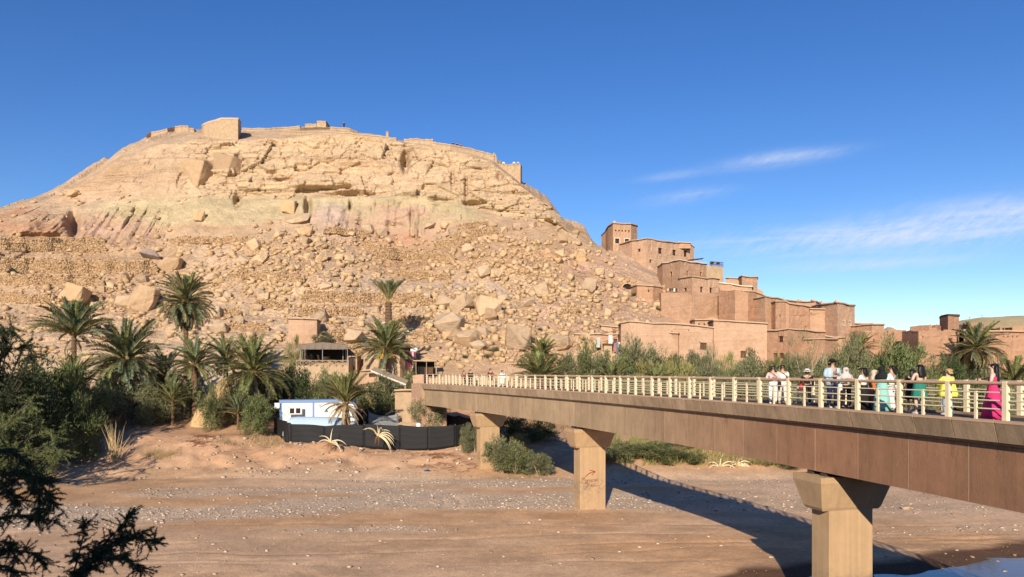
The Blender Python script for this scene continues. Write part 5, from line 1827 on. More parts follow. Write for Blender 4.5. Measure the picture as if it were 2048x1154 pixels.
for (u, yt, w, D, key, lab) in (
        (35, 705, 150, 78, 'deep', 'dark bush at the left edge behind the shaded tree'), (115, 715, 100, 84, 'olive', 'olive bush below the leftmost palm'),
        (165, 735, 110, 80, 'bright', 'light green bush left of the drooping palm'), (60, 760, 150, 70, 'deep', 'broad shaded bush at the left edge'),
        (170, 790, 90, 74, 'bright', 'sunlit bush at the edge of the left shade'),
        (205, 760, 80, 90, 'deep', 'dark bush in the palm shade'), (262, 750, 110, 87, 'grey', 'grey-green bush under the drooping palm'), (300, 778, 70, 86, 'grey', 'small grey-green bush right of the drooping palm'),
        (365, 755, 92, 90, 'grey', 'round grey-green bush below the tallest left palm'), (330, 740, 90, 95, 'deep', 'dark bush between the left palms'),
        (420, 775, 50, 84, 'olive', 'low bush at the foot of the straw heap'), (490, 758, 106, 88, 'olive', 'wide bush left of the white cabin'), (514, 792, 60, 82.5, 'bright', 'feathery bush at the fence corner'),
        (560, 735, 90, 95, 'deep', 'dark green bush behind the cabin, left'), (612, 730, 100, 94, 'deep', 'dark green bush behind the cabin, middle'), (655, 750, 80, 93, 'olive', 'bush behind the cabin roof'),
        (745, 752, 100, 94, 'olive', 'bush behind the netting, left of the lean-to roof'), (795, 775, 80, 92, 'olive', 'low bush below the lean-to roof'), (856, 792, 60, 86, 'grey', 'bush in front of the abutment'),
        (586, 672, 44, 108, 'yellow', 'yellow-green sapling left of the cafe canopy'), (815, 738, 26, 104, 'bright', 'small bright shrub at the bridge end'), (650, 664, 50, 116, 'grey', 'grey shrub on the cafe roof'),
        (932, 848, 34, 76, 'grey', 'thin sapling left of the low pier'), (950, 846, 26, 76.5, 'wispy', 'second thin sapling beside the low pier'),
        (1005, 868, 74, 70.5, 'grey', 'grey-green bush beside the middle pier'), (1040, 862, 50, 73, 'yellow', 'yellow reeds beside the middle pier'), (1078, 902, 64, 69.5, 'grey', 'low grey bush left of the graffiti pier'),
        (1030, 890, 60, 70, 'olive', 'low bush in front of the yellow reeds'), (1085, 835, 80, 79, 'deep', 'shaded bush under the bridge, left'), (1030, 830, 70, 81, 'deep', 'shaded bush under the bridge beside the low pier'),
        (1238, 888, 80, 72.3, 'grey', 'green bush right of the graffiti pier'), (1295, 886, 96, 72.3, 'olive', 'wide bush under the bridge span'), (1352, 892, 90, 72, 'olive', 'bush in the middle of the span'),
        (1392, 896, 54, 71.8, 'yellow', 'yellow tuft under the bridge span'), (1525, 916, 58, 71.2, 'yellow', 'bright yellow tuft near the right pier'), (1572, 922, 60, 71.2, 'grey', 'low bush behind the right pier'),
        (1178, 685, 62, 103, 'olive', 'leafy tree-like bush with pale stems behind the railing'), (1275, 668, 80, 103, 'grey', 'tall olive bush in front of the patched house'), (1240, 712, 50, 100, 'bright', 'bright green bush beside the tall olive bush'),
        (1420, 700, 80, 99, 'wispy', 'wispy bush in front of the blank-walled house'), (1485, 712, 80, 97, 'grey', 'grey bush in the reeds'), (1375, 715, 70, 98, 'yellow', 'tall yellow reeds in front of the patched house'),
        (1130, 705, 60, 103, 'grey', 'grey bush between the bank palms and the shop'), (1215, 715, 60, 102, 'olive', 'olive bush below the weaving shop'), (1320, 700, 60, 104, 'olive', 'olive bush below the projecting store'),
        (1395, 700, 70, 104, 'grey', 'grey bush below the patched wall'), (1450, 706, 60, 104, 'yellow', 'yellow reeds below the blank-walled house'), (1510, 706, 70, 103, 'olive', 'olive bush right of the lintelled doorway'),
        (1580, 706, 60, 103, 'grey', 'grey bush under the blue-framed window'), (1350, 712, 70, 102, 'bright', 'light green bush in the reed bed'), (1290, 716, 60, 101, 'yellow', 'yellow reeds under the tall olive bush'),
        (1740, 705, 60, 100, 'grey', 'grey bush below the long red wall'), (1830, 712, 60, 99, 'olive', 'olive bush at the foot of the scarred corner'), (1990, 735, 60, 96, 'olive', 'olive bush right of the big palm'),
        (1335, 722, 60, 97, 'yellow', 'yellow reeds right of the tall olive bush'), (1545, 715, 60, 97, 'yellow', 'yellow-green reeds by the dark doorway'),
        (1615, 685, 90, 101, 'wispy', 'grey tamarisk with bleached branches'), (1665, 690, 76, 100, 'olive', 'green tamarisk right of the bleached one'), (1702, 672, 70, 101, 'grey', 'grey tamarisk under the small palm'),
        (1760, 690, 70, 99, 'olive', 'leaning olive tamarisk below the low roofs'), (1790, 668, 100, 98, 'bright', 'largest light green tamarisk against the red wall'), (1862, 722, 66, 96, 'olive', 'bush left of the yellow-shirted person'),
        (1905, 705, 66, 97, 'deep', 'dark bush at the foot of the big palm'), (2020, 730, 80, 94, 'olive', 'bush at the right edge'), (1960, 745, 80, 92, 'deep', 'low dark bush below the big palm')):
    st = STEMW if 'bleached' in lab or 'pale stems' in lab else None
    bush(u, yt, w, D, key, lab, None, None, st)
# the strip of growth behind the railing
for k in range(34):
    u = 1180 + k * 27 + rng.uniform(-8, 8)
    D = rng.uniform(80, 92)
    key = rng.choice(['olive', 'grey', 'yellow', 'grey', 'bright', 'wispy'])
    bush(u, rng.uniform(752, 778), rng.uniform(56, 90), D, key, {'olive': 'olive', 'grey': 'grey-green', 'yellow': 'yellow reedy', 'bright': 'light green', 'wispy': 'wispy grey'}[key] + ' bush seen through the railing, ' + min(((1200, 'left of the reed bed'), (1300, 'under the tall olive bush'), (1390, 'below the reed bed'), (1480, 'left of the sunglasses couple'), (1555, 'behind the sunglasses couple'), (1614, 'behind the bucket hat'), (1668, 'behind the man in black cap'), (1727, 'behind the headscarf group'), (1783, 'behind the woman in white'), (1839, 'behind the emerald skirt'), (1896, 'behind the yellow blouse'), (1945, 'between yellow blouse and magenta dress'), (1990, 'behind the magenta dress'), (2045, 'at the right edge')), key=lambda q: abs(q[0] - u))[1], 'bushes growing behind the bridge')
for k in range(10):
    u = 1210 + k * 38 + rng.uniform(-8, 8)
    bush(u, rng.uniform(862, 892), rng.uniform(55, 80), rng.uniform(73.5, 78), rng.choice(['grey', 'olive', 'yellow']), 'low bush on the far bank under the bridge girder', 'bushes under the bridge span')
# dry scrub tufts on the hillside
for (u, y, w) in ((862, 672, 12), (905, 662, 14), (985, 655, 12), (960, 690, 16), (975, 715, 14), (1012, 600, 9), (935, 545, 8), (1060, 640, 8), (1268, 592, 14), (1317, 620, 10), (1395, 632, 10), (990, 705, 22), (1040, 730, 22), (855, 700, 12), (1080, 660, 10), (1195, 700, 16), (930, 715, 12), (880, 640, 8)):
    p = hill_at(u, y)
    m_ = p.y / F
    root = thing('scrub_tuft', p - Vector((0, .2, .1)), 'small dark scrub tuft on the stony slope', 'scrub', 'dry scrub tufts on the hillside', rng.uniform(0, 6))
    put('foliage', BUSH['grey'][rng.randrange(3)], root, None, None, (w * m_, w * m_, w * m_ * .6))


# ---- palms
def frond_mesh(name, mats, seed, L=1.0, curve=0.5, nl=44, ll=0.115, fold=0.55, dry=False):
    """date-palm leaf along +X, arching down, pinnate leaflets in a V; unit length"""
    rr = random.Random(seed); mb = MB()
    pts = []; ang = 0.0; p = Vector((0, 0, 0)); n = 12
    for i in range(n + 1):
        pts.append(p.copy())
        a = -curve * (i / n) ** 1.6
        p = p + Vector((math.cos(a), rr.uniform(-.02, .02), math.sin(a))) * (L / n)
    rs = [0.014 * (1 - 0.85 * i / n) for i in range(n + 1)]
    mb.tube(pts, rs, 4)
    nst = len(mb.f)
    vs, fs = [], []
    for i in range(nl):
        t = 0.16 + 0.84 * i / (nl - 1)
        x = t * n; k = min(int(x), n - 1); q = pts[k].lerp(pts[k + 1], x - k)
        d = (pts[min(k + 1, n)] - pts[k]).normalized()
        up = Vector((-d.z, 0, d.x))
        for s_ in (-1, 1):
            l = ll * (0.55 + 0.75 * math.sin(min(1, (1 - t) * 1.25 + .12) * math.pi * .5)) * rr.uniform(.8, 1.15)
            if t < .3: l *= .6 + t
            dv = (d * rr.uniform(.55, .8) + Vector((0, s_, 0)) * rr.uniform(.45, .75) + up * rr.uniform(.1, fold)).normalized()
            if dry: dv = (dv + Vector((0, 0, -.6))).normalized()
            w = 0.0105 * rr.uniform(.8, 1.2)
            sd = dv.cross(up).normalized() * w
            m_ = q + dv * l * .45
            e = q + dv * l + Vector((0, 0, -.10 * l))
            b_ = len(vs)
            vs += [q - sd * .4, q + sd * .4, m_ + sd, m_ - sd, e]
            fs += [(b_, b_ + 1, b_ + 2, b_ + 3), (b_ + 3, b_ + 2, b_ + 4)]
    base = len(mb.v)
    mb.add(vs, fs)
    me_ = mb.mesh(name, mats[0])
    me_.materials.append(mats[1])
    idx = np.zeros(len(mb.f), np.int32); idx[nst:] = 1
    me_.polygons.foreach_set('material_index', idx)
    return me_


FR = {}
for key, mt in (('green', 'palm'), ('blue', 'palm_blue'), ('yellow', 'palm_yellow'), ('olive', 'palm_olive')):
    FR[key] = [frond_mesh('frond', (M['palm_stem'], M[mt]), 900 + i, 1.0, c) for i, c in enumerate((0.45, 0.9, 1.3))]
FR['dry'] = [frond_mesh('dead_frond', (M['palm_stem'], M['palm_dry']), 930 + i, 1.0, c, 30, 0.11, 0.3, True) for i, c in enumerate((0.9, 1.4))]


def trunk_mesh(h, r0, r1, seed):
    rr = random.Random(seed); mb = MB(); rings = []; n = max(6, int(h / 0.22)); k = 9
    for i in range(n + 1):
        t = i / n
        r = (r0 + (r1 - r0) * t) * (1.12 if i % 2 else 0.92)
        rings.append([(math.cos(2 * math.pi * j / k + i * .35) * r * rr.uniform(.9, 1.12), math.sin(2 * math.pi * j / k + i * .35) * r * rr.uniform(.9, 1.12), t * h) for j in range(k)])
    mb.loft(rings)
    return mb.mesh('trunk', M['palm_trunk'])


def palm(u, yh, D, Lpx, label, n=46, lo=-30, hi=85, keys=('green',), dead=0, base=None, tr=0.26, dates=False, name='date_palm', bend=1.0, skirt=0, zb=None):
    """u, yh: pixel of the crown's heart; Lpx: frond length in pixels"""
    h0 = PX(u, yh, D)
    g = ground_pt(u, D)
    b_ = min(g.z - 0.2, h0.z - .6) if zb is None else zb
    root = thing(name, (h0.x, h0.y, b_), label, 'palm tree', None)
    H = h0.z - b_
    put('trunk', trunk_mesh(H, tr * 1.25, tr, int(u)), root)
    L = Lpx * D / F
    rr = random.Random(int(u * 3 + yh))
    n = int(n * 1.35)
    for k in range(n + dead + skirt):
        az = k * 2.39996 + rr.uniform(-.3, .3)
        if k < n:
            t = (k + .5) / n
            el = hi - (hi - lo) * t ** 0.9 + rr.uniform(-7, 7)
            key = rr.choice(keys) if t < .78 else rr.choice(list(keys) + ['olive'])
            me_ = FR[key][0 if el > 55 else (1 if el > 15 else 2)]
            ls = L * rr.uniform(.85, 1.1) * (0.8 if el > 70 else 1.0)
            nm = 'frond'
        elif k < n + dead:
            el = rr.uniform(-50, 22); me_ = rr.choice(FR['dry']); ls = L * rr.uniform(.45, .8); nm = 'dead_frond'
        else:
            el = rr.uniform(-70, -25); me_ = FR['olive'][rr.choice((1, 2))]; ls = L * rr.uniform(.8, 1.0); nm = 'frond'
        o = put(nm, me_, root, (0, 0, H - 0.1 + (0.15 if el > 40 else -0.1)), (rr.uniform(-.5, .5), -R(el), az), (ls, ls, ls * bend))
    if dates:
        for k in range(7):
            a = k * .9; e = Vector((math.cos(a) * 1.0, math.sin(a) * 1.0, H - 0.9)); mb = MB()
            mb.tube([(0, 0, H), (math.cos(a) * .6, math.sin(a) * .6, H + .1), tuple(e)], .035, 4)
            for j in range(26):
                q = e + Vector((rr.gauss(0, .14), rr.gauss(0, .14), -rr.random() * .7))
                mb.box(q, .09, .09, .13)
            put('date_cluster', mb.mesh('date_cluster', M['dates']), root)
    return root


palm(148, 668, 86, 84, 'leftmost palm with stiff upright fronds', 48, 16, 88, ('blue', 'green'), 4)
palm(252, 718, 89, 92, 'large palm with drooping dry lower fronds at left', 76, -38, 86, ('blue', 'green', 'blue'), 14)
palm(372, 602, 92, 60, 'tallest left palm with a full hanging skirt of fronds', 78, -30, 86, ('blue', 'green', 'olive'), 8, skirt=34)
palm(390, 728, 89, 62, 'shaded palm under the tallest left palm', 40, -25, 80, ('blue', 'green'), 4, tr=.3)
palm(330, 748, 92, 60, 'low dark palm between the two big left palms', 30, -20, 75, ('blue',), 0)
palm(506, 742, 88, 78, 'spreading palm above the white cabin', 62, -32, 84, ('green', 'green', 'yellow'), 6, tr=.3)
palm(452, 722, 94, 60, 'palm behind the straw heap', 34, -15, 80, ('green', 'blue'), 2)
palm(691, 806, 81.5, 74, 'yellowing palm growing inside the fence', 46, 32, 88, ('green', 'yellow', 'green'), 26, tr=.34)
palm(777, 604, 113, 52, 'slender upright palm standing alone on the slope', 36, 56, 88, ('green', 'blue'), 0, tr=.48)
palm(771, 696, 106, 66, 'date palm with amber date clusters beside the mud hut', 54, -5, 87, ('green', 'green', 'blue'), 0, tr=.45, dates=True)
palm(1082, 716, 99, 50, 'upper palm of the bank clump behind the railing', 36, 5, 86, ('green', 'yellow'), 0)
palm(1080, 762, 95, 66, 'broad fan palm of the bank clump behind the railing', 56, 8, 86, ('green', 'yellow', 'green'), 0)
palm(1225, 765, 96, 56, 'low fan palm under the leafy bush', 34, 12, 80, ('green', 'blue'), 0)
palm(1312, 772, 95, 48, 'low fan palm under the tall olive bush', 30, 12, 80, ('green',), 0)
palm(1720, 700, 104, 40, 'small palm rising from the tamarisks', 34, -10, 86, ('green', 'yellow'), 4)
palm(1954, 695, 100, 58, 'big palm before the red wall with hanging dry fronds', 50, -20, 86, ('green', 'blue'), 4, skirt=36)
palm(2030, 765, 94, 62, 'fan palm at the right edge', 34, 0, 75, ('green', 'yellow'), 2)
palm(1555, 755, 96, 44, 'low yellow-green palm behind the sunglasses couple', 26, 10, 80, ('yellow', 'green'), 0)
palm(345, 800, 86, 46, 'young palm beside the round grey-green bush', 20, 15, 80, ('green',), 0, tr=.12)
palm(150, 765, 80, 60, 'young palm left of the drooping palm', 22, 20, 85, ('yellow', 'green'), 0, tr=.12)
palm(476, 825, 84, 50, 'bluish young palm by the wide bush', 22, 15, 80, ('blue',), 0, tr=.12)

# ---- agaves: pale strap leaves arching over
def agave(u, y, D, n, lpx, label, up=0.6, right=0.4, dry=True, name='agave'):
    p = PX(u, y, D)
    root = thing(name, p, label, 'agave')
    rr = random.Random(int(u))
    L = lpx * D / F
    for k in range(n):
        t = k / max(1, n - 1)
        a = math.pi * (0.02 + 0.8 * t) - right + rr.uniform(-.1, .1)
        dx, dz = math.cos(a), math.sin(a)
        ddy = rr.uniform(-.5, .3)
        l = L * rr.uniform(.7, 1.1); pts = []; rs = []
        q = Vector((rr.uniform(-.1, .1), 0, 0)); v = Vector((dx, ddy, dz * up + .45)).normalized()
        for i in range(9):
            pts.append(q.copy()); rs.append(0.075 * (1 - (i / 8) ** 1.5 * .9) * (0.6 + .6 * min(1, i / 2)))
            v = (v + Vector((0, 0, -.26))).normalized() if dry else v
            q = q + v * (l / 8)
        mb = MB(); mb.tube(pts, rs, 5); put('leaf', mb.mesh('leaf', M['agave'] if dry else M['palm_olive'], True), root)
    for k in range(10):
        mb = MB(); x = rr.uniform(-.5, .5)
        mb.tube([(x * .3, -.05, 0), (x * .7, -.25, -.25), (x, -.35, -.55 - rr.random() * .4)], [.03, .02, .006], 4); put('root', mb.mesh('root', M['root']), root)
    return root


agave(660, 886, 75.5, 8, 36, 'pale dying agave in front of the black net, left')
agave(756, 872, 75, 12, 46, 'large pale dying agave toppling over the bank edge', 0.9, .55)
agave(1230, 882, 80, 9, 18, 'dry spiky agave under the bridge girder', 1.2, 0, False)
agave(1440, 935, 71, 9, 36, 'fallen dry agave leaves under the bridge span, left', .5)
agave(1475, 932, 71.2, 9, 36, 'fallen dry agave leaves under the bridge span, right', .5)


# ---- grass stuff: reeds along the far bank and dry tufts
def blades(name, pts, hgt, mat, label, cat, lean=0.25, wid=0.03):
    n = len(pts)
    C = np.array(pts, float)
    h = hgt * nrg.uniform(.5, 1.15, n)
    dv = unit(np.stack([nrg.normal(0, lean, n), nrg.normal(0, lean, n), np.ones(n)], 1))
    V, Fc = leaf_tris(C + dv * h[:, None] * .5, dv, h, np.full(n, wid))
    o = put(name, mesh_np(name, V, Fc, mat))
    return setp(o, label, cat, kind='stuff')


def ground_pts(u, D):
    X = (u - 1024) / F * D
    return np.stack([X, D, ground_z(X, D)], 1)


uu_, DD_ = nrg.uniform(1290, 1600, 15000), nrg.uniform(95, 108, 15000)
kk_ = vnoise(uu_ * .05, DD_ * .4, seed=4) > -.25
pts = ground_pts(uu_[kk_], DD_[kk_])
blades('reed_bed', pts, 3.2, M['reed'], 'bed of tall yellow-green reeds in front of the village', 'reeds', 0.14, 0.07)
_u = np.concatenate([nrg.uniform(1180, 2060, 4000), nrg.uniform(1190, 1620, 5000)])
_d = np.concatenate([nrg.uniform(76, 84, 4000), nrg.uniform(70.8, 80, 5000)])
_k = vnoise(_u * .04, _d * .5, seed=14) > -.3
pts = ground_pts(_u[_k], _d[_k])
blades('bank_grass', pts, 1.3, M['reed'], 'rough yellow grass on the bank behind the bridge', 'grass', 0.3, 0.05)
pts = []
for (u, D, s_, n) in ((328, 74.3, 1.1, 420), (300, 75.0, 0.8, 200), (455, 77.5, 1.2, 200), (545, 78, 1, 220), (520, 79, 1.2, 260), (420, 84, 1.0, 120)):
    g0 = ground_pt(u, D)
    x, y = g0.x + nrg.normal(0, s_ * .6, n), g0.y + nrg.normal(0, s_ * .4, n)
    pts += list(np.stack([x, y, ground_z(x, y)], 1))
blades('dry_grass', pts, 0.9, M['straw'], 'tufts of dry yellow grass on the earth bank', 'grass', 0.45, 0.025)
# a single stand of dry canes
root = thing('cane_clump', ground_pt(228, 73.5), 'stand of tall dry canes on the left bank', 'canes')
for k in range(34):
    mb = MB(); a, l = rng.gauss(0, .16), rng.uniform(1.6, 4.2)
    if k % 7 == 0: a = rng.uniform(.5, 1.0)
    x = rng.gauss(0, .35); mb.tube([(x, rng.gauss(0, .25), -.1), (x + a * l * .5, 0, l * .5), (x + a * l * 1.05, 0, l * .93)], [.03, .025, .008], 4)
    put('cane', mb.mesh('cane', M['straw']), root)
# brushwood and roots on the bank
for (u, D, w, lab) in ((890, 71.5, 3.2, 'tangle of red-brown roots and twigs on the bank below the fence'), (865, 74, 2.5, 'thin scatter of twigs near the fence foot'), (410, 80, 1.5, 'dark twigs scattered on the sand flat, left'), (395, 77, 1.6, 'dark brush lying on the sand flat')):
    g0 = ground_pt(u, D)
    root = thing('twig_heap', g0, lab, 'twigs')
    mb = MB()
    for k in range(46):
        x, y = rng.gauss(0, w * .5), rng.gauss(0, w * .3); l = rng.uniform(.3, 1.2); a = rng.gauss(0, .6)
        z = gz(g0.x + x, g0.y + y) - g0.z
        mb.tube([(x, y, z + .03), (x + math.cos(a) * l * .5, y + math.sin(a) * l * .5, z + rng.uniform(.05, .22)), (x + math.cos(a) * l, y + math.sin(a) * l, z + rng.uniform(.0, .2))], [.025, .018, .006], 4)
    o = put('twigs', mb.mesh('twigs', M['root']), root); o['kind'] = 'stuff'


# ---- tamarisks: wispy trees with needle sprays
def spray_tree(name, base, limbs, label, mat, needle=0.05, wid=0.008, tw=0.03, seed=0, per=26, cat='tree', subs=5, twl=0.5, bmat='branch', group=None):
    """limbs: list of lists of points (world) for the main limbs; sprays of needles grow along them"""
    rr = random.Random(seed); g = np.random.default_rng(seed)
    root = thing(name, base, label, cat, group)
    Cs, Ds = [], []
    bmb = MB()
    A_, B_ = [], []
    for limb in limbs:
        pts = [Vector(p) for p in limb]
        n = len(pts)
        bmb.tube(pts, [tw * (1 - .8 * i / (n - 1)) for i in range(n)], 5)
        for i in range(n - 1):
            seg = pts[i + 1] - pts[i]
            for k in range(subs):
                q = pts[i] + seg * rr.random()
                d = (seg.normalized() * rr.uniform(.2, .9) + Vector((rr.gauss(0, .6), rr.gauss(0, .6), rr.gauss(0, .45)))).normalized()
                l = twl * rr.uniform(.4, 1.1)
                tp = [q]; v = d.copy()
                for s_ in range(5):
                    v = (v + Vector((rr.gauss(0, .12), rr.gauss(0, .12), rr.gauss(-.06, .10)))).normalized()
                    tp.append(tp[-1] + v * l / 5)
                bmb.tube(tp, [tw * .22, tw * .18, tw * .14, tw * .1, tw * .08, tw * .05], 3, False)
                for s_ in range(1, 6):
                    A_.append(tuple(tp[s_ - 1])); B_.append(tuple(tp[s_]))
    A_ = np.repeat(np.array(A_), per // 5 + 1, 0); B_ = np.repeat(np.array(B_), per // 5 + 1, 0)
    nn_ = len(A_)
    Ds = unit(unit(B_ - A_) * .8 + g.normal(0, .75, (nn_, 3)))
    Cs = A_ + (B_ - A_) * g.random((nn_, 1)) + Ds * needle * .5
    bmb.build('branch', M[bmat], root)
    C = np.array(Cs) - np.array(root.location); Dv = np.array(Ds)
    V, Fc = leaf_tris(C, Dv, needle * g.uniform(.6, 1.5, len(C)), wid * g.uniform(.7, 1.3, len(C)), g)
    put('foliage', mesh_np('foliage', V, Fc, M[mat]), root)
    return root


def pl(D, *uv):
    return [PX(u, y, D + 0.25 * math.sin(u * .13 + y * .07)) for u, y in uv]


D = 7.2
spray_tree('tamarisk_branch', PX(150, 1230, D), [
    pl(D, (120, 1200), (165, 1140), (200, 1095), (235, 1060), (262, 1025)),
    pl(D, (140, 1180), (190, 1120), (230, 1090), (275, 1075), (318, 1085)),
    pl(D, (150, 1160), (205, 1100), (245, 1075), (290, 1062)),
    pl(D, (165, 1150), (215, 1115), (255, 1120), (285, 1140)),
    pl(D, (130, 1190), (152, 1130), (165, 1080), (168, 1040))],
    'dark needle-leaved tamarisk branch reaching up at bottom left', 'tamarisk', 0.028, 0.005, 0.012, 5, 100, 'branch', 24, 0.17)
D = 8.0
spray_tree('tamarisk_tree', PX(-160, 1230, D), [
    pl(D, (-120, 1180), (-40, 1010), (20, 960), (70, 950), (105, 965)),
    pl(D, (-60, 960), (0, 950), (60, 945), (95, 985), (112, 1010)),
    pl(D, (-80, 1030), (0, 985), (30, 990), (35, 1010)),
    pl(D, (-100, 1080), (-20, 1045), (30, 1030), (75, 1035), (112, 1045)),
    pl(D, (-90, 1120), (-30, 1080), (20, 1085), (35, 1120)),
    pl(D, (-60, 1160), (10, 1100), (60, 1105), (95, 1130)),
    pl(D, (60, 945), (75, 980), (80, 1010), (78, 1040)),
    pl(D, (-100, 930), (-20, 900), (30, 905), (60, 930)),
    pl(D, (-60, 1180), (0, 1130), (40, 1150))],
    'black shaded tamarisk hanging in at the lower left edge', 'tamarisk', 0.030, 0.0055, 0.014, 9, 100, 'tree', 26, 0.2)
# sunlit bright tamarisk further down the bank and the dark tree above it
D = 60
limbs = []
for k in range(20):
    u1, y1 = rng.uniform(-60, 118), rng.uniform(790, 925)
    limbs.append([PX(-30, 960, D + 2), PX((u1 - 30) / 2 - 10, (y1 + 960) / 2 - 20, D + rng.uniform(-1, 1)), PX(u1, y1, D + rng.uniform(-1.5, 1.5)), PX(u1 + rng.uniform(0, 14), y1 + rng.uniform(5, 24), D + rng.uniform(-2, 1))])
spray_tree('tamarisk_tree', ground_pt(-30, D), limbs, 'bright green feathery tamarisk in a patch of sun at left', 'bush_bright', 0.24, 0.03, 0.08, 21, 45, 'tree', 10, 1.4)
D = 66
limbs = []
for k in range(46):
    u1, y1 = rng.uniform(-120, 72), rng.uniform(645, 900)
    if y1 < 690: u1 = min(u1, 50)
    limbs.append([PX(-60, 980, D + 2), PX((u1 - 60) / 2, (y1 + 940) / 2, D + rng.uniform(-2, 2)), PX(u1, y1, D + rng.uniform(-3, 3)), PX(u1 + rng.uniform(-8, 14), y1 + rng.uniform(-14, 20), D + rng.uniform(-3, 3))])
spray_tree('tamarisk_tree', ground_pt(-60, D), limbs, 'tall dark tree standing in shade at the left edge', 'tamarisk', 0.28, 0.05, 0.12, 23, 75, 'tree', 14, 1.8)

# unseen trees added outside the frame to shade the branches and tree at left
def unseen_shade_tree(x, y, zc, r, rz, label):
    z0 = gz(x, y)
    root = thing('unseen_shade_tree', (x, y, z0), label, 'tree')
    me_ = crown_mesh('crown', M['tamarisk'], int(x * 7) % 977 + 3, 90, 110, 0.11, 0.045, 0.5, 0.5, 0.5, 0.17, 0, .3, 0.1)
    put('crown', me_, root, (0, 0, zc - rz - z0), None, (2 * r, 2 * r, 2 * rz))
    mb = MB(); mb.tube([(0, 0, -.5), (.2, .1, (zc - z0) * .5), (0, 0, zc - z0)], [.5, .38, .15], 8); put('trunk', mb.mesh('trunk', M['branch']), root)


unseen_shade_tree(-6.3, -4.0, 12.9, 2.7, 2.6, 'unseen leafy tree added beside the viewer to shade the left branches')
unseen_shade_tree(-58, 46.0, 16.5, 5.6, 5.8, 'unseen tall tree added left of the view to shade the dark tree')
# ------------------------------------------------------------------ people
SKINS = {}
_pending = []


def mcol(name, col, rough=0.85, var=0.10):
    if name not in SKINS:
        SKINS[name] = mat_plain(name, col, rough, var, 6, 0.15, 25)
    return SKINS[name]


def skin_obj(name, verts, edges, radii, mat, parent, root_i=0, sub=1):
    """continuous body or garment grown round a skeleton"""
    bm = bmesh.new()
    lay = bm.verts.layers.skin.verify()
    vs = [bm.verts.new(v) for v in verts]
    for i, v in enumerate(vs):
        r = radii[i]
        v[lay].radius = (r, r) if not hasattr(r, '__len__') else r
        v[lay].use_root = (i == root_i)
    for a, b_ in edges: bm.edges.new((vs[a], vs[b_]))
    me_ = bpy.data.meshes.new(name); bm.to_mesh(me_); bm.free()
    o = put(name, me_, parent)
    md = o.modifiers.new('skin', 'SKIN'); md.use_smooth_shade = True; md.branch_smoothing = 0.6
    if sub:
        s_ = o.modifiers.new('sub', 'SUBSURF'); s_.levels = sub; s_.render_levels = sub
    _pending.append((o, mat))
    return o


def flush_skins():
    bpy.context.view_layer.update()
    dg = bpy.context.evaluated_depsgraph_get()
    done = []
    for o, mat in _pending:
        me_ = bpy.data.meshes.new_from_object(o.evaluated_get(dg))
        done.append((o, mat, me_))
    for o, mat, me_ in done:
        o.modifiers.clear()
        old = o.data
        me_.name = o.name
        me_.materials.clear(); me_.materials.append(mat)
        o.data = me_
        bpy.data.meshes.remove(old)
    _pending.clear()


def ell_ring(cx, cy, z, rx, ry, n=16, fold=0.0, ph=0.0, k=7):
    out = []
    for i in range(n):
        t = 2 * math.pi * i / n
        f = 1 + fold * math.sin(k * t + ph)
        out.append(Vector((cx + rx * f * math.cos(t), cy + ry * f * math.sin(t), z)))
    return out


def lofted(name, rings, mat, parent, smooth=True):
    mb = MB(); mb.loft(rings)
    return put(name, mb.mesh(name, mat, smooth), parent)


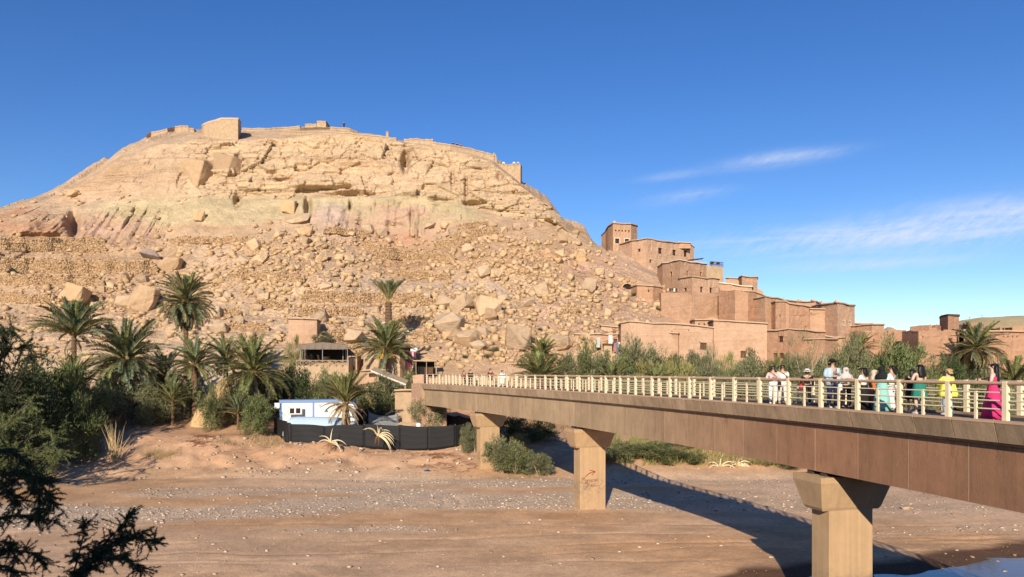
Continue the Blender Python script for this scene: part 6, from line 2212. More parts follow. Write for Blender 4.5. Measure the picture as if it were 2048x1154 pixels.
def person(loc, h, face, label, skin='tan', hair=None, hair_len=0.0, pose='stand', top=None, sleeves='long', legs=None, skirt=None, dress=None, scarf=None,
           hat=None, shades=False, bag=None, phone=False, group=None, open_shirt=None, bun=None, fingers=True, head_turn=0.0):
    """face: direction (radians) the person looks along in plan; local front is -Y"""
    root = thing('person', loc, label, 'person', group, face + math.pi / 2)
    k = h / 1.70
    root.scale = (1.16, 1.13, 1.0)
    SK = {'tan': (0.50, 0.30, 0.20), 'pale': (0.62, 0.42, 0.31), 'brown': (0.33, 0.18, 0.11)}[skin]
    sm = mcol('skin_' + skin, SK, 0.6)
    # skeleton (x right, -y front, z up), 1.70 m tall
    P = {'pel': (0, 0, .93), 'spi': (0, -.005, 1.10), 'che': (0, 0, 1.29), 'nec': (0, .005, 1.43), 'nk2': (0, -.005, 1.49), 'jaw': (0, -.02, 1.535), 'hed': (0, -.01, 1.60), 'top': (0, .005, 1.665)}
    J = {}
    for s_, n_ in ((-1, 'l'), (1, 'r')):
        J['sh' + n_] = (s_ * .165, .005, 1.385)
        if pose == 'phone':
            J['el' + n_] = (s_ * .235, -.03, 1.13); J['wr' + n_] = (s_ * .07, -.25, 1.17); J['ha' + n_] = (s_ * .03, -.31, 1.20)
        elif pose == 'walk':
            J['el' + n_] = (s_ * .225, .05 * s_, 1.11); J['wr' + n_] = (s_ * .235, -.13 + .10 * s_, .90); J['ha' + n_] = (s_ * .23, -.17 + .11 * s_, .83)
        elif pose == 'chest':
            J['el' + n_] = (s_ * .24, .02, 1.12); J['wr' + n_] = (s_ * .12, -.20, 1.10 if s_ < 0 else 1.2); J['ha' + n_] = (s_ * .05, -.24, 1.12 if s_ < 0 else 1.23)
        elif pose == 'rail':
            J['el' + n_] = (s_ * .25, -.10, 1.16); J['wr' + n_] = (s_ * .17, -.30, 1.06); J['ha' + n_] = (s_ * .14, -.37, 1.05)
        else:
            J['el' + n_] = (s_ * .225, .02, 1.11); J['wr' + n_] = (s_ * .235, -.05, .88); J['ha' + n_] = (s_ * .225, -.07, .80)
        st = .17 * s_ if pose == 'walk' else 0.02 * s_
        J['hi' + n_] = (s_ * .09, 0, .89)
        J['kn' + n_] = (s_ * .095, -.03 - st * .5, .49)
        J['an' + n_] = (s_ * .10, .02 - st, .085)
        J['to' + n_] = (s_ * .115, -.12 - st, .035)
    P.update(J)
    rad = {'pel': (.135, .10), 'spi': (.115, .085), 'che': (.145, .10), 'nec': .06, 'nk2': .05, 'jaw': .062, 'hed': (.078, .092), 'top': .05,
           'shl': .06, 'shr': .06, 'ell': .04, 'elr': .04, 'wrl': .027, 'wrr': .027, 'hal': (.032, .018), 'har': (.032, .018),
           'hil': .085, 'hir': .085, 'knl': .055, 'knr': .055, 'anl': .038, 'anr': .038, 'tol': (.038, .025), 'tor': (.038, .025)}
    E = [('pel', 'spi'), ('spi', 'che'), ('che', 'nec'), ('nec', 'nk2'), ('nk2', 'jaw'), ('jaw', 'hed'), ('hed', 'top')]
    for n_ in 'lr':
        E += [('che', 'sh' + n_), ('sh' + n_, 'el' + n_), ('el' + n_, 'wr' + n_), ('wr' + n_, 'ha' + n_), ('pel', 'hi' + n_), ('hi' + n_, 'kn' + n_), ('kn' + n_, 'an' + n_), ('an' + n_, 'to' + n_)]
    # nose, and five unequal bent fingers on each hand
    P['nos'] = (0, -.118, 1.585); rad['nos'] = .014; E.append(('hed', 'nos'))
    if fingers:
        for n_, s_ in (('l', -1), ('r', 1)):
            w, hd = Vector(P['wr' + n_]), Vector(P['ha' + n_])
            d = (hd - w).normalized()
            side = d.cross(Vector((s_, .15, 0))).normalized()
            cur = side.cross(d).normalized() * (-s_)
            for f, (off, ln) in enumerate(((-.030, .062), (-.011, .078), (.009, .084), (.028, .074))):
                b_ = hd + side * off + d * .02
                m_ = b_ + d * ln * .55 + cur * .004; e = m_ + d * ln * .35 + cur * .022
                for q, nm in ((b_, 'a'), (m_, 'b'), (e, 'c')):
                    P['f%d%s%s' % (f, n_, nm)] = tuple(q); rad['f%d%s%s' % (f, n_, nm)] = .0085 if nm != 'c' else .006
                E += [('ha' + n_, 'f%d%sa' % (f, n_)), ('f%d%sa' % (f, n_), 'f%d%sb' % (f, n_)), ('f%d%sb' % (f, n_), 'f%d%sc' % (f, n_))]
            b_ = w.lerp(hd, .45) + side * -.03
            e = b_ + (d * .5 - side * .7).normalized() * .05
            P['th' + n_] = tuple(e); rad['th' + n_] = .010
            E.append(('ha' + n_, 'th' + n_))
    keys = list(P)
    ix = {a: i for i, a in enumerate(keys)}
    V = [Vector(P[a]) * k for a in keys]

    def sc(r, m_=1.0):
        return tuple(x * k * m_ for x in r) if hasattr(r, '__len__') else r * k * m_
    skin_obj('body', V, [(ix[a], ix[b_]) for a, b_ in E], [sc(rad[a]) for a in keys], sm, root, ix['pel'])
    # face: eyes, mouth, ears
    for s_ in (-1, 1):
        mb = MB(); mb.box(Vector((s_ * .030, -.098, 1.605)) * k, .022 * k, .012 * k, .011 * k); put('eye', mb.mesh('eye', mcol('eye_dark', (.03, .02, .02))), root)
        if not scarf:
            lofted('ear', [ell_ring(s_ * .080 * k, .012 * k, z * k, .010 * k, .018 * k, 6) for z in (1.575, 1.60, 1.622)], sm, root)
    mb = MB(); mb.box(Vector((0, -.092, 1.553)) * k, .042 * k, .014 * k, .010 * k); put('mouth', mb.mesh('mouth', mcol('lips', (.36, .13, .11))), root)

    def garment(name, names, scale, mat, ext=None, rmin=0.0):
        kk = [a for a in names]
        idx = {a: i for i, a in enumerate(kk)}
        pts = [Vector((ext or {}).get(a, P[a])) * k for a in kk]
        ed = [(idx[a], idx[b_]) for a, b_ in E if a in idx and b_ in idx]
        rr_ = []
        for a in kk:
            m_ = scale[a] if isinstance(scale, dict) and a in scale else (scale.get('*', 1.18) if isinstance(scale, dict) else scale)
            rr_.append(sc(rad[a], m_))
        return skin_obj(name, pts, ed, rr_, mat, root, idx.get('pel', 0))
    if top:
        nm = ['pel', 'spi', 'che', 'shl', 'shr']
        if sleeves in ('long', 'short'): nm += ['ell', 'elr']
        if sleeves == 'long': nm += ['wrl', 'wrr']
        sc_ = {'*': 1.28, 'wrl': 1.5, 'wrr': 1.5, 'ell': 1.6, 'elr': 1.6, 'shl': 1.3, 'shr': 1.3}
        ext = {}
        if sleeves == 'short':
            for n_ in 'lr': ext['el' + n_] = tuple(Vector(P['sh' + n_]).lerp(Vector(P['el' + n_]), .72))
        if isinstance(top, dict):
            sc_.update(top.get('scale', {})); tm = top['mat']
        else: tm = top
        garment('shirt', nm, sc_, tm, ext)
    if open_shirt:
        nm = ['spi', 'che', 'shl', 'shr', 'ell', 'elr', 'wrl', 'wrr']
        for s_ in (-1, 1):
            n_ = 'l' if s_ < 0 else 'r'
            skin_obj('sleeve', [Vector(P['sh' + n_]) * k, Vector(P['el' + n_]) * k, Vector(P['wr' + n_]) * k], [(0, 1), (1, 2)], [.085 * k, .065 * k, .05 * k], open_shirt, root)
            lofted('shirt_front', [[Vector((s_ * x * k, y * k, z * k)) for x, y in ((.06, -.135), (.19, -.07), (.21, .06), (.02, .145), (.02, .155), (.225, .07), (.205, -.085), (.06, -.15))] for z in (.80, 1.0, 1.2, 1.40)], open_shirt, root)
    if legs:
        names = ['pel', 'hil', 'hir', 'knl', 'knr'] + ([] if legs[1] == 'short' else ['anl', 'anr'])
        garment('trousers', names, {'*': 1.2, 'pel': 1.14, 'knl': 1.45, 'knr': 1.45, 'anl': legs[2] if len(legs) > 2 else 1.6, 'anr': legs[2] if len(legs) > 2 else 1.6}, legs[0])
    if skirt:
        m_, z0, z1, r1 = skirt
        lofted('skirt', [ell_ring(0, 0, (z0 + (z1 - z0) * t) * k, (.155 + (r1 - .155) * t ** .8) * k, (.125 + (r1 - .125) * t ** .8) * k, 28, .02 + .05 * t, t, 7) for t in [i / 7 for i in range(8)]], m_, root)
    if dress:
        m_, z0, z1, r1 = dress[:4]
        prof = [(1.30, .175, .125), (1.22, .17, .125), (1.08, .15, .115), (.95, .18, .145), (.75, .20, .17), (.5, .5 * (.2 + r1), .5 * (.18 + r1 * .9)), (.25, .9 * r1, .85 * r1), (.03, r1, r1 * .92)]
        prof = [p for p in prof if p[0] <= z0]
        if z1 > .03: prof = [p for p in prof if p[0] >= z1]
        lofted('dress', [ell_ring(0, .01, z * k, rx * k, ry * k, 32, .015 + .06 * max(0, 1 - z), z, 8) for z, rx, ry in prof], m_, root)
    hm = {'black': mcol('hair_black', (.012, .010, .010), .45), 'brown': mcol('hair_brown', (.06, .035, .02), .5), 'blond': mcol('hair_blond', (.42, .26, .11), .5)}
    if hair and not scarf:
        m_ = hm[hair]
        rings = [ell_ring(0, .022 * k, z * k, rx * k, ry * k, 14) for z, rx, ry in ((1.700, .02, .02), (1.692, .055, .06), (1.665, .083, .092), (1.63, .092, .098), (1.60, .090, .088))]
        # shell is set back so the face stays open
        for i, rg in enumerate(rings):
            for v in rg:
                if v.y < -.02 * k and i >= 3: v.y = -.055 * k + .2 * (v.y + .02 * k)
                v.y += .012 * k
        lofted('hair', rings, m_, root)
        zb = 1.60 - max(.10, hair_len)
        n = 7
        lofted('hair_length', [ell_ring(.012 * math.sin(t * 5) * k, (.072 + .05 * t) * k, (1.655 + (zb - 1.655) * t) * k, (.090 + (.07 if hair_len > .2 else -.02) * t * (1.4 - t)) * k, (.065 - .015 * t) * k, 12, .05, t * 3, 5) for t in [i / n for i in range(n + 1)]], m_, root)
    if bun:
        lofted('hair_bun', [ell_ring(0, .125 * k, (1.63 + z) * k, r * k, r * k, 10) for z, r in ((-.05, .015), (-.035, .04), (0, .055), (.035, .04), (.05, .012))], hm[bun], root)
    if scarf:
        m_ = scarf
        rings = []
        for z, rx, ry, cy, fr in ((1.715, .02, .02, .02, 0), (1.70, .06, .07, .02, 0), (1.665, .09, .105, .02, 0), (1.61, .102, .115, .03, 1), (1.555, .10, .11, .03, 1), (1.50, .095, .10, .015, .35), (1.44, .13, .12, 0, 0), (1.38, .20, .145, 0, 0), (1.28, .215, .16, 0, 0), (1.22, .205, .155, 0, 0)):
            rg = ell_ring(0, cy * k, z * k, rx * k, ry * k, 20, .02 if z < 1.5 else 0, z * 9, 6)
            for v in rg:
                lim = -.055 * k
                if fr and v.y < lim: v.y = lim + (v.y - lim) * (1 - fr)
            rings.append(rg)
        lofted('headscarf', rings, m_, root)
    if hat:
        kind, m_ = hat
        if kind == 'cap':
            lofted('cap', [ell_ring(0, .005 * k, z * k, rx * k, ry * k, 16) for z, rx, ry in ((1.735, .02, .02), (1.728, .06, .07), (1.69, .092, .105), (1.64, .096, .110))], m_, root)
            mb = MB(); mb.box(Vector((0, -.145, 1.648)) * k, .13 * k, .10 * k, .012 * k); put('peak', mb.mesh('peak', m_), root)
        else:
            lofted('hat', [ell_ring(0, .005 * k, z * k, rx * k, ry * k, 18) for z, rx, ry in ((1.745, .05, .05), (1.74, .085, .09), (1.66, .102, .11), (1.645, .11, .12), (1.605, .19, .20), (1.60, .19, .20), (1.63, .10, .11))], m_, root)
    if shades:
        mb = MB(); mb.box(Vector((0, -.105, 1.607)) * k, .135 * k, .022 * k, .036 * k)
        for s_ in (-1, 1): mb.box(Vector((s_ * .078, -.045, 1.612)) * k, .010 * k, .12 * k, .012 * k)
        put('sunglasses', mb.mesh('sunglasses', mcol('dark_lens', (.012, .012, .014), .2)), root)
    if phone:
        mb = MB(); mb.box(Vector((0, -.335, 1.235)) * k, .075 * k, .012 * k, .15 * k); put('phone', mb.mesh('phone', mcol('phone_black', (.015, .015, .018), .2)), root)
    if bag:
        kind, m_ = bag
        if kind == 'back':
            lofted('backpack', [ell_ring(0, .20 * k, z * k, rx * k, ry * k, 12) for z, rx, ry in ((1.0, .10, .06), (1.03, .15, .09), (1.2, .16, .10), (1.36, .13, .08), (1.41, .07, .04))], m_, root)
        else:
            s_ = 1 if kind == 'right' else -1
            c = Vector((s_ * .24, -.06, .88)) * k
            lofted('bag', [[c + Vector((x * .05 * k, y * .14 * k, z * k)) for x, y in ((-1, -1), (1, -1), (1.2, 0), (1, 1), (-1, 1), (-1.2, 0))] for z in (-.13, -.1, .08, .12)], m_, root)
            mb = MB(); mb.tube([c + Vector((0, 0, .12 * k)), Vector((s_ * .10, -.13, 1.25)) * k, Vector((-s_ * .10, -.05, 1.44)) * k, Vector((-s_ * .06, .10, 1.40)) * k, c + Vector((0, .10 * k, .12 * k))], .010 * k, 4); put('strap', mb.mesh('strap', m_), root)
    # shoes
    for n_ in 'lr':
        a, t_ = Vector(P['an' + n_]), Vector(P['to' + n_])
        lofted('shoe', [[Vector((a.x + x, t_.y - .045 + y * .245, z)) * k for x, y in ((-.03, 0), (.03, 0), (.042, .35), (.038, .8), (.025, 1.0), (-.025, 1.0), (-.038, .8), (-.042, .35))] for z in (0.0, .03, .062)], mcol('shoe_%s' % (group or 'x')[:3] + str(int(loc[0] * 10) % 3), ((.6, .58, .55), (.05, .045, .04), (.45, .30, .22))[int(loc[0] * 10) % 3]), root)
    return root


def on_bridge(u, t):
    Y = np.linspace(18, 84, 6000)
    d0 = 2 * BC[0] * Y + BC[1]
    nrm_ = np.sqrt(d0 * d0 + 1)
    X = bx_(Y) + t / nrm_; Yy = Y - t * d0 / nrm_
    uu_ = 1024 + F * X / Yy
    i = int(np.argmin(np.abs(uu_ - u)))
    return Vector((float(X[i]), float(Yy[i]), DECK + .002)), float(Y[i])


def stand(u, ytop, t, turn, label, **kw):
    """turn: 0 = walking away along the bridge, 180 = towards the viewer, 90 = facing left of the walk"""
    p, Y = on_bridge(u, t)
    _, d, n = bfr(Y)
    h = max(1.35, EYE + (HOR - ytop) / F * p.y - DECK)
    face = math.atan2(d.y, d.x) + R(turn)
    return person(p, min(h, 1.92), face, label, **kw)


W_ = lambda n, c, r=.85: mcol(n, c, r)
white = W_('cotton_white', (.78, .75, .70)); offw = W_('linen_offwhite', (.70, .64, .54)); navy = W_('navy_cloth', (.015, .02, .06)); blackc = W_('black_cloth', (.014, .014, .016))
pink = W_('pale_pink_cloth', (.62, .46, .46)); red = W_('red_leather', (.45, .02, .025), .5); denim = W_('pale_denim', (.40, .50, .56)); grey = W_('grey_cloth', (.17, .17, .15)); khaki = W_('khaki_scarf', (.22, .20, .13))
lgrey = W_('light_grey_scarf', (.52, .47, .44)); beige = W_('beige_scarf', (.55, .44, .33)); turq = W_('turquoise_cloth', (.26, .52, .47)); green = W_('emerald_cloth', (.02, .19, .14)); yellow = W_('yellow_blouse', (.72, .66, .10))
magenta = W_('magenta_dress', (.58, .035, .15)); orange = W_('orange_pattern', (.42, .14, .05)); jeans = W_('blue_jeans', (.22, .32, .50)); brown = W_('brown_plaid', (.22, .03, .03)); dkred = W_('dark_red_cloth', (.20, .02, .025)); hatc = W_('pale_canvas_hat', (.62, .57, .50))

G_ = 'people standing on the bridge'
stand(1546, 732, 1.15, 150, 'woman in pale pink shirt and sunglasses with navy bag', hair='black', hair_len=.06, pose='chest', top=pink, legs=(white, 'long'), bag=('right', navy), shades=True, group=G_)
stand(1565, 730, 1.65, 150, 'person in white t-shirt with khaki scarf and sunglasses', hair='black', hair_len=.04, pose='walk', top=white, sleeves='short', legs=(offw, 'long'), bag=('right', blackc), shades=True, group=G_)
stand(1614, 739, 2.1, -30, 'person in pale bucket hat with bright red bag', pose='stand', top=blackc, legs=(blackc, 'long'), hat=('bucket', hatc), hair='black', hair_len=.1, bag=('right', red), group=G_)
stand(1665, 719, 0.95, 170, 'man in black cap and pale blue open shirt with backpack', pose='chest', top=grey, legs=(navy, 'long'), hat=('cap', blackc), hair='black', hair_len=.03, shades=True, open_shirt=denim, bag=('back', navy), group=G_)
stand(1692, 735, 1.35, 160, 'woman in light grey headscarf with white bag', pose='chest', top=lgrey, legs=(blackc, 'long', 2.2), scarf=lgrey, bag=('left', white), group=G_)
stand(1727, 735, 1.05, 20, 'woman with long black hair in white patterned top and black skirt', hair='black', hair_len=.22, pose='phone', top=white, skirt=(blackc, 1.0, .06, .24), group=G_)
stand(1749, 740, 1.85, 190, 'person in beige headscarf and orange patterned robe', pose='stand', dress=(orange, 1.31, .03, .24), top=orange, scarf=beige, group=G_)
stand(1764, 733, 0.95, -60, 'woman in black headscarf and long turquoise robe', pose='phone', dress=(turq, 1.31, .03, .27), top={'mat': turq, 'scale': {'che': 1.25}}, scarf=blackc, group=G_)
stand(1783, 731, 1.25, 30, 'woman with dark ponytail all in white', hair='black', hair_len=.16, pose='phone', top=white, legs=(white, 'long', 1.9), group=G_)
stand(1823, 738, 1.7, -10, 'woman with black hair in a dark dress', hair='black', hair_len=.25, pose='stand', dress=(blackc, 1.31, .45, .2), top=blackc, sleeves='short', group=G_)
stand(1839, 729, 1.05, 0, 'woman with long black hair, bare back and emerald skirt', hair='black', hair_len=.32, pose='phone', skin='pale', skirt=(green, 1.12, .55, .23), group=G_)
stand(1896, 737, 1.5, 0, 'blond person in loose yellow blouse and pale trousers', hair='blond', hair_len=.03, bun='blond', pose='rail', skin='pale', top={'mat': yellow, 'scale': {'pel': 1.5, 'spi': 1.6, 'che': 1.4, 'ell': 2.4, 'elr': 2.4}}, skirt=(yellow, 1.36, .68, .31), legs=(jeans, 'long'), group=G_)
stand(1986, 727, 0.75, 40, 'woman with very long black hair in magenta off-shoulder dress holding a phone', hair='black', hair_len=.62, pose='phone', skin='pale', dress=(magenta, 1.31, .03, .30), phone=True, group=G_)
stand(928, 741, 1.9, 180, 'distant person in dark red top on the bridge', hair='black', hair_len=.05, top=dkred, legs=(blackc, 'long'), group=G_, fingers=False)
stand(941, 739, 1.3, 180, 'distant broad man in black on the bridge', hair='black', hair_len=.03, top={'mat': blackc, 'scale': {'pel': 1.5, 'spi': 1.6, 'che': 1.4}}, legs=(blackc, 'long'), group=G_, fingers=False)
stand(981, 737, 1.3, 180, 'distant person in red plaid shirt and dark shorts', hair='black', hair_len=.03, pose='chest', top=brown, legs=(blackc, 'short'), group=G_, fingers=False)
stand(1005, 740, 1.5, 180, 'distant bearded man in a white robe', hair='black', hair_len=.02, dress=(white, 1.31, .25, .24), top={'mat': white, 'scale': {'*': 1.5, 'ell': 2.2, 'elr': 2.2}}, legs=(white, 'long'), group=G_, fingers=False)
# figures far up on the hill and the dune
G2 = 'tiny figures on the skyline'


def far_person(u, yfoot, D, h, label, cl, lg):
    p = PX(u, yfoot, D)
    person(p, h, -math.pi / 2, label, hair='black', hair_len=.04, top=cl, legs=(lg, 'long'), group=G2, fingers=False)


far_person(688, 256, 213, 1.85, 'lone dark figure standing on the summit', blackc, blackc)
for u, y, c, l in ((906, 292, blackc, 'first of three figures on the sloping rampart'), (914, 293.5, navy, 'second of three figures on the sloping rampart'), (922, 295.5, dkred, 'third of three figures on the sloping rampart'),
                   (1007, 331, white, 'left figure on the stone bastion'), (1028, 331, white, 'middle figure on the stone bastion'), (1036, 331, lgrey, 'right figure on the stone bastion')):
    far_person(u, y + 4, 184 if u < 950 else 176, 1.6, l, c, blackc)
far_person(1939.5, 637, 464, 1.75, 'lower of two walkers on the far pale hill', white, blackc)
far_person(1964, 632.5, 470, 1.75, 'upper of two walkers on the far pale hill', white, navy)
flush_skins()
# ------------------------------------------------------------------ cabin, fence, cafe and other made things
X_, Y_, Z_ = Vector((1, 0, 0)), Vector((0, 1, 0)), Vector((0, 0, 1))
# white site cabin with pale blue trim
D = 85.0
a = PX(560, 806, D); b_ = PX(712, 806, D + 2.8)
dx = (b_ - a); dx.z = 0; Lc = dx.length; dx.normalize(); nb_ = Vector((dx.y, -dx.x, 0))
zt = a.z; zb = gz(a.x, a.y) - 0.3
root = thing('site_cabin', (a.x, a.y, zb), 'long white site cabin with pale blue trim behind the black fence', 'cabin')
ctr = a + dx * Lc / 2 - nb_ * 1.3
mb = MB(); mb.box(Vector((ctr.x, ctr.y, (zt + zb) / 2)), Lc, 2.6, zt - zb, (dx, nb_, Z_)); mb.build('wall', M['white'], root)
mb = MB(); mb.box(Vector((ctr.x, ctr.y, zt + .16)), Lc + .1, 2.75, .3, (dx, nb_, Z_)); mb.build('roof_edge', M['blue'], root)
for t in (0.012, 0.43, 0.988):
    q = a + dx * Lc * t
    mb = MB(); mb.box(Vector((q.x, q.y, (zt + zb) / 2)) + nb_ * .02, .2, .06, zt - zb, (dx, nb_, Z_)); mb.build('corner_post', M['blue'], root)
mb = MB(); q = a - nb_ * 1.3
mb.box(Vector((q.x, q.y, (zt + zb) / 2)) - dx * .02, .03, 2.5, zt - zb - .02, (dx, nb_, Z_)); mb.build('end_panel', M['blue'], root)
# window with two dark panes
q = PX(590, 821.5, D) + nb_ * .05
mb = MB(); mb.box(q, 1.5, .08, .80, (dx, nb_, Z_)); w = mb.build('window', M['white'], root)
for s_ in (-1, 1):
    mb = MB(); mb.box(q + dx * s_ * .34 + nb_ * .05, .48, .03, .58, (dx, nb_, Z_)); mb.build('pane', M['pane'], w)
mb = MB()
for s_ in (-1, 1):
    mb.box(q + Z_ * s_ * .43 + nb_ * .03, 1.6, .05, .05, (dx, nb_, Z_)); mb.box(q + dx * s_ * .78 + nb_ * .031, .05, .05, .81, (dx, nb_, Z_))
mb.build('window_trim', M['metal'], w)
mb = MB(); mb.box(PX(554, 811, D) , .55, .8, .6, (dx, nb_, Z_)); ac = mb.build('air_unit', M['white'], root)
mb = MB(); mb.tube([PX(640, 811, D) + nb_ * .02, PX(640, 811, D) + nb_ * .14], .1, 8); mb.build('lamp', M['metal'], root)

# pale blue tarpaulin over a low rounded stack in front of it
root = thing('tarpaulin_cover', tuple(PX(622, 872, 81)), 'pale blue tarpaulin over a low rounded heap before the cabin', 'tarpaulin')
rings = []
for t, s_ in ((0, .25), (.03, .75), (.08, .95), (.2, 1.0), (.5, 1.0), (.8, .98), (1, .95)):
    c = PX(571 + 115 * t, 870, 81 + 1.5 * t); hh = (PX(0, 833, 81).z - PX(0, 870, 81).z) * s_
    rings.append([c + Vector((0, -math.cos(k_ * math.pi / 8) * 1.1, 0)) + Vector((0, 0, math.sin(k_ * math.pi / 8) ** .6 * hh + .015 * math.sin(k_ * 5 + t * 40))) for k_ in range(9)])
mb = MB(); mb.loft(rings, True); mb.build('sheet', M['pale_blue'], root, True)


# black netting fence: panels hung between posts
def net_fence(label, line, hpx, mat='net', sag=0.0):
    root = None
    P3 = [(PX(u, yt, D_), PX(u, yb, D_)) for (u, yt, yb, D_) in line]
    c = sum((p[1] for p in P3), Vector()) / len(P3)
    root = thing('net_fence', c, label, 'fence')
    for i, (t_, b2) in enumerate(P3):
        mb = MB(); mb.tube([b2 + Vector((0, .09, -.5)), t_ + Vector((0, .09, .06))], .035, 6); mb.build('post', M['wood_pale'], root)
        if i + 1 == len(P3): break
        t2, bb2 = P3[i + 1]
        mb = MB(); n, m_ = 14, 12
        dd = (t2 - t_); nn_ = Vector((dd.y, -dd.x, 0)).normalized()
        grid = []
        for r_ in range(m_ + 1):
            for k_ in range(n + 1):
                u_, v_ = k_ / n, r_ / m_
                top_ = t_.lerp(t2, u_); bot_ = b2.lerp(bb2, u_)
                top_.z -= sag * math.sin(math.pi * u_) + .05 * math.sin(u_ * 4 + i)
                q = bot_.lerp(top_, v_)
                crease = .018 * math.sin(v_ * m_ * 2.1 + .9 * math.sin(u_ * 5 + i) + i) + .03 * math.sin(u_ * 7 + v_ * 3 + i * 2)
                grid.append(q + nn_ * (crease + .02))
        fs = [(r_ * (n + 1) + k_, r_ * (n + 1) + k_ + 1, (r_ + 1) * (n + 1) + k_ + 1, (r_ + 1) * (n + 1) + k_) for r_ in range(m_) for k_ in range(n)]
        mb.add(grid, fs); o = mb.build('net_panel', M[mat], root, True)
        so = o.modifiers.new('thick', 'SOLIDIFY'); so.thickness = .02
    return root


net_fence('black shade-net fence along the top of the earth bank', [(549, 833, 866, 86), (573, 843, 886, 78.2), (581, 847, 888, 78), (648, 852, 893, 77.6), (728, 849, 894, 77.2), (800, 851, 901, 76.8), (856, 853, 899, 77.0), (910, 850, 893, 77.6), (938, 846, 888, 79), (960, 844, 884, 80)], 40)
net_fence('black netting along the back of the fenced yard', [(705, 824, 862, 90), (735, 821, 864, 90), (798, 825, 866, 89.5), (842, 826, 866, 89), (870, 829, 866, 88.5), (894, 829, 866, 88), (917, 831, 866, 87), (955, 836, 868, 84)], 40, 'net', .12)
net_fence('grey plastic sheet sagging in the fenced yard', [(737, 823, 862, 88.2), (796, 828, 858, 87.6)], 30, 'net_grey', .35)
# planks and white drum in the yard
root = thing('plank_pile', tuple(PX(812, 862, 82)), 'pale planks lying in the fenced yard', 'planks')
for k in range(4):
    mb = MB(); mb.box(PX(812 + k * 2, 849 - k * 1.2, 82 + k * .3), 2.0, .25, .08, (Vector((1, .1, -.05)).normalized(), Y_, Z_)); mb.build('plank', M['wood_pale'], root)
mb = MB(); c = PX(837, 850, 82)
mb.loft([ell_ring(c.x, c.y, c.z + z, r, r, 12) for z, r in ((-1.0, .28), (-.2, .3), (.1, .28), (.22, .15), (.25, .05))]); dr = mb.build('plastic_drum', M['white'])
setp(dr, 'white plastic drum in the fenced yard', 'drum')

# cafe: canvas canopy on posts over a railed terrace
D = 108
root = thing('cafe_canopy', tuple(PX(648, 728, D)), 'grey canvas canopy on posts over the cafe terrace', 'canopy')
ridge = PX(645, 684, D + 1.5); l0 = PX(600, 690, D - 1); r0 = PX(696, 690, D - 1); back_l = PX(608, 688, D + 4); back_r = PX(690, 688, D + 4)
mb = MB(); mid = PX(646, 684.5, D - 1); midb = PX(646, 684, D + 4)
mb.add([l0, mid, r0, back_r, midb, back_l], [(0, 1, 4, 5), (1, 2, 3, 4)]); mb.build('roof', M['canopy'], root)
mb = MB(); n = 30; top_, bot_ = [], []
for i in range(n + 1):
    t = i / n; q = l0.lerp(mid, t * 2) if t < .5 else mid.lerp(r0, t * 2 - 1)
    top_.append(q + Vector((0, -.03, 0))); yb = 698.5 + (0.7 if i % 2 else 0)
    w = .10 * math.sin(i * 1.3)
    e = PX(1024 + F * q.x / q.y, yb, q.y); bot_.append(Vector((e.x, e.y - .08 + w, e.z)))
for i in range(n): mb.quad(bot_[i], bot_[i + 1], top_[i + 1], top_[i])
mb.build('valance', M['canopy'], root)
for u, dd in ((601, -.9), (645, -.9), (695, -.9), (691, 3.8), (610, 3.8), (686, 1)):
    mb = MB(); mb.tube([PX(u, 732, D + dd), PX(u, 690, D + dd)], .05, 6); mb.build('post', M['metal'], root)
mb = MB(); mb.quad(PX(606, 730, D + 3.9), PX(692, 730, D + 3.9), PX(692, 696, D + 3.9), PX(606, 696, D + 3.9)); mb.quad(PX(606, 730, D + 4.0), PX(606, 696, D + 4.0), PX(692, 696, D + 4.0), PX(692, 730, D + 4.0)); mb.build('black_back_sheet', M['black'], root)  # flat black sheet behind the canopy posts
house([(590, 731, 0), (697, 730, 0)], 762, 'low mud terrace wall under the cafe canopy', 'adobe_pale', D=105.5, cop=None, depth_m=7, name='terrace_house', cat='terrace')
root = thing('terrace_railing', tuple(PX(645, 731, 105.3)), 'pale crossed-pole railing along the cafe terrace', 'railing')
mb = MB(); mb.tube([PX(592, 721, 105.3), PX(697, 721, 105.3)], .05, 5); mb.build('top_rail', M['wood_pale'], root)
for k in range(9):
    u = 593 + k * 13
    mb = MB(); mb.tube([PX(u, 732, 105.3), PX(u, 720, 105.3)], .05, 5); mb.build('post', M['wood_pale'], root)
    if k < 8:
        mb = MB(); mb.tube([PX(u, 731, 105.3), PX(u + 13, 721, 105.25)], .035, 4); mb.build('brace', M['wood_pale'], root)
        mb = MB(); mb.tube([PX(u, 721, 105.35), PX(u + 13, 731, 105.3)], .035, 4); mb.build('brace', M['wood_pale'], root)
# shaded doorway between cafe and hut
house([(694, 712, 0), (714, 710, 0)], 745, 'dark recess wall between cafe and mud hut', 'adobe', D=108.5, cop=None, depth_m=3, name='recess_wall', cat='wall', wins=[(697, 711, 713, 742, 'plain')])
house([(723, 743, 0), (770, 742, 0)], 775, 'low stone store with dark window below the hut', 'adobe_pink', D=102, cop='coping', depth_m=3, wins=[(738, 756, 746, 753, 'plain')], name='store', cat='store')
# sign board on the hut roof
mb = MB(); mb.box(PX(732, 690, 108.5), .85, .08, .55); o = mb.build('sign_board', M['metal']); setp(o, 'blank grey board standing on the mud hut roof', 'board')
mb = MB(); mb.box(PX(728, 677, 116), .95, .3, .5); o = mb.build('wall_opening', M['pane']); setp(o, 'dark window opening in the pale rock above the hut', 'opening')
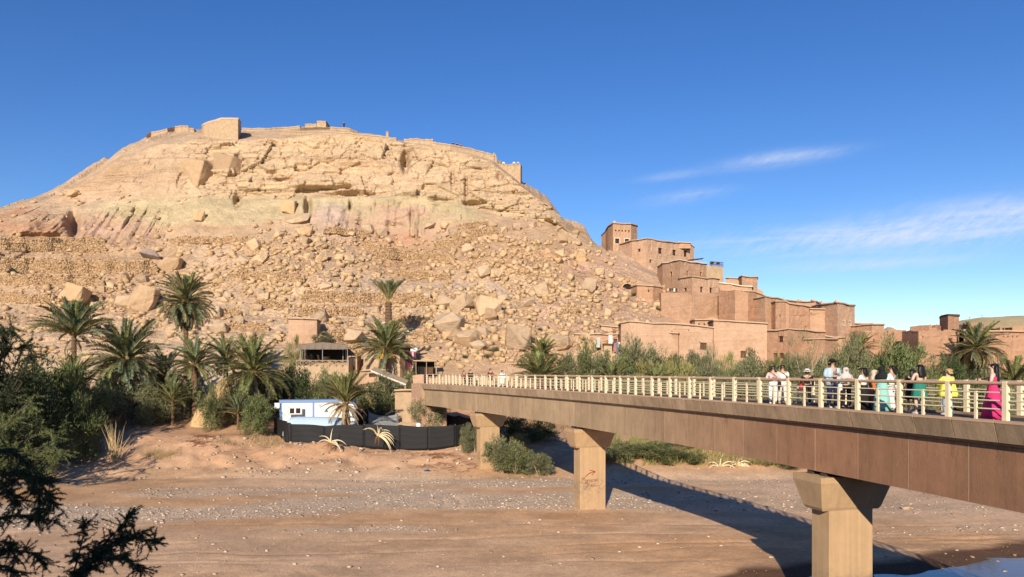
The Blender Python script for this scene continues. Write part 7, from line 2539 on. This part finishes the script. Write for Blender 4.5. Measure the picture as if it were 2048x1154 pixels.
# rugs hung by the shop
root = thing('rug_rack', tuple(PX(824, 742, 107)), 'rack of hanging red and dark rugs by the shop door', 'rugs')
for k, (u, c) in enumerate(((812, (.03, .02, .02)), (817, (.10, .02, .03)), (821, (.24, .03, .06)), (825, (.5, .42, .4)), (829, (.16, .03, .05)))):
    mb = MB(); p = PX(u, 704, 106.6 + k * .05); q = PX(u, 742 - k * 2, 106.6 + k * .05)
    mb.loft([[pp + Vector((sx * .17, sy * .03, 0)) for sx, sy in ((-1, -1), (1, -1), (1, 1), (-1, 1))] for pp in (p, p.lerp(q, .5) + Vector((.03, .05, 0)), q)])
    mb.build('rug', mat_plain('rug_%d' % k, c, .95, .5, 9), root)
mb = MB(); mb.tube([PX(806, 703, 106.8), PX(834, 702, 106.8)], .05, 5); mb.build('pole', M['wood'], root)
mb = MB(); mb.box(PX(828, 699, 106.6), .95, .2, .5); o = mb.build('white_bundle', M['white']); setp(o, 'white bundle on top of the rug rack', 'bundle')
# stall with flat roof right of it
root = thing('market_stall', tuple(PX(853, 748, 106)), 'open pole stall with flat reed roof at the bridge end', 'stall')
mb = MB(); mb.box(PX(852, 721.5, 106.8), 3.3, 1.9, .16); mb.build('roof', M['wood_pale'], root)
for u, dd in ((832, 0), (853, 0), (873, 0), (833, 1.8), (872, 1.8)):
    mb = MB(); mb.tube([PX(u, 750, 106 + dd), PX(u, 722, 106 + dd)], .05, 5); mb.build('post', M['wood_pale'], root)
mb = MB(); mb.box(PX(851, 737, 107.7), 2.6, .06, 2.0); mb.build('black_back_panel', M['black'], root)  # flat black panel at the back of the stall
mb = MB(); mb.box(PX(858, 741, 106.9), 1.2, .5, .9); mb.build('counter', M['wood'], root)
# sloping lean-to roof with glass front
root = thing('lean_to', tuple(PX(780, 775, 98)), 'long lean-to roof sloping down beside the bridge end', 'lean-to')
mb = MB()
a, b_ = PX(742, 743, 99), PX(812, 771, 97)
up_ = Vector((0, 2.4, .5))
mb.hexa([a, b_, b_ + up_, a + up_, a + Vector((0, 0, .16)), b_ + Vector((0, 0, .16)), b_ + up_ + Vector((0, 0, .16)), a + up_ + Vector((0, 0, .16))]); mb.build('roof', M['wood_pale'], root)
mb = MB(); mb.tube([a + Vector((0, -.06, .05)), b_ + Vector((0, -.06, .05))], .13, 4); mb.build('roof_edge', M['coping_white'], root)
mb = MB(); mb.quad(PX(782, 781, 97.6), PX(811, 781, 97.3), PX(811, 773, 97.3), PX(782, 762, 97.6)); mb.quad(PX(782, 781, 97.7), PX(782, 762, 97.7), PX(811, 773, 97.4), PX(811, 781, 97.4)); mb.build('dark_front', M['pane'], root)
mb = MB(); mb.box(PX(811, 777, 97.2), .22, .15, 1.0); mb.build('post', M['coping'], root)
mb = MB(); mb.box(PX(797, 770, 97.35), 2.0, .06, .06); mb.build('rail', M['metal'], root)
house([(790, 783, 0), (846, 783, 0)], 830, 'stone wall beside the abutment under the lean-to', 'masonry', D=89, cop='coping', depth_m=4, name='stone_wall', cat='wall')
house([(826, 748, 0), (848, 748, 0)], 790, 'smooth mud gatepost wall at the bridge end', 'adobe_pink', D=92, cop=None, depth_m=5, name='gate_wall', cat='wall')
# straw heap: a leaning pile with loose stalks
c = ground_pt(432, 88)
sh = thing('straw_heap', c, 'tan leaning straw heap between the left palms and the wide bush', 'straw heap')
rings = []
for z, r in ((-.6, 2.5), (0.6, 2.35), (1.6, 2.05), (2.6, 1.7), (3.6, 1.3), (4.5, .85), (5.2, .4), (5.5, .1)):
    rings.append([Vector((c.x + math.cos(t) * r * (1 + .10 * math.sin(t * 5 + z) + .06 * math.sin(t * 11 + z * 3)) + z * .30 - .5, c.y + math.sin(t) * r * .9, c.z + z)) for t in [2 * math.pi * k / 36 for k in range(36)]])
mb = MB(); mb.loft(rings); mb.build('pile', M['thatch'], sh)
n = 5200
zz = nrg.uniform(0, 5.2, n); aa = nrg.uniform(0, 6.283, n)
rr_ = np.interp(zz, [-.6, .6, 1.6, 2.6, 3.6, 4.5, 5.2], [2.5, 2.35, 2.05, 1.7, 1.3, .85, .4])
Cc = np.stack([np.cos(aa) * rr_ + zz * .30 - .5, np.sin(aa) * rr_ * .9, zz], 1)
Dd = unit(np.stack([-.35 + np.cos(aa) * .5 + nrg.normal(0, .25, n), np.sin(aa) * .5 + nrg.normal(0, .25, n), -1 + nrg.normal(0, .3, n)], 1))
V, Fc = leaf_tris(Cc, Dd, nrg.uniform(.5, 1.1, n), np.full(n, .045))
o = put('stalks', mesh_np('stalks', V, Fc, M['straw']), sh); o['kind'] = 'stuff'
# weaving shop goods behind the railing
root = thing('rug_display', tuple(PX(1236, 712, 115)), 'striped rugs and blankets hung outside the mud shop', 'rugs')
for k, (u, y0, y1, c) in enumerate(((1196, 675, 695, (.42, .42, .40)), (1221, 670, 688, (.5, .52, .52)), (1245, 657, 675, (.08, .07, .11)), (1250, 656, 674, (.22, .24, .32)), (1255, 657, 674, (.42, .08, .05)), (1234, 684, 706, (.15, .18, .3)), (1238, 684, 708, (.62, .62, .60)), (1242, 684, 708, (.2, .24, .36)), (1230, 686, 704, (.35, .15, .14)))):
    p, q = PX(u, y0, 114.8), PX(u, y1, 114.7); w = .17 if k > 1 else .32
    mb = MB(); mb.loft([[pp + Vector((sx * w, sy * .04, 0)) for sx, sy in ((-1, -1), (1, -1), (1, 1), (-1, 1))] for pp in (p, p.lerp(q, .5) + Vector((0, .05, 0)), q)])
    mb.build('rug', mat_plain('blanket_%d' % k, c, .95, .5, 7), root)
mb = MB(); mb.tube([PX(1241, 652, 115.2), PX(1241, 712, 115.2)], .06, 5); mb.build('pole', M['wood'], root)
mb = MB(); mb.tube([PX(1190, 671, 115), PX(1260, 655, 115)], .04, 5); mb.build('line', M['wood'], root)
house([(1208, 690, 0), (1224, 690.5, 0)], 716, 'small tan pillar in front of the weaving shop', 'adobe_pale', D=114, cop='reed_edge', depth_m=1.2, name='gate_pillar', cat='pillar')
# crossed timbers
root = thing('crossed_timbers', tuple(PX(1228, 666, 121)), 'pair of crossed red timbers on the mud store wall', 'timbers')
for s_ in (-1, 1):
    mb = MB(); mb.tube([PX(1228 - 3.5 * s_, 666, 121), PX(1228 + 3.5 * s_, 656, 121)], .06, 5); mb.build('timber', mat_plain('red_timber', (.30, .07, .03), .8), root)
# black sloped wedge at the far left
p = hill_at(15, 545)
mb = MB()
q = [PX(-40, 546, p.y), PX(38, 546, p.y), PX(-10, 508, p.y + 2.5), PX(-60, 512, p.y + 3), PX(-40, 546, p.y + 6), PX(38, 546, p.y + 5)]
mb.add(q, [(0, 1, 2, 3), (1, 5, 2), (3, 2, 5, 4), (0, 3, 4), (0, 4, 5, 1)]); o = mb.build('dark_wedge', M['black']); setp(o, 'black sloped wedge on the left terraces', 'tent')
# blue scrap on the gravel edge
root = ground_pt(855, 69.5)
mb = MB(); rr = random.Random(4); pts_ = [Vector((root.x + .4 * math.cos(t) * rr.uniform(.6, 1.2), root.y + .3 * math.sin(t) * rr.uniform(.6, 1.2), root.z + rr.uniform(.02, .14))) for t in [k * .7 for k in range(9)]]
mb.add(pts_ + [Vector((root.x, root.y, root.z + .2))], [(k, (k + 1) % 9, 9) for k in range(9)]); o = mb.build('plastic_scrap', mat_plain('blue_plastic', (.05, .16, .38), .4)); setp(o, 'crumpled blue plastic scrap at the foot of the bank', 'litter')
